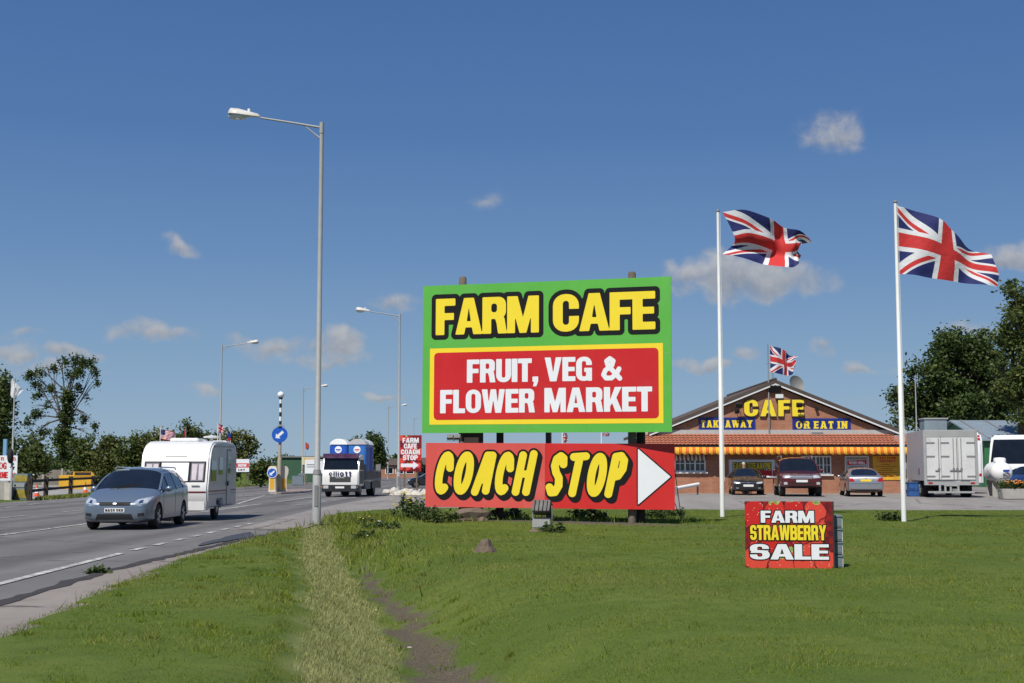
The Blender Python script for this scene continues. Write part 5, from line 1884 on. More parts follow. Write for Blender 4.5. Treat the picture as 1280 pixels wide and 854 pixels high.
# silver saloon seen from behind
PS = carpaint('silver_paint', (.42, .43, .45), .75)
SA = [(0.00, .30, .58, .62, .64, .65, .62, .62, .5, .4), (.07, .2, .62, .67, .70, .71, .78, .77, .66, .5), (.5, .17, .74, .79, .82, .84, .88, .875, .76, .62), (1.1, .16, .86, .90, .93, .95, .905, .90, .82, .7), (1.3, .16, .89, .93, .96, .99, .905, .90, .84, .72),
      (2.1, .16, .93, 1.27, 1.35, 1.40, .91, .905, .69, .58), (2.18, .16, .93, 1.28, 1.365, 1.415, .91, .905, .69, .58), (2.75, .16, .95, 1.31, 1.385, 1.435, .91, .905, .68, .58), (2.82, .16, .95, 1.31, 1.385, 1.435, .91, .905, .68, .58), (3.4, .17, .98, 1.26, 1.34, 1.39, .905, .90, .66, .56),
      (3.5, .17, .99, 1.23, 1.32, 1.37, .90, .895, .66, .56), (4.15, .2, 1.00, 1.01, 1.03, 1.05, .88, .87, .80, .70), (4.58, .24, .98, 1.0, 1.015, 1.025, .85, .84, .77, .66), (4.68, .26, .92, .95, .97, .98, .83, .82, .74, .6), (4.74, .34, .66, .68, .70, .71, .78, .77, .7, .5)]
g = P(1079, 619.5, 66.5)
mcar, bv = loft_car('saloon_car', 'silver saloon parked tail out in front of the yellow food board', SA, 4.74, PS, (.92, 3.68), .32, (g.x + .50, 68.9, fz(13, 68.9)), R(180 - 8), 4, 10, (4, 6, 8), ww=.205)
for s in (-1, 1):
    decal(bv, 'tail_lamp', [(s * .54, .74), (s * .80, .74), (s * .82, .93), (s * .62, .91)], 'rear', M['lens_red'], mcar, .01)
    decal(bv, 'reflector', [(s * .56, .30), (s * .70, .30), (s * .70, .34), (s * .56, .34)], 'rear', M['lens_red'], mcar, .008)
decal(bv, 'bumper_seam', [(-.80, .63), (.80, .63), (.80, .645), (-.80, .645)], 'rear', M['dark'], mcar, .004, nu=12)
decal(bv, 'under_bumper', [(-.7, .26), (.7, .26), (.74, .36), (-.74, .36)], 'rear', M['dark'], mcar, .006, nu=10)
plate(bv, mcar, 0, .80, 'rear', M['plate_yellow'])
decal(bv, 'badge', [(-.05, .885), (.05, .885), (.05, .92), (-.05, .92)], 'rear', M['chrome'], mcar, .012)
mirrors(mcar, 1.6 - 2.37, .9, .98, PS)

# caravan -----------------------------------------------------------------
M['van_white'] = pbr('caravan_white', (.74, .73, .71), .35, .05, 1.2, coat=.3, dirt=((.5, .45, .38), .25))
M['van_shaded_side'] = pbr('caravan_shaded_side', (.44, .41, .39), .4, .06, 1.2, coat=.2, dirt=((.4, .36, .3), .3))  # caravan white darkened: the shade on its sides is put into the colour
M['maroon'] = pbr('maroon_stripe', (.16, .02, .03), .4, .1)
van = thing('touring_caravan', 'white touring caravan hitched behind the blue-grey people carrier', 'caravan', (-10.42, 41.5, 0), R(.8))
prof = [(.24, .36), (.12, .62), (.08, 1.0), (.14, 1.2), (.36, 1.93), (.43, 2.08), (.58, 2.25), (.82, 2.38), (1.2, 2.46), (2.4, 2.50), (4.2, 2.47), (4.5, 2.40), (4.66, 2.2), (4.70, 1.4), (4.66, .42), (4.55, .36), (2.4, .36), (2.36, .62), (1.45, .62), (1.41, .36)]
HWV = 1.06
mb = MB(); mb.prism(prof, -HWV, HWV, 'x')
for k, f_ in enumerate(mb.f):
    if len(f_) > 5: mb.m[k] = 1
bod = mb.build('body', [M['van_white'], M['van_shaded_side']], van, bevel=.05, smooth=35)
bm = bmesh.new(); bm.from_mesh(bod.data); bvv = BVHTree.FromBMesh(bm); bm.free()
Y0 = 0
def vdec(*a, **k): return decal(bvv, *a, **k)
# decal() shoots from y=-8; the caravan starts at y=0 so this works in its own frame
for nm, x0, x1, mt in (('front_window', -.90, -.50, M['glass_pale']), ('front_window', -.42, .42, M['sign_white']), ('front_window', .50, .90, M['glass_pale'])):
    fr_ = vdec('window_surround', [(x0 - .05, 1.19), (x1 + .05, 1.19), (x1 + .05, 1.83), (x0 - .05, 1.83)], 'front', M['dark'], van, .006, nu=4, nv=4)
    w = vdec(nm, [(x0, 1.23), (x1, 1.23), (x1, 1.79), (x0, 1.79)], 'front', mt, van, .012, nu=4, nv=4)
    if mt is M['glass_pale']:
        xm = (x0 + x1) / 2
        vdec('curtain', [(x0 + .04, 1.26), (xm - .03, 1.26), (xm - .01, 1.75), (x0 + .02, 1.75)], 'front', pbr('curtain_cloth', (.58, .52, .55), .8, .15, 9), w, .016)
        vdec('curtain', [(xm + .05, 1.26), (x1 - .03, 1.26), (x1 - .02, 1.75), (xm + .03, 1.75)], 'front', bpy.data.materials['curtain_cloth'], w, .016)
vdec('stripe', [(-1.0, .86), (1.0, .86), (1.0, .91), (-1.0, .91)], 'front', M['maroon'], van, .006)
vdec('handle', [(.55, 1.08), (.80, 1.08), (.80, 1.11), (.55, 1.11)], 'front', M['galv'], van, .05)
vdec('vent_strip', [(-.34, 1.98), (.34, 1.98), (.34, 2.0), (-.34, 2.0)], 'front', M['galv_dark'], van, .012)
MB().box(-.98, .98, .12, .30, .30, .62).build('gas_locker', M['van_white'], van, bevel=.03)
for side, s in (('right', 1), ('left', -1)):
    for y0, y1, z0, z1 in ((.52, 1.30, 1.22, 1.86), (1.72, 2.30, 1.42, 1.98)):
        vdec('side_window', [(y0, z0), (y1, z0), (y1, z1), (y0, z1)], side, M['glass'], van, .012)
    vdec('stripe', [(.2, .88), (4.6, .88), (4.6, .93), (.2, .93)], side, M['maroon'], van, .006)
    vdec('stripe', [(.2, .80), (4.6, .80), (4.6, .82), (.2, .82)], side, M['galv_dark'], van, .006)
    vdec('skirt', [(.3, .40), (4.6, .40), (4.6, .44), (.3, .44)], side, M['galv_dark'], van, .01)
    vdec('awning_rail', [(.55, 2.28), (4.5, 2.33), (4.5, 2.36), (.55, 2.31)], side, M['galv'], van, .01, nu=10)
    vw = MB().lathe([(.30, -.08), (.335, -.06), (.335, .06), (.30, .08)], 'x', (s * .90, 1.9, .335), 22).build('wheel', M['rubber'], van, 40)
    MB().lathe([(.2, -.01), (.05, .03)], 'x', (s * .975, 1.9, .335), 14).build('rim', M['alloy'], vw, 40)
    vdec('wheel_arch_trim', [(1.42, .62), (2.40, .62), (2.34, .67), (1.48, .67)], side, M['galv'], van, .02)
dr_ = vdec('door', [(3.0, .45), (3.62, .45), (3.62, 2.2), (3.0, 2.2)], 'right', M['van_shaded_side'], van, .016, nu=3, nv=8)
vdec('door_frame', [(2.96, .42), (3.66, .42), (3.66, 2.24), (2.96, 2.24)], 'right', M['galv_dark'], van, .008, nu=3, nv=8)
vdec('door_window', [(3.12, 1.45), (3.50, 1.45), (3.50, 2.0), (3.12, 2.0)], 'right', M['glass'], dr_, .022)
vdec('handle', [(2.98, 1.05), (3.1, 1.05), (3.1, 1.2), (2.98, 1.2)], 'right', M['dark'], dr_, .05)
rv = MB().box(-.45, .45, 1.4, 2.2, 2.46, 2.58).build('roof_vent', M['white_clean'], van, bevel=.03)
MB().box(-.3, .4, 2.5, 3.1, 2.47, 2.57).build('roof_vent', M['white_clean'], van, bevel=.03)
MB().box(.35, .95, 3.4, 4.0, 2.44, 2.54).build('roof_vent', M['white_clean'], van, bevel=.03)
MB().lathe([(.05, 2.46), (.05, 2.60), (.26, 2.62), (.28, 2.66), (.05, 2.70)], 'z', (.55, 2.95, 0), 16).build('roof_aerial', M['white_clean'], van, 40)
MB().bar((0, .3, .42), (0, -.78, .44), .07).bar((-.6, .4, .40), (0, -.6, .42), .06).bar((.6, .4, .40), (0, -.6, .42), .06).tube([(0.12, -.35, .1), (0.12, -.35, .75)], .03, 8).lathe([(.1, -.03), (.1, .03)], 'x', (.12, -.35, .12), 12).build('hitch', M['galv_dark'], van)
MB().box(-.7, .7, 1.88, 1.93, .30, .36).box(-.6, -.5, .3, 4.5, .3, .37).box(.5, .6, .3, 4.5, .3, .37).build('chassis', M['galv_dark'], van)

# flatbed truck --------------------------------------------------------------
g = P(425, 621, 78)
TZ = R(-5.5)
trk = thing('flatbed_truck', 'white cabbed flatbed truck carrying blue portable toilets up the road', 'truck', (g.x, 78.0, 0), TZ)
M['cab_white'] = pbr('cab_white', (.74, .73, .70), .35, .05, 1.5, coat=.4, dirt=((.4, .35, .28), .35))
pr = [(.0, .60), (-.02, .95), (.02, 1.45), (.10, 1.56), (.30, 2.28), (.42, 2.40), (1.5, 2.44), (1.62, 2.36), (1.65, .62)]
cab = MB().prism(pr, -1.06, 1.06, 'x').build('cab', M['cab_white'], trk, bevel=.05, smooth=35)
bm = bmesh.new(); bm.from_mesh(cab.data); bvt = BVHTree.FromBMesh(bm); bm.free()
def tdec(*a, **k): return decal(bvt, *a, **k)
tdec('windscreen', [(-1.01, 1.56), (1.01, 1.56), (.98, 2.22), (-.98, 2.22)], 'front', M['glass'], trk, .01)
MB().bx(Matrix.Translation((0, .20, 2.36)) @ Matrix.Rotation(-.25, 4, 'X'), 1.07, .02, .14).build('sun_visor', pbr('purple_visor', (.05, .012, .05), .3, .1), trk)
M['cab_dark_shaded'] = pbr('cab_dark_shaded_panel', (.05, .05, .055), .5, .1)  # dark bodywork of the cab sides, with their shade painted in as well
gr = tdec('grille', [(-.62, .86), (.62, .86), (.62, 1.17), (-.62, 1.17)], 'front', M['dark'], trk, .012)
for k in range(4): tdec('grille_bar', [(-.6, .89 + .07 * k), (.6, .89 + .07 * k), (.6, .905 + .07 * k), (-.6, .905 + .07 * k)], 'front', M['galv_dark'], gr, .02)
words('lettering', gr, M['alu'], [('MAN', -.25, 1.075, .5, .08)], .012, .05)
words('lettering', cab, pbr('lettering_navy', (.015, .015, .08), .4, .1), [('elliott', -.66, 1.21, 1.32, .29)], .014, .035, gap=.2)
bp_ = MB().box(-1.07, 1.07, -.10, .4, .30, .70).build('bumper', M['black'], trk, bevel=.03)
for s in (-1, 1):
    MB().box(min(s * .66, s * .96), max(s * .66, s * .96), -.125, -.08, .48, .66).build('headlight', M['lens_clear'], trk, bevel=.015)
    MB().box(min(s * 1.0, s * 1.055), max(s * 1.0, s * 1.055), -.11, -.08, .54, .62).build('indicator', M['amber'], trk)
    MB().bar((s * 1.05, .15, 2.1), (s * 1.28, .0, 2.1), .03).box(min(s * 1.2, s * 1.38), max(s * 1.2, s * 1.38), -.05, .02, 1.55, 2.12).build('door_mirror', M['black'], trk)
    tdec('door', [(.42, .75), (1.5, .75), (1.5, 1.5), (.42, 1.5)], 'right' if s > 0 else 'left', M['cab_dark_shaded'], trk, .006)
    MB().box(min(s * 1.06, s * 1.11), max(s * 1.06, s * 1.11), 3.75, 6.45, .45, .90).box(min(s * 1.10, s * 1.135), max(s * 1.10, s * 1.135), 1.85, 6.5, 1.05, 1.46).build('side_board', M['black'], trk)
    tdec('side_window', [(.40, 1.58), (1.35, 1.58), (1.35, 2.15), (.55, 2.15)], 'right' if s > 0 else 'left', M['glass'], trk, .01)
    for wy, ww in ((.85, .24), (4.9, .42)):
        wheel(trk, (s * (1.0 - ww / 2), wy, .42), .42, ww, 6, M['galv'], s)
    MB().box(min(s * .8, s * 1.05), max(s * .8, s * 1.05), 2.0, 3.6, .42, .85).build('side_locker', M['galv_dark'], trk, bevel=.02)
MB().box(-.26, .26, -.115, -.1, .50, .61).build('number_plate', M['plate_white'], trk)
MB().box(-1.0, 1.0, .45, .6, .5, 2.0).box(-.4, -.25, .4, 6.4, .55, .85).box(.25, .4, .4, 6.4, .55, .85).box(-.9, .9, 4.86, 4.94, .38, .46).build('chassis', M['dark'], trk)
MB().box(-1.12, 1.12, 1.75, 6.6, .92, 1.04).box(-1.12, 1.12, 1.72, 1.78, 1.04, 1.9).build('flatbed', M['galv_dark'], trk)
tailx = MB()
for s in (-1, 1):
    tailx.bar((s * 1.1, 1.8, 1.5), (s * 1.1, 6.5, 1.5), .04)
    for k in range(5): tailx.bar((s * 1.1, 1.85 + k * 1.15, 1.04), (s * 1.1, 1.85 + k * 1.15, 1.52), .045)
tailx.build('side_rail', M['galv_dark'], trk)
MB().box(-1.1, 1.1, 6.5, 6.6, .45, .62).build('rear_bumper', M['black'], trk)
MB().box(.8, 1.1, 6.4, 6.56, 1.04, 1.9).build('tail_lift', M['galv_dark'], trk)
# portable toilets standing on the bed
M['loo_blue'] = pbr('toilet_blue', (.012, .085, .42), .4, .1, 1.5)
M['loo_blue2'] = pbr('toilet_light_blue', (.03, .15, .46), .4, .1, 1.5)
RT = Matrix.Translation((g.x, 78.0, 0)) @ Matrix.Rotation(TZ, 4, 'Z')
for i, (x, y, mt, lab) in enumerate(((-.55, 2.42, M['loo_blue'], 'blue portable toilet with white domed roof on the truck, left one behind the cab'), (.57, 2.46, M['loo_blue2'], 'paler blue portable toilet with greyish roof on the truck, right one behind the cab'), (.55, 3.75, M['loo_blue'], 'blue portable toilet with white roof on the truck, behind the paler blue one'))):
    t = thing('portable_toilet', lab, 'portable toilet', RT @ Vector((x, y, 1.05)), TZ, 'portable toilets on the truck')
    MB().box(-.53, .53, -.55, .55, 0, 1.98).build('cabin', mt, t, bevel=.04)
    mb = MB()
    vs = []
    pr_ = [(-.56 + 1.12 * k / 10, 1.985 + .36 * math.sin(math.pi * k / 10) ** .55) for k in range(11)]
    mb.prism(pr_, -.58, .58).build('roof', M['white_clean'] if mt is M['loo_blue'] else M['grey_white'], t, bevel=.03, smooth=40)
    MB().box(-.42, .42, -.575, -.553, .12, 1.92).build('door', mt, t, bevel=.01)
    MB().lathe([(.21, -.60), (.21, -.577)], 'y', (0.0, 0, 1.70), 22).build('logo_disc', M['sign_white'], t)
    MB().box(-.15, .15, -.606, -.601, 1.67, 1.73).box(-.09, .09, -.606, -.601, 1.61, 1.635).build('logo_print', M['red_bright'] if i == 1 else M['blue'], t)
    for k in range(3): MB().box(-.545, -.531, -.4 + k * .28, -.3 + k * .28, .2, 1.85).box(.531, .545, -.4 + k * .28, -.3 + k * .28, .2, 1.85).build('side_rib', mt, t)

# white box lorry parked at right -------------------------------------------
a = P(1157, 622, 65)
LZ = R(-8.5)
lor = thing('box_lorry', 'white box lorry parked tail out beside the cafe', 'lorry', (a.x + 1.26, 65, fz(20, 65)), LZ)
BW, BZ0, BZ1, BL_ = 1.26, .80, P(640, 537.5, 65).z - fz(20, 65), 5.6
MB().box(-BW, BW, 0, BL_, BZ0, BZ1).build('box_body', M['grey_white'], lor, bevel=.02)
hdr = MB().box(-BW + .01, BW - .01, -.03, -.002, BZ1 - .34, BZ1 - .02).build('header_panel', M['galv'], lor)
for s in (-1, 1): MB().box(min(s * (BW - .13), s * (BW + .005)), max(s * (BW - .13), s * (BW + .005)), -.045, .02, BZ0 - .02, BZ1 - .345).build('corner_post', M['galv'], lor)
M['lorry_door'] = pbr('lorry_door_panel', (.60, .60, .59), .45, .10, 1.1, dirt=((.30, .28, .25), .6))
doors = [(-BW + .14, -.46), (-.44, .34), (.36, BW - .14)]
for i, (x0, x1) in enumerate(doors):
    d_ = MB().box(x0, x1, -.05, -.003, BZ0 + .06, BZ1 - .36).build('rear_door', M['lorry_door'], lor, bevel=.008)
    for z in (BZ0 + .22, (BZ0 + BZ1) / 2 - .05, BZ1 - .62):
        xs = x0 if i < 2 else x1 - .36
        MB().box(xs - .02, xs + .38, -.066, -.052, z - .035, z + .035).build('hinge', M['galv_dark'], d_)
    for xx in ((x1 - .1,) if i == 0 else (x1 - .06, x1 - .22) if i == 1 else (x0 + .12,)):
        MB().tube([(xx, -.075, BZ0 + .05), (xx, -.075, BZ1 - .40)], .016, 6).box(xx - .18, xx + .03, -.095, -.07, BZ0 + .48, BZ0 + .52).box(xx - .05, xx + .05, -.085, -.06, BZ0 + .54, BZ0 + .62).build('lock_rod', M['galv_dark'], d_)
MB().box(-BW, BW, -.08, .12, BZ0 - .20, BZ0 - .02).build('rear_sill', M['galv'], lor)
for x in (-.98, .98): MB().box(x - .1, x + .1, -.095, -.075, BZ0 - .14, BZ0 - .06).build('tail_lamp', M['lens_red'], lor)
st_ = MB()
for x in (-.30, .30, -.05, -.55): st_.box(x - .045, x + .045, -.1, -.04, .315, BZ0 - .2)
st_.box(-.3, .3, -.12, -.04, .55, .6)
st_.build('steps', M['galv'], lor)
MB().box(-1.1, 1.05, -.12, -.04, .22, .31).build('underrun_bar', M['galv'], lor)
MB().box(-.45, -.3, 1.3, 7.0, .5, .78).box(.3, .45, 1.3, 7.0, .5, .78).box(-1.0, 1.0, 1.75, 1.85, .4, .5).build('chassis', M['dark'], lor)
for s in (-1, 1):
    wheel(lor, (s * .98, 1.8, .40), .40, .46, 6, M['galv'], s)
    wheel(lor, (s * .95, 6.6, .40), .40, .26, 6, M['galv'], s)
    mg = []
    for k in range(9):
        t_ = math.pi * k / 8
        mg.append((1.8 + .50 * math.cos(t_), .40 + .44 * math.sin(t_)))
    MB().tube([(s * 1.0, y, z) for y, z in mg], .04, 6).build('mudguard', M['black'], lor)
MB().prism([(5.75, .6), (7.4, .6), (7.45, 1.4), (7.25, 2.2), (5.75, 2.3)], -1.05, 1.05, 'x').build('cab', M['cab_white'], lor, bevel=.05)
MB().box(-BW - .006, -BW - .001, 1.4, 1.75, BZ0 + .3, BZ0 + .6).build('side_notice', M['maroon'], lor)
# second vehicle behind it: rounded white rear corner of a coach
M['coach_white'] = pbr('coach_white', (.70, .70, .70), .3, .05, 1.2, coat=.4)
M['coach_silver'] = pbr('coach_silver', (.30, .31, .33), .35, .08, 1.2, .3)


def coach(label, loc, rz, L=11.0, H=3.65):
    t = thing('coach', label, 'coach', loc, rz, 'coaches parked behind the cafe lorry')
    pr_ = [(0, .45), (-.02, 1.3), (.12, 1.5), (.55, 2.9), (.85, 3.4), (1.3, H), (L - .25, H), (L, H - .35), (L, .45)]
    b_ = MB().prism(pr_, -1.22, 1.22, 'x').build('body', M['coach_white'], t, bevel=.14, smooth=40)
    bm = bmesh.new(); bm.from_mesh(b_.data); bv_ = BVHTree.FromBMesh(bm); bm.free()
    decal(bv_, 'windscreen', [(-1.08, 1.65), (1.08, 1.65), (1.0, 3.1), (-1.0, 3.1)], 'front', M['glass'], t, .012, nu=8, nv=8)
    for s in ('left', 'right'):
        for k in range(5):
            y0 = 1.15 + k * 1.85
            decal(bv_, 'side_window', [(y0, 1.75), (y0 + 1.70, 1.75), (y0 + 1.70, 3.0), (y0 + .1, 3.0)], s, M['glass'], t, .012)
        decal(bv_, 'side_panel', [(.3, .55), (L - .3, .55), (L - .3, 1.35), (.3, 1.35)], s, M['coach_silver'], t, .008)
        sg = 1 if s == 'right' else -1
        for wy in (2.4, 8.0): wheel(t, (sg * 1.08, wy, .5), .5, .3, 6, M['galv'], sg)
    for s in (-1, 1):
        decal(bv_, 'headlight', [(s * .6, .75), (s * 1.05, .75), (s * 1.05, .95), (s * .62, .95)], 'front', M['lens_clear'], t, .012)
        for z in (.95, 2.9, 3.1): decal(bv_, 'tail_lamp', [(s * .95, z), (s * 1.1, z), (s * 1.1, z + .14), (s * .95, z + .14)], 'rear', M['lens_red'], t, .015)
    return t


coach('white coach with silver lower panels and tinted windows beyond the gas tank', (P(1240, 587, 80).x + .95, 80, .27), R(-38), 11.0, 3.3)
p = P(1226, 587, 74)
coach('white coach seen tail on, mostly hidden behind the box lorry', (p.x - 1.05, 84.6, .27), R(180), 10.6, 3.35)

# dark blue van / car in front of the coach
hc3 = copy_tree(hcar)
bp3 = carpaint('dark_blue_paint', (.012, .03, .12), .2)
for ch in hc3.children:
    if ch.name.startswith('body') or ch.name.startswith('wing_mirror'):
        ch.data = ch.data.copy()
        ch.data.materials[0] = bp3
hc3['label'] = 'dark blue car parked under the coach, behind the flower planter'
hc3['group'] = ''
del hc3['group']
hc3.location = (P(1268, 600, 71).x + .9, 71.5, fz(25, 71)); hc3.rotation_euler = (0, 0, R(-62))
hc3.scale = (1.0, 1.0, 1.08)

# gas tank, planter, crates
g = P(1252, 590, 67)
tk = thing('gas_tank', 'white horizontal gas tank with a filler dome between the lorry and the planter', 'gas tank', (g.x, 67, fz(20, 67)), R(-12))
zc = P(640, 590.5, 67).z - fz(20, 67)
prf = [(.02, -.30), (.27, -.24), (.43, -.12), (.51, 0), (.53, .15), (.53, 2.6), (.45, 2.8), (.3, 2.9), (.02, 2.95)]
MB().lathe([(r, h) for r, h in prf], 'y', (0, 0, zc), 28).build('tank', M['white_clean'], tk, 50)
MB().lathe([(.30, zc + .50), (.30, zc + .66), (.25, zc + .72), (.02, zc + .74)], 'z', (0, .55, 0), 18).build('filler_dome', M['white'], tk, 50)
for y in (.35, 2.3): MB().box(-.42, .42, y - .08, y + .08, -.1, zc - .40).build('saddle', M['concrete'], tk)
MB().box(.03, .34, -.309, -.30, zc + .03, zc + .13).build('blue_notice', M['blue'], tk)
MB().lathe([(.07, -.02), (.07, .0)], 'x', (-.535, .9, zc + .05), 12).build('warning_dot', M['lens_red'], tk)
mb = MB()
for k in range(3): mb.box(.02, .36, -.309, -.30, zc - .10 - k * .1, zc - .06 - k * .1)
mb.build('small_print', M['ink'], tk)

# leaves ----------------------------------------------------------------------
def leafmat(name, c1, c2, c3):
    m, nt, b = newmat(name)
    t_ = attr(nt, 'tint')
    k = mix(nt, t_.smooth(.15, .6), c1, c2)
    k = mix(nt, t_.smooth(.72, 1.0), k, c3)
    nt.links.new(k, b.inputs['Base Color'])
    b.inputs['Roughness'].default_value = .55
    b.inputs['Specular IOR Level'].default_value = .3
    tr = nt.nodes.new('ShaderNodeBsdfTranslucent')
    nt.links.new(k, tr.inputs[0])
    ms = nt.nodes.new('ShaderNodeMixShader')
    ms.inputs[0].default_value = .25
    nt.links.new(b.outputs[0], ms.inputs[1]); nt.links.new(tr.outputs[0], ms.inputs[2])
    nt.links.new(ms.outputs[0], nt.nodes['Material Output'].inputs[0])
    return m


LM = {
    'dark': leafmat('dark_leaves', (.034, .060, .013), (.068, .102, .023), (.125, .158, .044)),
    'mid': leafmat('mid_leaves', (.045, .072, .014), (.090, .122, .028), (.165, .180, .055)),
    'warm': leafmat('olive_leaves', (.062, .080, .018), (.125, .142, .036), (.215, .195, .070)),
    'weed': leafmat('weed_leaves', (.035, .060, .014), (.070, .105, .026), (.13, .16, .05)),
}
BARK = pbr('bark', (.085, .065, .048), .95, .4, 3, bmp=.5)


def leaves(name, parent, mat, lobes, ncl, per, cl_r, leaf, seed, shell=.55, flat_=.8, droop=0.0):
    rng = np.random.default_rng(seed)
    lb_ = np.array(lobes, float)
    vol = lb_[:, 3] * lb_[:, 4] * lb_[:, 5]
    vol = vol ** .8
    li = rng.choice(len(lb_), ncl, p=vol / vol.sum())
    d = rng.normal(0, 1, (ncl, 3)); d /= np.linalg.norm(d, axis=1)[:, None]
    r = shell + (1 - shell) * rng.random(ncl) ** .6
    r *= rng.uniform(.75, 1.1, ncl)
    c = lb_[li, :3] + d * r[:, None] * lb_[li, 3:6]
    rad = cl_r * rng.uniform(.5, 1.35, ncl)
    ctint = rng.uniform(-.22, .22, ncl)
    n = ncl * per
    ci = np.repeat(np.arange(ncl), per)
    e = rng.normal(0, .5, (n, 3)) * rad[ci][:, None] * np.array([1, 1, flat_])
    p = c[ci] + e
    p[:, 2] -= droop * np.abs(rng.normal(0, 1, n)) * rad[ci]
    a = rng.normal(0, 1, (n, 3)); a[:, 2] *= .6; a /= np.linalg.norm(a, axis=1)[:, None]
    q = rng.normal(0, 1, (n, 3)); q -= a * (q * a).sum(1)[:, None]; q /= np.linalg.norm(q, axis=1)[:, None]
    s = leaf * rng.uniform(.6, 1.4, n)
    v = np.empty((n, 4, 3), np.float32)
    v[:, 0] = p - a * s[:, None]; v[:, 1] = p + q * s[:, None] * .55; v[:, 2] = p + a * s[:, None]; v[:, 3] = p - q * s[:, None] * .55
    me = bpy.data.meshes.new(name)
    me.vertices.add(4 * n); me.loops.add(4 * n); me.polygons.add(n)
    me.vertices.foreach_set('co', v.ravel())
    me.loops.foreach_set('vertex_index', np.arange(4 * n, dtype=np.int32))
    me.polygons.foreach_set('loop_start', np.arange(0, 4 * n, 4, dtype=np.int32))
    me.update(calc_edges=True)
    add_attr(me, 'tint', np.repeat(np.clip(rng.random(n) * .75 + ctint[ci] + .12, 0, 1), 4))
    me.materials.append(mat)
    o = bpy.data.objects.new(name, me)
    col.objects.link(o)
    o.parent = parent
    return o


def limbs(mb, lobes, base_h, r, rng, n=9, extra=1):
    thin = min(1.0, (9 / max(1, min(n, len(lobes)))) ** .8)
    for k, lb_ in enumerate(lobes[:n]):
        end = Vector(lb_[:3]) + Vector((rng.uniform(-.3, .3) * lb_[3], rng.uniform(-.3, .3) * lb_[4], .3 * lb_[5]))
        st0 = Vector((0, 0, base_h * rng.uniform(.55, 1.0)))
        m1 = st0.lerp(end, .5) + Vector((rng.uniform(-.4, .4), rng.uniform(-.4, .4), rng.uniform(0, .6)))
        mb.tube([st0, m1, end], [r * .55 * thin, r * .32 * thin, r * .06 * thin], 6)
        for j in range(extra):
            e2 = end + Vector((rng.uniform(-1, 1) * lb_[3], rng.uniform(-1, 1) * lb_[4], rng.uniform(-.2, .9) * lb_[5]))
            mb.tube([m1, m1.lerp(e2, .6) + Vector((0, 0, .2)), e2], [r * .22 * thin, r * .12 * thin, r * .03 * thin], 5)


def tree(name, label, base, trunk_h, r, lobes, mat, ncl, per, cl_r, leaf, seed, group=None, cat='tree', extra=1, **kw):
    t = thing(name, label, cat, base, 0, group)
    rng = random.Random(seed)
    mb = MB().tube([(0, 0, -.4), (0, 0, .3), (rng.uniform(-.1, .1), 0, trunk_h * .5), (0, 0, trunk_h)], [r * 1.35, r, r * .85, r * .6], 10)
    limbs(mb, lobes, trunk_h, r, rng, n=24, extra=extra)
    mb.build('trunk', BARK, t, 50)
    leaves('crown', t, mat, lobes, ncl, per, cl_r, leaf, seed, **kw)
    return t


def pxlobes(base, lst):
    """lobes given by photo pixel centre and radii at the tree's distance"""
    o = []
    k = base[1] / FPX
    for px, py, rx, ry, dy in lst:
        q = P(px, py, base[1])
        o.append((q.x - base[0], dy, q.z - base[2], rx * k, max(rx, ry) * k * .8, ry * k))
    return o


# big trees at right
def shoots(base, main, seed, n=7, up=1.5):
    """upright plumes of foliage scattered over the main masses"""
    rng = random.Random(seed)
    out = []
    for px, py, rx, ry, dy in main:
        out.append((px, py + ry * .1, rx * .62, ry * .66, dy))
        for k in range(n):
            a = rng.uniform(0, 6.28)
            q = rng.uniform(.55, 1.0)
            s_ = rng.uniform(.20, .36)
            out.append((px + math.cos(a) * rx * q, py - math.sin(a) * ry * q, rx * s_, rx * s_ * rng.uniform(.9, up), dy + rng.uniform(-1.5, 1.5)))
    return pxlobes(base, out)


b0 = (P(1195, 587, 118).x, 118, 0)
tree('broadleaf_tree', 'tall broad dark green tree behind the box lorry', b0, 8, .5, shoots(b0, [(1204, 440, 30, 40, 0), (1165, 466, 30, 42, -1), (1232, 462, 28, 50, 1), (1142, 505, 22, 40, 0), (1190, 510, 40, 30, -2), (1122, 520, 9, 26, 0)], 2), LM['dark'], 680, 40, .8, .17, 3, 'trees behind the cafe', shell=.35)
b0 = (P(1282, 587, 100).x, 100, 0)
tree('broadleaf_tree', 'tallest dark green tree at the right edge of the picture', b0, 8, .55, shoots(b0, [(1276, 388, 18, 40, 0), (1294, 425, 32, 50, 0), (1254, 425, 18, 42, -1), (1264, 480, 32, 44, -2), (1304, 480, 40, 60, 0), (1270, 520, 28, 18, -3)], 4), LM['mid'], 640, 40, .7, .145, 5, 'trees behind the cafe', shell=.35)
b0 = (P(1240, 587, 135).x, 135, 0)
tree('broadleaf_tree', 'dark tree filling the gap between the two tall trees behind the grey roofed shed', b0, 7, .5, shoots(b0, [(1242, 462, 20, 44, 0), (1252, 505, 30, 46, 0), (1218, 520, 26, 34, 0)], 5), LM['dark'], 300, 34, .9, .2, 6, 'trees behind the cafe', shell=.35)
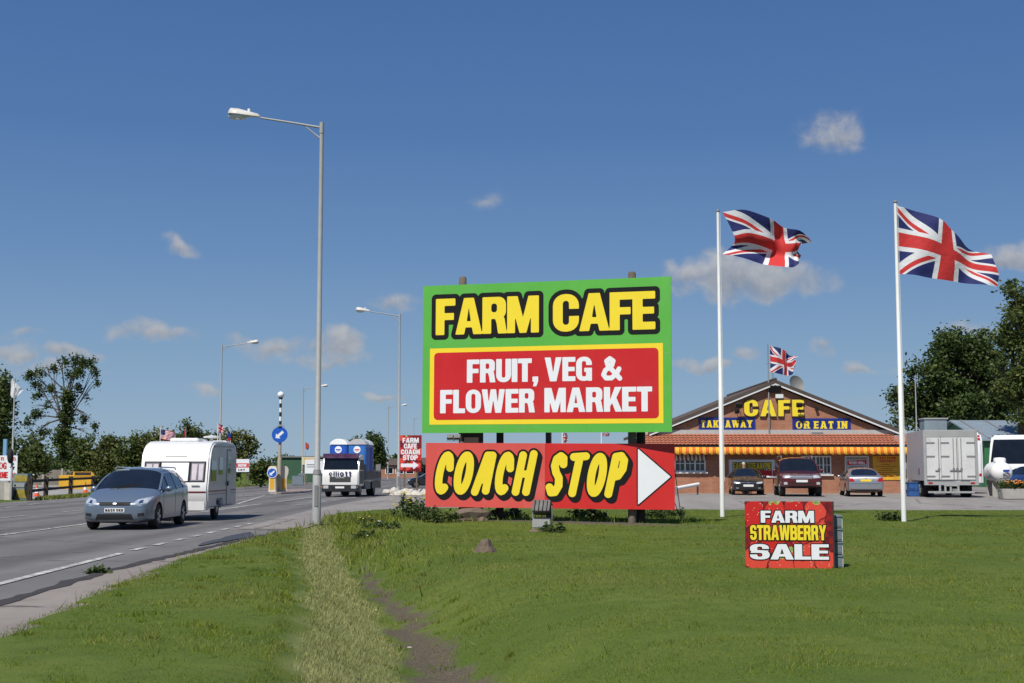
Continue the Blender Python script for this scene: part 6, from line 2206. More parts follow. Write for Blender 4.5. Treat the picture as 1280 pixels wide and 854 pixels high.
# left trees
b0 = (P(78, 600, 150).x, 150, 0)
iv = tree('ivy_clad_tree', 'tall sparse tree with an ivy covered trunk behind the yellow skip', b0, 10.5, .40,
          pxlobes(b0, [(112, 452, 12, 7, 0), (98, 449, 10, 6, 0), (80, 450, 9, 5, 0), (66, 457, 8, 5, 0), (52, 463, 8, 6, 0), (38, 466, 9, 5, 0), (44, 477, 9, 6, 0), (118, 462, 6, 8, 0), (102, 463, 9, 7, -1), (88, 466, 8, 5, 0), (62, 484, 7, 5, 0), (48, 492, 6, 6, 0), (98, 482, 8, 6, 0), (122, 477, 4, 6, 0), (108, 497, 6, 5, 0),
                       (46, 514, 8, 6, 0), (60, 503, 5, 5, 0), (36, 525, 6, 5, 0), (55, 537, 9, 6, 0), (104, 522, 8, 6, 0), (118, 533, 5, 6, 0), (42, 547, 8, 7, 0), (112, 545, 6, 6, 0)]), LM['dark'], 300, 17, .40, .14, 9, None, extra=3, shell=.2, droop=.9)
leaves('ivy', iv, LM['dark'], pxlobes(b0, [(80, 580, 11, 18, 0), (80, 550, 10, 22, 0), (83, 520, 8, 18, 0), (86, 500, 5, 14, 0), (78, 600, 9, 10, 0)]), 170, 34, .6, .16, 10, shell=.3)
b0 = (P(0, 600, 140).x, 140, 0)
tree('weeping_tree', 'dark drooping tree at the left edge behind the white corners board', b0, 7, .4, pxlobes(b0, [(2, 480, 13, 22, 0), (6, 515, 13, 32, 0), (-12, 500, 20, 40, 0), (8, 555, 12, 25, 0), (-10, 560, 22, 30, 0)]), LM['mid'], 220, 34, .7, .18, 11, None, shell=.4, droop=1.5)
HED = [(28, 118, [(28, 578, 16, 22, 0), (36, 560, 14, 16, 0), (48, 572, 14, 22, 0), (22, 592, 18, 12, 0)], 'mid', 'bright green bush left of the ivy clad trunk behind the panel wall'),
       (105, 140, [(104, 575, 16, 24, 0), (112, 590, 18, 16, 0), (98, 560, 10, 14, 0)], 'mid', 'rounded bush just right of the ivy clad trunk'),
       (132, 138, [(130, 575, 16, 24, 0), (142, 565, 14, 22, 0), (135, 592, 20, 14, 0)], 'warm', 'olive bush above the roof of the people carrier'),
       (165, 136, [(160, 570, 16, 28, 0), (175, 562, 14, 24, 0), (168, 590, 22, 16, 0)], 'mid', 'green bush between the people carrier and the caravan roof'),
       (203, 134, [(196, 562, 16, 26, 0), (212, 555, 16, 24, 0), (205, 585, 24, 20, 0)], 'warm', 'taller olive bush behind the striped american flag'),
       (240, 132, [(232, 552, 16, 24, 0), (250, 555, 14, 26, 0), (240, 580, 24, 22, 0)], 'mid', 'tall green bush rising over the middle of the caravan roof')]
for px, d_, lbs, mt, lab in HED:
    b0 = (P(px, 600, d_).x, d_, 0)
    tree('hedge_bush', lab, b0, 1.8, .16, pxlobes(b0, lbs), LM[mt], 130, 34, .7, .17, px, 'bushes of the overgrown hedge', cat='bush', shell=.35)
b0 = (P(290, 600, 128).x, 128, 0)
tree('wind_swept_tree', 'dark wind swept tree beside the caravan rear, leaning right', b0, 3.2, .22, pxlobes(b0, [(280, 550, 18, 14, 0), (300, 545, 16, 12, 0), (312, 552, 10, 12, 0), (296, 565, 18, 12, 0), (285, 585, 16, 20, 0), (270, 565, 14, 20, 0)]), LM['warm'], 170, 34, .6, .16, 31, None, shell=.3, droop=.6)
b0 = (P(326, 600, 120).x, 120, 0)
tree('hedge_bush', 'low green bush between the property board and the traffic island', b0, .9, .1, pxlobes(b0, [(322, 592, 14, 14, 0), (338, 590, 12, 12, 0), (330, 585, 9, 12, 0)]), LM['mid'], 110, 30, .5, .13, 33, 'bushes of the overgrown hedge', cat='bush', shell=.3)
b0 = (P(470, 590, 190).x, 190, 0)
tree('conifer_tree', 'dark pointed evergreen behind the loaded truck', b0, 3, .3, pxlobes(b0, [(468, 560, 11, 16, 0), (466, 550, 7, 9, 0), (472, 572, 11, 12, 0)]), LM['dark'], 110, 34, .8, .2, 35, None, shell=.3)
b0 = (P(440, 590, 215).x, 215, 0)
tree('broadleaf_tree', 'dark rounded tree far down the road, behind the toilets on the truck', b0, 3, .3, pxlobes(b0, [(444, 558, 8, 12, 0), (440, 570, 9, 12, 0)]), LM['dark'], 60, 30, .8, .22, 36, None, shell=.3)
# far wood on the horizon: one mass
fw = []
rngf = random.Random(7)
for i in range(150):
    x = rngf.uniform(-330, 60) if i < 110 else rngf.uniform(60, 420)
    y = rngf.uniform(560, 680)
    h = rngf.uniform(4, 8.5)
    fw.append((x, y, h * .55, rngf.uniform(2.2, 5.5), 4, h * .6))
o = leaves('far_wood', None, LM['dark'], fw, 2400, 16, 2.2, .8, 41, shell=.2)
tag(o, 'low dark line of woodland far off along the horizon', 'wood', kind='stuff')

# weeds, flowers ---------------------------------------------------------------
M['petal'] = pbr('yellow_petals', (.80, .60, .02), .6, .1)
M['petal_white'] = pbr('white_petals', (.72, .72, .70), .7, .1)


def weed(name, label, base, h, w, n, seed, flowers=0, fmat=None, group=None, cat='plant'):
    t = thing(name, label, cat, base, 0, group)
    rng = random.Random(seed)
    mb = MB()
    tips = []
    for k in range(n):
        a, rr_ = rng.uniform(0, 6.28), w * rng.uniform(.1, 1) ** .7
        x0, y0 = .35 * rr_ * math.cos(a), .35 * rr_ * math.sin(a)
        hh = h * rng.uniform(.45, 1.05)
        tip = (rr_ * math.cos(a), rr_ * math.sin(a), hh)
        mb.tube([(x0, y0, -.05), (.6 * tip[0] + .4 * x0, .6 * tip[1] + .4 * y0, hh * .55), tip], [.008, .006, .003], 4)
        tips.append(tip)
    mb.build('stems', LM['weed'], t)
    leaves('leaves', t, LM['weed'], [(x, y, z * .55, .06, .06, z * .45) for x, y, z in tips], n * 3, 9, .10, .05, seed, shell=.1)
    if flowers:
        fm = MB()
        for k in range(flowers):
            x, y, z = rng.choice(tips)
            fm.ball((x + rng.uniform(-.10, .10), y + rng.uniform(-.10, .10), z + rng.uniform(-.08, .08)), (.026, .026, .016), 7, 4)
        fm.build('flowers', fmat or M['petal'], t)
    return t


for px, py, h, w, n, fl, lab in ((505, 648, .85, .45, 20, 42, 'tall yellow flowered ragwort near the left end of the red board'), (517, 652, .75, .35, 14, 16, 'lower yellow flowered weed touching the left end of the red board')):
    g = G(px, py); weed('flowering_weed', lab, (g.x, g.y, float(ground_z(np.array(g.x), np.array(g.y)))), h, w, n, px, fl)
for px, py, h, w, n, lab in ((533, 655, .62, .5, 26, 'dense green weed below the first letter of the red board'), (552, 657, .52, .45, 22, 'green weed beside the brown stones under the red board'), (630, 650, .42, .4, 18, 'leafy weed in the shade under the red board, left of the floodlight'),
                              (645, 651, .40, .4, 18, 'leafy weed under the red board just left of the floodlight'), (725, 652, .40, .45, 22, 'leafy weed under the word STOP'), (745, 654, .36, .4, 20, 'light green weed at the grass edge under the word STOP'), (823, 648, .40, .5, 22, 'green weeds under the right end of the red board'),
                              (845, 646, .36, .45, 18, 'green tuft beside the stay wires'), (1113, 652, .32, .35, 20, 'green tuft beside the foot of the right flagpole'), (690, 668, .26, .3, 14, 'pale dry tuft at the foot of the large floodlight')):
    g = G(px, py); weed('weed_clump', lab, (g.x, g.y, float(ground_z(np.array(g.x), np.array(g.y)))), h, w, n, px + 1, 0, None, 'weeds round the billboard')
for px, py, mt, nf, lab in ((456, 655, M['petal'], 8, 'small plant with a few yellow flowers in the weedy bed'), (468, 659, M['petal_white'], 9, 'small white flowered plant in the weedy bed left of the billboard'), (488, 662, M['petal_white'], 7, 'white flowered plant nearest the billboard in the weedy bed'), (458, 667, M['petal_white'], 5, 'lowest white flowered plant in the weedy bed')):
    g = G(px, py); weed('wild_flower', lab, (g.x, g.y, float(ground_z(np.array(g.x), np.array(g.y)))), .18, .26, 12, px + 2, max(3, nf // 2), mt, 'wild flowers left of the billboard')

g = G(118, 717)
weed('weed_clump', 'low green weed growing out of the broken edge of the near road', (g.x, g.y, .0), .05, .12, 7, 777, 0, None, None)
for i, (px, py, lab) in enumerate(((470, 744, 'small white scrap of litter lying in the dip'), (512, 776, 'crumpled pale scrap of litter on the bare soil of the dip'), (446, 836, 'dark scrap of litter in the pale mown grass near the camera'))):
    g = G(px, py, -.3)
    rock('litter', (g.x, g.y, float(ground_z(np.array(g.x), np.array(g.y))) + .03), (.035, .025, .015), M['pale_stone'] if i < 2 else M['dark'], lab, 70 + i, 'litter')
g = P(1268, 624, 71.5)
pt = thing('flower_planter', 'long concrete planter full of orange flowers at the right edge', 'planter', (P(1276, 624, 62).x, 62, fz(20, 62)), R(-3))
hz = P(640, 611, 62).z - fz(20, 62)
MB().prism([(-.90, 0), (1.3, 0), (1.35, hz), (-.95, hz)], -.4, .4).build('trough', M['concrete'], pt, bevel=.03)
leaves('foliage', pt, LM['weed'], [(x * .32 - .7, 0, hz + .12 + .08 * math.sin(x * 2.1), .28, .32, .22) for x in range(7)], 60, 34, .2, .06, 51, shell=.1)
rngq = random.Random(3)
fm = MB()
for k in range(60): fm.ball((rngq.uniform(-.7, 1.25), rngq.uniform(-.38, .25), hz + rngq.uniform(.12, .40)), (.05, .05, .035), 6, 4)
fm.build('flowers', pbr('orange_petals', (.75, .25, .02), .6, .3), pt)

# blue crates beside the lorry
cb = None
for i, (dx_, dz_, lab) in enumerate(((0, 0, 'lower blue plastic crate beside the lorry, left one'), (.66, 0, 'lower blue plastic crate beside the lorry, right one'), (.02, .36, 'upper blue plastic crate beside the lorry'))):
    if cb is None:
        cb = thing('plastic_crate', lab, 'crate', (0, 0, 0), 0, 'blue crates beside the lorry')
        MB().box(-.3, .3, -.2, .2, 0, .03).box(-.3, .3, -.2, -.17, .03, .34).box(-.3, .3, .17, .2, .03, .34).box(-.3, -.27, -.17, .17, .03, .34).box(.27, .3, -.17, .17, .03, .34).build('crate_body', M['blue_crate'], cb, bevel=.008)
        MB().box(-.32, .32, -.22, .22, .29, .345).build('rim', M['blue_crate'], cb, bevel=.01)
        c = cb
    else: c = copy_tree(cb)
    c['label'] = lab
    p = P(1142, 621, 67.5)
    c.location = (p.x + dx_, 67.5, fz(20, 67.5) + dz_)

# ------------------------------------------------------------------ traffic island
g = G(349, 617)
isl = []
for k in range(28):
    t_ = 2 * math.pi * k / 28
    isl.append((1.15 * math.cos(t_), 7.5 * math.sin(t_)))
il = thing('traffic_island', 'pinkish kerbed traffic island in the middle of the road with a beacon on it', 'traffic island', (g.x, g.y + 5, 0), R(2))
MB().prism(isl, -.05, .11, 'z').build('kerb', M['concrete'], il, bevel=.02)
MB().prism([(x * .86, y * .96) for x, y in isl], .05, .116, 'z').build('paving', M['pink'], il)
M['sign_blue'] = pbr('round_sign_blue', (.012, .10, .48), .4, .05)


def arrow_disc(parent, c, r, name, tilt=0.0, rim=True):
    d = MB().lathe([(r, -.02), (r, .02)], 'y', c, 30).build(name, M['sign_white'] if rim else M['sign_blue'], parent, 40)
    circ = lambda q: [(c[0] + q * math.cos(R(12 * k)), c[2] + q * math.sin(R(12 * k))) for k in range(30)]
    sheet('blue_face', [circ(r * (.88 if rim else .985))], M['sign_blue'], d, .024 - c[1])
    ar = [(-.60, -.0), (-.60, -.0)]
    pts = [(-1.0, 0), (-.35, .62), (-.35, .24), (.85, .24), (.85, -.24), (-.35, -.24), (-.35, -.62)]
    ca, sa = math.cos(R(41)), math.sin(R(41))
    sheet('arrow', [[(c[0] + r * .68 * (a * ca - b_ * sa), c[2] + r * .68 * (a * sa + b_ * ca)) for a, b_ in pts]], M['sign_white'], d, .029 - c[1])
    return d


kk = g.y / FPX
bc = thing('beacon_post', 'striped beacon post with a white globe and a round blue keep left sign', 'beacon', (g.x, g.y, .11))
zt_ = P(349, 497, g.y).z - .11
MB().tube([(0, 0, -.1), (0, 0, 2.2), (0, 0, 2.22), (0, 0, P(349, 533, g.y).z)], [.15, .15, .10, .10], 14).build('lower_post', pbr('buff_post', (.42, .36, .27), .7, .12), bc, 50)
z = P(349, 533, g.y).z - .05
zend = zt_ - .1
zst = (zend - z) / 6
for k in range(6):
    z1 = z + zst
    MB().tube([(0, 0, z), (0, 0, z1)], .085, 14).build('band', M['black'] if k % 2 == 0 else M['white_clean'], bc, 50)
    z = z1
MB().ball((0, 0, zt_ + .18), .22, 18, 10).build('globe', M['white_clean'], bc, 80)
MB().lathe([(.09, zt_ - .12), (.16, zt_ - .02), (.14, zt_ + .02)], 'z', (0, 0, 0), 14).build('globe_cap', M['black'], bc, 50)
MB().lathe([(.30, P(349, 532, g.y).z - .16), (.10, P(349, 532, g.y).z - .06)], 'z', (0, 0, 0), 14).build('shade', M['galv_dark'], bc, 50)
arrow_disc(bc, (0, -.17, P(348, 543.5, g.y).z - .11), 9.8 * kk, 'keep_left_sign', rim=False)


def bollard(name, label, loc, H, w, disc):
    t = thing(name, label, 'bollard', loc, 0, 'island bollards')
    mb = MB()
    pr_ = [(.0, .84 * w), (.06, .84 * w), (.07, .74 * w), (.45, .70 * w), (.60, .78 * w), (.74, 1.0 * w), (.86, 1.0 * w), (.95, .8 * w), (1.0, .45 * w)]
    pts = [(-x, z * H) for z, x in pr_] + [(x, z * H) for z, x in reversed(pr_)]
    mb.prism(pts, -.16, .16).build('shell', pbr('bollard_shell', (.66, .61, .50), .45, .08, 2), t, bevel=.03, smooth=50)
    pn = MB().box(-.46 * w, .46 * w, -.172, -.163, .10 * H, .52 * H).build('front_panel', M['skip_yellow'], t)
    if disc:
        arrow_disc(t, (0, -.19, .73 * H), w * 1.08, 'keep_left_disc')
    else: pn.hide_render = False
    return t


p = P(340.5, 617, g.y - .6)
bollard('bollard', 'traffic bollard with a round blue keep left disc and yellow panel', (p.x, g.y - .6, .11), 32 * kk, .31, True)
p = P(353.5, 617, g.y + .4)
b2 = bollard('bollard', 'pale blank bollard standing turned away beside the beacon post', (p.x, g.y + .4, .11), 32 * kk, .34, False)
b2.rotation_euler = (0, 0, R(20))

# ------------------------------------------------------------------ across the road, left
# post and rail fence
fp = [(37, 626), (57, 622.5), (88, 618.5), (116, 615.5), (146, 613), (172, 611)]
pts = [G(px, py) for px, py in fp]
fen = thing('rail_fence', 'dark brown two rail timber fence along the far side of the road', 'fence', tuple(pts[0]))
for p in pts:
    q = p - pts[0]
    MB().box(q.x - .11, q.x + .11, q.y - .08, q.y + .08, -.3, 1.15).build('post', M['wood_dark'], fen)
for z in (.48, .98):
    mb = MB()
    for a, b_ in zip(pts, pts[1:]):
        mb.bar((a.x - pts[0].x, a.y - pts[0].y - .12, z), (b_.x - pts[0].x, b_.y - pts[0].y - .12, z), .05, .15)
    mb.build('rail', M['wood_dark'], fen)
tag(flat('verge_grass', VERGE_LEFT, .02, TURF), kind='structure')
vg = blades('verge_blades', 10, 10, 12, .5, .1, .2, .01, 3)
bpy.data.objects.remove(vg)
rng = np.random.default_rng(77)
n = 16000
tt = rng.random(n)
yy = 70 + tt * 60
xx = np.interp(yy, [69, 84, 96, 112, 130], [-24.6, -26.0, -27.6, -29, -30]) + rng.random(n) * np.interp(yy, [69, 84, 130], [.4, 1.5, 5.0])
th = rng.uniform(0, 6.28, n); h = rng.uniform(.08, .26, n); w = .03
v = np.empty((n, 3, 3), np.float32)
v[:, 0] = np.stack([xx - np.cos(th) * w, yy - np.sin(th) * w, np.full(n, .0)], 1)
v[:, 1] = np.stack([xx + np.cos(th) * w, yy + np.sin(th) * w, np.full(n, .0)], 1)
v[:, 2] = np.stack([xx + rng.normal(0, .07, n), yy + rng.normal(0, .07, n), h], 1)
me = bpy.data.meshes.new('roadside_grass')
me.vertices.add(3 * n); me.loops.add(3 * n); me.polygons.add(n)
me.vertices.foreach_set('co', v.ravel()); me.loops.foreach_set('vertex_index', np.arange(3 * n, dtype=np.int32)); me.polygons.foreach_set('loop_start', np.arange(0, 3 * n, 3, dtype=np.int32))
me.update(calc_edges=True)
add_attr(me, 'tint', np.repeat(rng.random(n), 3)); add_attr(me, 'pale', np.repeat(rng.random(n) * .6, 3))
me.materials.append(M_BLADE)
o = bpy.data.objects.new('roadside_grass', me); col.objects.link(o)
tag(o, 'rough yellowing grass along the far edge of the road', 'grass', kind='stuff')

# yellow skip, cones, panel wall
g = G(96, 611.5)
kk = g.y / FPX
sk = thing('grit_skip', 'yellow steel skip standing in the car park behind the rail fence', 'skip', (g.x, g.y, 0), R(14))
MB().prism([(-1.35, .12), (-1.2, 0), (1.2, 0), (1.4, 1.05), (1.15, 1.4), (-.25, 1.4), (-.3, 1.12), (-1.35, 1.12)], -.75, .75).build('bin_body', M['skip_yellow'], sk, bevel=.02)
MB().box(-.2, 1.3, -.78, -.756, 1.02, 1.10).box(-.30, -.22, -.78, -.756, .05, 1.10).box(1.1, 1.2, -.78, -.756, .05, 1.0).build('rib', M['skip_yellow'], sk)
MB().box(-.15, 1.1, -.765, -.754, 1.12, 1.36).build('hatch', M['wood_dark'], sk)
for i, (px, py, lab) in enumerate(((46, 620.5, 'orange and white traffic cone between the first fence posts'), (106.5, 616, 'orange and white traffic cone in front of the yellow skip'))):
    p = G(px, py)
    if i == 0:
        c = cone0 = thing('traffic_cone', lab, 'traffic cone', tuple(p), 0, 'traffic cones behind the fence')
        MB().box(-.2, .2, -.2, .2, 0, .04).lathe([(.15, .04), (.12, .20)], 'z', (0, 0, 0), 16).build('base', M['orange'], c)
        MB().lathe([(.12, .20), (.07, .48)], 'z', (0, 0, 0), 16).build('white_sleeve', M['white_clean'], c)
        MB().lathe([(.07, .48), (.03, .72)], 'z', (0, 0, 0), 16).build('tip', M['orange'], c)
    else:
        c = copy_tree(cone0); c['label'] = lab; c.location = p
M['panel'] = pbr('panel_wall', (.22, .19, .165), .9, .35, 1.5, dirt=((.08, .08, .05), .6), bmp=.3)
wl = thing('panel_wall', 'long grey brown concrete panel wall behind the car park', 'wall', (P(30, 600, 141).x, 141, 0))
x1 = P(196, 600, 141).x - P(30, 600, 141).x
nseg = 7
for k in range(nseg):
    MB().box(x1 * k / nseg + .1, x1 * (k + 1) / nseg - .1, 0, .06, 0, 1.55).build('panel', M['panel'], wl)
    MB().box(x1 * k / nseg - .1, x1 * k / nseg + .1, -.05, .1, 0, 1.7).build('post', M['concrete'], wl)
p = P(33, 592, 138)
vn = thing('white_board', 'small white board leaning against the panel wall', 'board', (p.x, 138, 0), R(5))
MB().box(-.85, .85, 0, .05, .9, 1.55).build('panel', M['sign_white'], vn)
MB().box(-.7, -.6, .0, .06, -.1, .9).box(.6, .7, 0, .06, -.1, .9).build('leg', M['wood_dark'], vn)

# white lettered board at the left edge
Y = 71.0
p0, p1 = P(-22, 601, Y), P(22, 569.5, Y)
W_, H_ = p1.x - p0.x, p1.z - p0.z
wb = thing('white_sign_board', 'large white board with red lettering at the left edge beside the dark lamp', 'sign', (p0.x, Y, 0))
bd = MB().box(0, W_, 0, .04, 0, H_).build('board', M['sign_white'], wb, loc=(0, 0, p0.z))
words('lettering', bd, M['red'], [('TI', .50 * W_, .80 * H_, .10 * W_, .13 * H_), ('EL', .86 * W_, .80 * H_, .11 * W_, .13 * H_), ('OG', .47 * W_, .46 * H_, .22 * W_, .27 * H_), ('RNE', .44 * W_, .10 * H_, .30 * W_, .25 * H_), ('RS', .82 * W_, .12 * H_, .15 * W_, .2 * H_)], .03, .006, font={**GL, **SERIF})
MB().box(.79 * W_, .93 * W_, -.012, -.006, .52 * H_, .56 * H_).box(.81 * W_, .90 * W_, -.012, -.006, .62 * H_, .70 * H_).box(.82 * W_, .85 * W_, -.012, -.006, .44 * H_, .52 * H_).box(.88 * W_, .91 * W_, -.012, -.006, .44 * H_, .52 * H_).build('dog_emblem', M['ink'], bd)
for x in (.15, .9): MB().box(x * W_ - .05, x * W_ + .05, .042, .12, -.2, p1.z).build('post', M['galv_dark'], wb)
MB().box(0, .76 * W_, 0, .04, p0.z - .36, p0.z - .12).build('lower_strip', M['sign_white'], wb)
bl = P(6, 580, 95)
bpst = thing('blue_post', 'pale blue square post rising behind the white lettered board', 'post', (bl.x, 95, 0))
MB().box(-.12, .12, -.12, .12, -.2, P(6, 549, 95).z).box(-.16, .16, -.16, .16, 0, .06).build('shaft', pbr('pale_blue_paint', (.16, .34, .50), .5, .1), bpst)
# flagpole with a white flag and a dark lamp unit on its pole
bs = (P(13.5, 626, 69.5).x, 69.5, 0.0)
fpw = flagpole('flagpole', 'slim pole at the left edge flying a white flag', bs, P(15.5, 473, 69.5).z, .055, M['galv'], top_ball=False)
pxflag(fpw, bs, FM['white'], [(15, 474), (19, 478), (24, 483), (29, 488)], [(13, 494), (16, 497), (20, 496), (24, 493)], [(13, 494), (13.5, 487), (14, 480), (15, 474)], [(24, 493), (26, 491), (27, 489), (29, 488)], .035, 1.2, .4)
MB().ball((-.06, -.12, P(12, 570, 69.5).z), (.16, .16, .40), 12, 8).build('black_bag', M['dark'], fpw, 80)
# display board and concrete block beside it
g = P(26, 626, 70.5)
db = thing('display_stand', 'grey display stand with faded yellow panels at the end of the rail fence', 'display stand', (g.x, 70.5, 0), R(10))
MB().box(-.42, .42, -.05, .35, 0, 1.36).build('cabinet', M['bin_grey'], db, bevel=.02)
for z0_, z1_ in ((.10, .55), (.95, 1.28)): MB().box(-.34, .30, -.065, -.052, z0_, z1_).build('poster', pbr('faded_yellow_poster', (.34, .27, .04), .6, .4, 5), db)
MB().box(-.36, .32, -.07, -.052, .66, .86).build('poster', M['alu'], db)
for x in (-.3, .28): MB().lathe([(.05, -.08), (.05, -.071)], 'y', (x, 0, .76), 12).build('knob', M['dark'], db)
g = P(11, 626, 69.8)
ty = thing('old_tyre', 'black car tyre propped against the display stand', 'tyre', (g.x + .0, 69.9, 0), R(70))
MB().lathe([(.2, -.11), (.33, -.10), (.36, -.05), (.36, .05), (.33, .10), (.2, .11), (.2, -.11)], 'x', (0, 0, .36), 24).build('tread', M['rubber'], ty, 40)
g = P(0, 628, 69)
cbk = thing('concrete_block', 'pale concrete block under the white lettered board', 'concrete block', (g.x, 69.6, 0))
MB().box(-.75, .18, 0, .6, 0, .98).build('block', M['concrete'], cbk, bevel=.03)
MB().box(-.02, .3, -.06, .0 - .003, 0, .9).build('face_slab', M['pale_stone'], cbk, bevel=.02)

# property board with a red band, behind the caravan
Y = 112
p = P(303, 583, Y)
kk = Y / FPX
nb = thing('property_board', 'white notice board with red NOW band on slanting posts behind the caravan', 'sign', (p.x, Y, 0))
W_, z0_, z1_ = 17 * kk, P(303, 590, Y).z, P(303, 574, Y).z
H_ = z1_ - z0_
bd = MB().box(-W_ / 2, W_ / 2, 0, .03, 0, H_).build('board', M['sign_white'], nb, loc=(0, 0, z0_))
MB().box(-W_ / 2 + .02, W_ / 2 - .02, -.006, -.002, .34 * H_, .68 * H_).build('red_band', M['red_faded'], bd)
words('lettering', bd, M['sign_white'], [('NOW', -.3 * W_, .40 * H_, .6 * W_, .22 * H_)], .02, .01)
words('lettering', bd, M['ink'], [('LET', -.3 * W_, .10 * H_, .5 * W_, .12 * H_)], .02, .006)
MB().bar((.3 * W_, .06, z1_), (.2 * W_, .06, -.2), .07).bar((.42 * W_, .1, z0_), (.42 * W_, .1, -.2), .07).build('post', M['wood'], nb)

# grassy bank, green shed, boards on it, cabinet
def bank_z(x, y):
    return 2.0 * math.exp(-(((x + 32) / 7.0) ** 2 + ((y - 152) / 9.0) ** 2))
vs, fs = [], []
nx2, ny2 = 40, 30
for j in range(ny2):
    for i in range(nx2):
        x, y = -48 + 24 * i / (nx2 - 1) * 1.0, 120 + 62 * j / (ny2 - 1)
        ed_ = min(1, i / 5, (nx2 - 1 - i) / 5, j / 4, (ny2 - 1 - j) / 4)
        vs.append((x, y, -.06 + ed_ * (.06 + bank_z(x, y)) + .05 * math.sin(x * 1.7) * math.sin(y * 1.1) * ed_))
for j in range(ny2 - 1):
    for i in range(nx2 - 1):
        a = j * nx2 + i
        fs.append((a, a + 1, a + nx2 + 1, a + nx2))
o = meshobj('grass_bank', vs, fs, TURF, smooth=True)
tag(o, kind='structure')
Y = 168
p0, p1 = P(345, 600, Y), P(404, 572, Y)
sh = thing('green_shed', 'low dark green shed with a flat roof on the grassy bank', 'shed', (p0.x, Y, 0))
W_ = p1.x - p0.x
MB().box(0, W_, 0, 8, 0, p1.z).build('wall', pbr('dark_green_cladding', (.035, .10, .055), .6, .1, .5), sh)
MB().box(-.15, W_ + .15, -.2, 8.2, p1.z + .003, p1.z + .18).build('roof', M['galv_dark'], sh)
MB().box(W_ - 1.3, W_ - .4, -.03, -.003, 0, p1.z - .4).build('door', M['dark'], sh)
Y = 160
p0, p1 = P(377, 581, Y), P(394.5, 571.5, Y)
bn = thing('yellow_banner', 'white and yellow banner board in front of the dark green shed', 'banner', (p0.x, Y, 0))
W_, H_ = p1.x - p0.x, p1.z - p0.z
bd = MB().box(0, W_, 0, .05, 0, H_).build('board', pbr('cream_banner', (.66, .60, .42), .5, .1), bn, loc=(0, 0, p0.z))
MB().box(.15 * W_, .85 * W_, -.012, -.004, .62 * H_, .80 * H_).box(.2 * W_, .7 * W_, -.012, -.004, .18 * H_, .42 * H_).build('print', M['skip_yellow'], bd)
for x in (.1, .9): MB().box(x * W_ - .06, x * W_ + .06, .052, .16, -.2, p1.z).build('post', M['wood'], bn)
Y = 140
p0, p1 = P(381, 592, Y), P(404, 574.5, Y)
bn = thing('white_notice_board', 'tall white notice board with grey lines just left of the truck', 'sign', (p0.x, Y, 0))
W_, H_ = p1.x - p0.x, p1.z - p0.z
bd = MB().box(0, W_, 0, .05, 0, H_).build('board', M['sign_white'], bn, loc=(0, 0, p0.z))
MB().box(.1 * W_, .8 * W_, -.012, -.004, .60 * H_, .66 * H_).box(.1 * W_, .8 * W_, -.012, -.004, .45 * H_, .50 * H_).build('print', M['galv_dark'], bd)
for x in (.1, .9): MB().box(x * W_ - .06, x * W_ + .06, .052, .16, -.2, p1.z).build('post', M['wood'], bn)
g = G(372, 607)
cbn = thing('roadside_cabinet', 'blue grey metal cabinet at the foot of the bank beside a lamp post', 'cabinet', (g.x, g.y, 0), R(15))
MB().box(-.55, .55, -.3, .3, 0, .95).box(.1, .6, -.32, .32, .95, 1.2).build('case', M['bin_grey'], cbn, bevel=.02)
MB().box(-.5, .5, -.318, -.303, .08, .88).build('door', M['bin_grey'], cbn, bevel=.01)

# flags far across the road
def small_flag(label, pxb, d_, pxt, pyt, kind, fl, r=.035, drop=False):
    bs_ = (P(pxb, 600, d_).x, d_, 0.0)
    t_ = flagpole('flagpole', label, bs_, P(pxt, pyt, d_).z, r, M['white'] if kind != 'red' else M['galv'], top_ball=False)
    x0, x1, y0, y1, sag = fl
    pxflag(t_, bs_, FM[kind], [(x0, y0), (x0 * .6 + x1 * .4, y0 + sag * .3), (x1, y0 + sag)], [(x0, y1), (x0 * .6 + x1 * .4, y1 + sag * .45), (x1 - 1, y1 + sag)], [(x0, y1), (x0, (y0 + y1) / 2), (x0, y0)], [(x1 - 1, y1 + sag), (x1, (y0 + y1) / 2 + sag), (x1, y0 + sag)], .07, 1.4, pxb)
    return t_


small_flag('pole behind the caravan flying the american flag', 199, 95, 199.5, 533, 'us', (200, 219, 537, 548.5, 3.5))
small_flag('pole behind the caravan roof flying a small union flag', 271, 100, 271.5, 528, 'uk', (272, 280, 529, 540, 4))
small_flag('white pole behind the caravan roof with a furled red flag', 231, 100, 231, 534, 'red', (230.5, 232.5, 536, 548, 1))
small_flag('short pole right of the caravan roof aerial with a blue and red flag', 287, 100, 287, 540, 'other', (285, 289.5, 541, 553, 1))
small_flag('thin pole on the grassy bank flying a red flag', 381, 150, 381.5, 553, 'red', (382, 386, 553, 561, 2))
small_flag('pole behind the billboard with a hanging union flag seen in the gap', 703, 70, 703, 538, 'uk', (704, 709.5, 541, 553, 1))
small_flag('white pole behind the billboard right of the hanging flag', 752, 72, 752, 536, 'uk', (753, 762, 541, 545.5, 0))

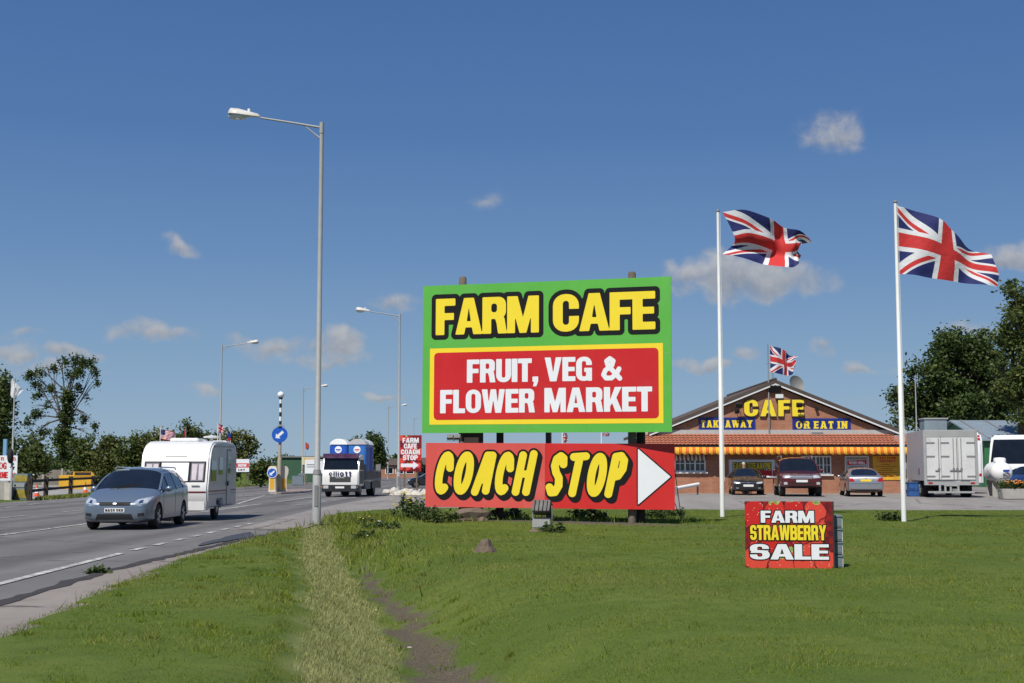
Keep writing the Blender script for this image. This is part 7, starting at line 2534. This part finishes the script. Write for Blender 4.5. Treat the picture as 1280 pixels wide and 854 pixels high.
# houses far down the road
Y = 250
for (px0, px1, py0, py1, lab) in ((476, 522, 573.5, 581.5, 'long brown roofed brick bungalow beyond the road, behind the lamp posts'), (519, 545, 572, 581, 'brown roofed bungalow mostly behind the billboard')):
    p0, p1 = P(px0, 592, Y), P(px1, 592, Y)
    W_ = p1.x - p0.x
    ze, zr = P(0, py1, Y).z, P(0, py0, Y).z
    hs = thing('bungalow', lab, 'bungalow', (p0.x, Y, 0))
    MB().box(0, W_, 0, 8, -.2, ze).build('wall', M['brick'], hs)
    rf_ = MB().prism([(-.5, ze + .01), (4, zr), (8.5, ze + .01), (4, ze + .05)], -.4, W_ + .4, 'x').build('roof', M['roof_brown'], hs)
    MB().box(W_ * .62, W_ * .62 + .6, 3.7, 4.3, zr - .6, zr + .9).build('chimney', M['brick'], rf_)
    for k in range(3):
        w_ = MB().box(W_ * (.12 + .28 * k), W_ * (.12 + .28 * k) + 1.5, -.05, -.003, ze - 1.6, ze - .45).build('window', M['white_clean'], hs)
        MB().box(W_ * (.12 + .28 * k) + .12, W_ * (.12 + .28 * k) + 1.38, -.07, -.052, ze - 1.5, ze - .55).build('pane', M['glass'], w_)
    Y += 6

# shed with blue grey roof behind the coach
Y = 100
p0, pr0 = P(1229, 551, Y), P(1258, 527, Y + 6)
sd_ = thing('steel_shed', 'green shed with a broad shallow blue grey metal roof behind the coach', 'shed', (p0.x, Y, 0), R(3))
W_ = 14.0
M['tin'] = pbr('blue_grey_tin_roof', (.20, .25, .29), .5, .12, .8, dirt=((.1, .1, .1), .3))
zr, ze = pr0.z, p0.z
MB().prism([(.3, -.1), (11.7, -.1), (11.7, ze - .1), (6, zr - .15), (.3, ze - .1)], .2, W_, 'x').build('wall', pbr('green_gable', (.035, .16, .06), .6, .1), sd_)
rfm = MB()
rfm.prism([(6, zr), (0, ze - .02), (0, ze + .08), (6, zr + .1)], -.2, W_ + .3, 'x')
rfm.prism([(6.003, zr), (12, ze - .02), (12, ze + .08), (6.003, zr + .1)], -.2, W_ + .3, 'x')
rfm = rfm.build('roof', M['tin'], sd_)
for k in range(7):
    x = .6 + k * 2.0
    MB().bar((x, .1, ze + .11), (x, 5.9, zr + .12), .10, .05).build('roof_seam', M['galv_dark'], rfm)
# grey ventilation box above the lorry
p = P(1167, 545, 84)
vb_ = thing('vent_unit', 'square grey ventilation unit rising behind the box lorry', 'ventilation unit', (p.x, 84, .27))
MB().box(-.70, .70, -.5, .5, 0, P(1167, 530, 84).z).build('housing', M['bin_grey'], vb_, bevel=.02)
MB().box(-.75, .75, -.55, .55, P(1167, 530, 84).z + .003, P(1167, 529, 84).z + .04).build('lid', M['galv'], vb_)
p = P(1146, 545, 82)
am = thing('aerial_mast', 'thin steel mast standing behind the box lorry', 'mast', (p.x, 82, .27))
MB().tube([(0, 0, -.2), (0, 0, P(1146, 475, 82).z)], [.05, .03], 8).build('mast', M['galv'], am)
MB().box(-.12, .12, -.1, .1, 2.2, 2.6).build('bracket', M['galv_dark'], am)


# a person behind the black hatchback ----------------------------------------
def person(label, loc, rz, H=1.72):
    bm = bmesh.new()
    J = {'pelvis': (0, 0, .53), 'waist': (0, .005, .62), 'chest': (0, .0, .74), 'neck': (0, -.005, .835), 'head0': (0, -.012, .87), 'head1': (0, -.015, .93), 'head2': (0, -.012, .985),
         'shL': (.10, 0, .80), 'elL': (.125, .01, .64), 'wrL': (.128, -.03, .50), 'haL': (.128, -.045, .455), 'shR': (-.10, 0, .80), 'elR': (-.125, .01, .64), 'wrR': (-.128, -.03, .50), 'haR': (-.128, -.045, .455),
         'hiL': (.05, 0, .49), 'knL': (.055, -.01, .28), 'anL': (.056, .012, .05), 'toL': (.062, -.07, .015), 'hiR': (-.05, 0, .49), 'knR': (-.055, -.01, .28), 'anR': (-.056, .012, .05), 'toR': (-.062, -.07, .015)}
    rad = {'pelvis': .075, 'waist': .068, 'chest': .078, 'neck': .034, 'head0': .042, 'head1': .056, 'head2': .034, 'sh': .040, 'el': .030, 'wr': .020, 'ha': .024, 'hi': .058, 'kn': .037, 'an': .024, 'to': .020}
    ed = [('pelvis', 'waist'), ('waist', 'chest'), ('chest', 'neck'), ('neck', 'head0'), ('head0', 'head1'), ('head1', 'head2')]
    for s in 'LR': ed += [('chest', 'sh' + s), ('sh' + s, 'el' + s), ('el' + s, 'wr' + s), ('wr' + s, 'ha' + s), ('pelvis', 'hi' + s), ('hi' + s, 'kn' + s), ('kn' + s, 'an' + s), ('an' + s, 'to' + s)]
    ks = list(J)
    me = bpy.data.meshes.new('person')
    me.from_pydata([tuple(c * H for c in J[k]) for k in ks], [(ks.index(a), ks.index(b_)) for a, b_ in ed], [])
    o = bpy.data.objects.new('person', me)
    col.objects.link(o)
    md = o.modifiers.new('skin', 'SKIN')
    for i, k in enumerate(ks):
        r = rad.get(k, rad.get(k[:2], .03)) * H
        me.skin_vertices[0].data[i].radius = (r, r * (.8 if k in ('chest', 'waist', 'pelvis') else 1))
    me.skin_vertices[0].data[0].use_root = True
    o.modifiers.new('sub', 'SUBSURF').levels = 2
    dg = bpy.context.evaluated_depsgraph_get()
    m2 = bpy.data.meshes.new_from_object(o.evaluated_get(dg))
    bpy.data.objects.remove(o)
    for m_ in (M['skin'], M['shirt'], pbr('dark_trousers', (.05, .05, .07), .9, .1)): m2.materials.append(m_)
    for pl_ in m2.polygons:
        c = pl_.center
        z = c.z / H
        pl_.material_index = 0 if z > .83 or (abs(c.x) > .10 * H and z < .66) else 1 if z > .50 else 2
        pl_.use_smooth = True
    o = bpy.data.objects.new('person', m2)
    col.objects.link(o)
    o.location = loc; o.rotation_euler = (0, 0, rz)
    tag(o, label, 'person')
    MB().ball((0, .008 * H, .955 * H), (.058 * H, .062 * H, .05 * H), 14, 8).build('hair', M['hair'], o, 80)
    hd_ = MB()
    for s in (-1, 1): hd_.ball((s * .022 * H, -.066 * H, .935 * H), .006 * H, 8, 6)
    hd_.build('eyes', M['dark'], o)
    MB().prism([(-.068 * H, .93 * H), (-.085 * H, .912 * H), (-.066 * H, .908 * H)], -.008 * H, .008 * H, 'x').build('nose', M['skin'], o)
    fing = MB()
    for s in (-1, 1):
        for k in range(4):
            x = s * (.128 + (k - 1.5) * .0) * H
            y = (-.062 + k * .012) * H
            fing.tube([(x, y, .45 * H), (x - s * .004 * H, y - .004 * H, .425 * H), (x - s * .010 * H, y, (.405 + .004 * abs(k - 1.5)) * H)], [.0058 * H, .0052 * H, .004 * H], 6)
        fing.tube([(s * .12 * H, -.06 * H, .47 * H), (s * .112 * H, -.078 * H, .45 * H), (s * .112 * H, -.080 * H, .43 * H)], [.007 * H, .006 * H, .0045 * H], 6)
    fing.build('fingers', M['skin'], o, 80)
    return o


p = P(930, 587, 74.4)
person('grey haired person standing by the cafe wall behind the black hatchback', (p.x, 74.5, fz(13, 74.5)), R(20))
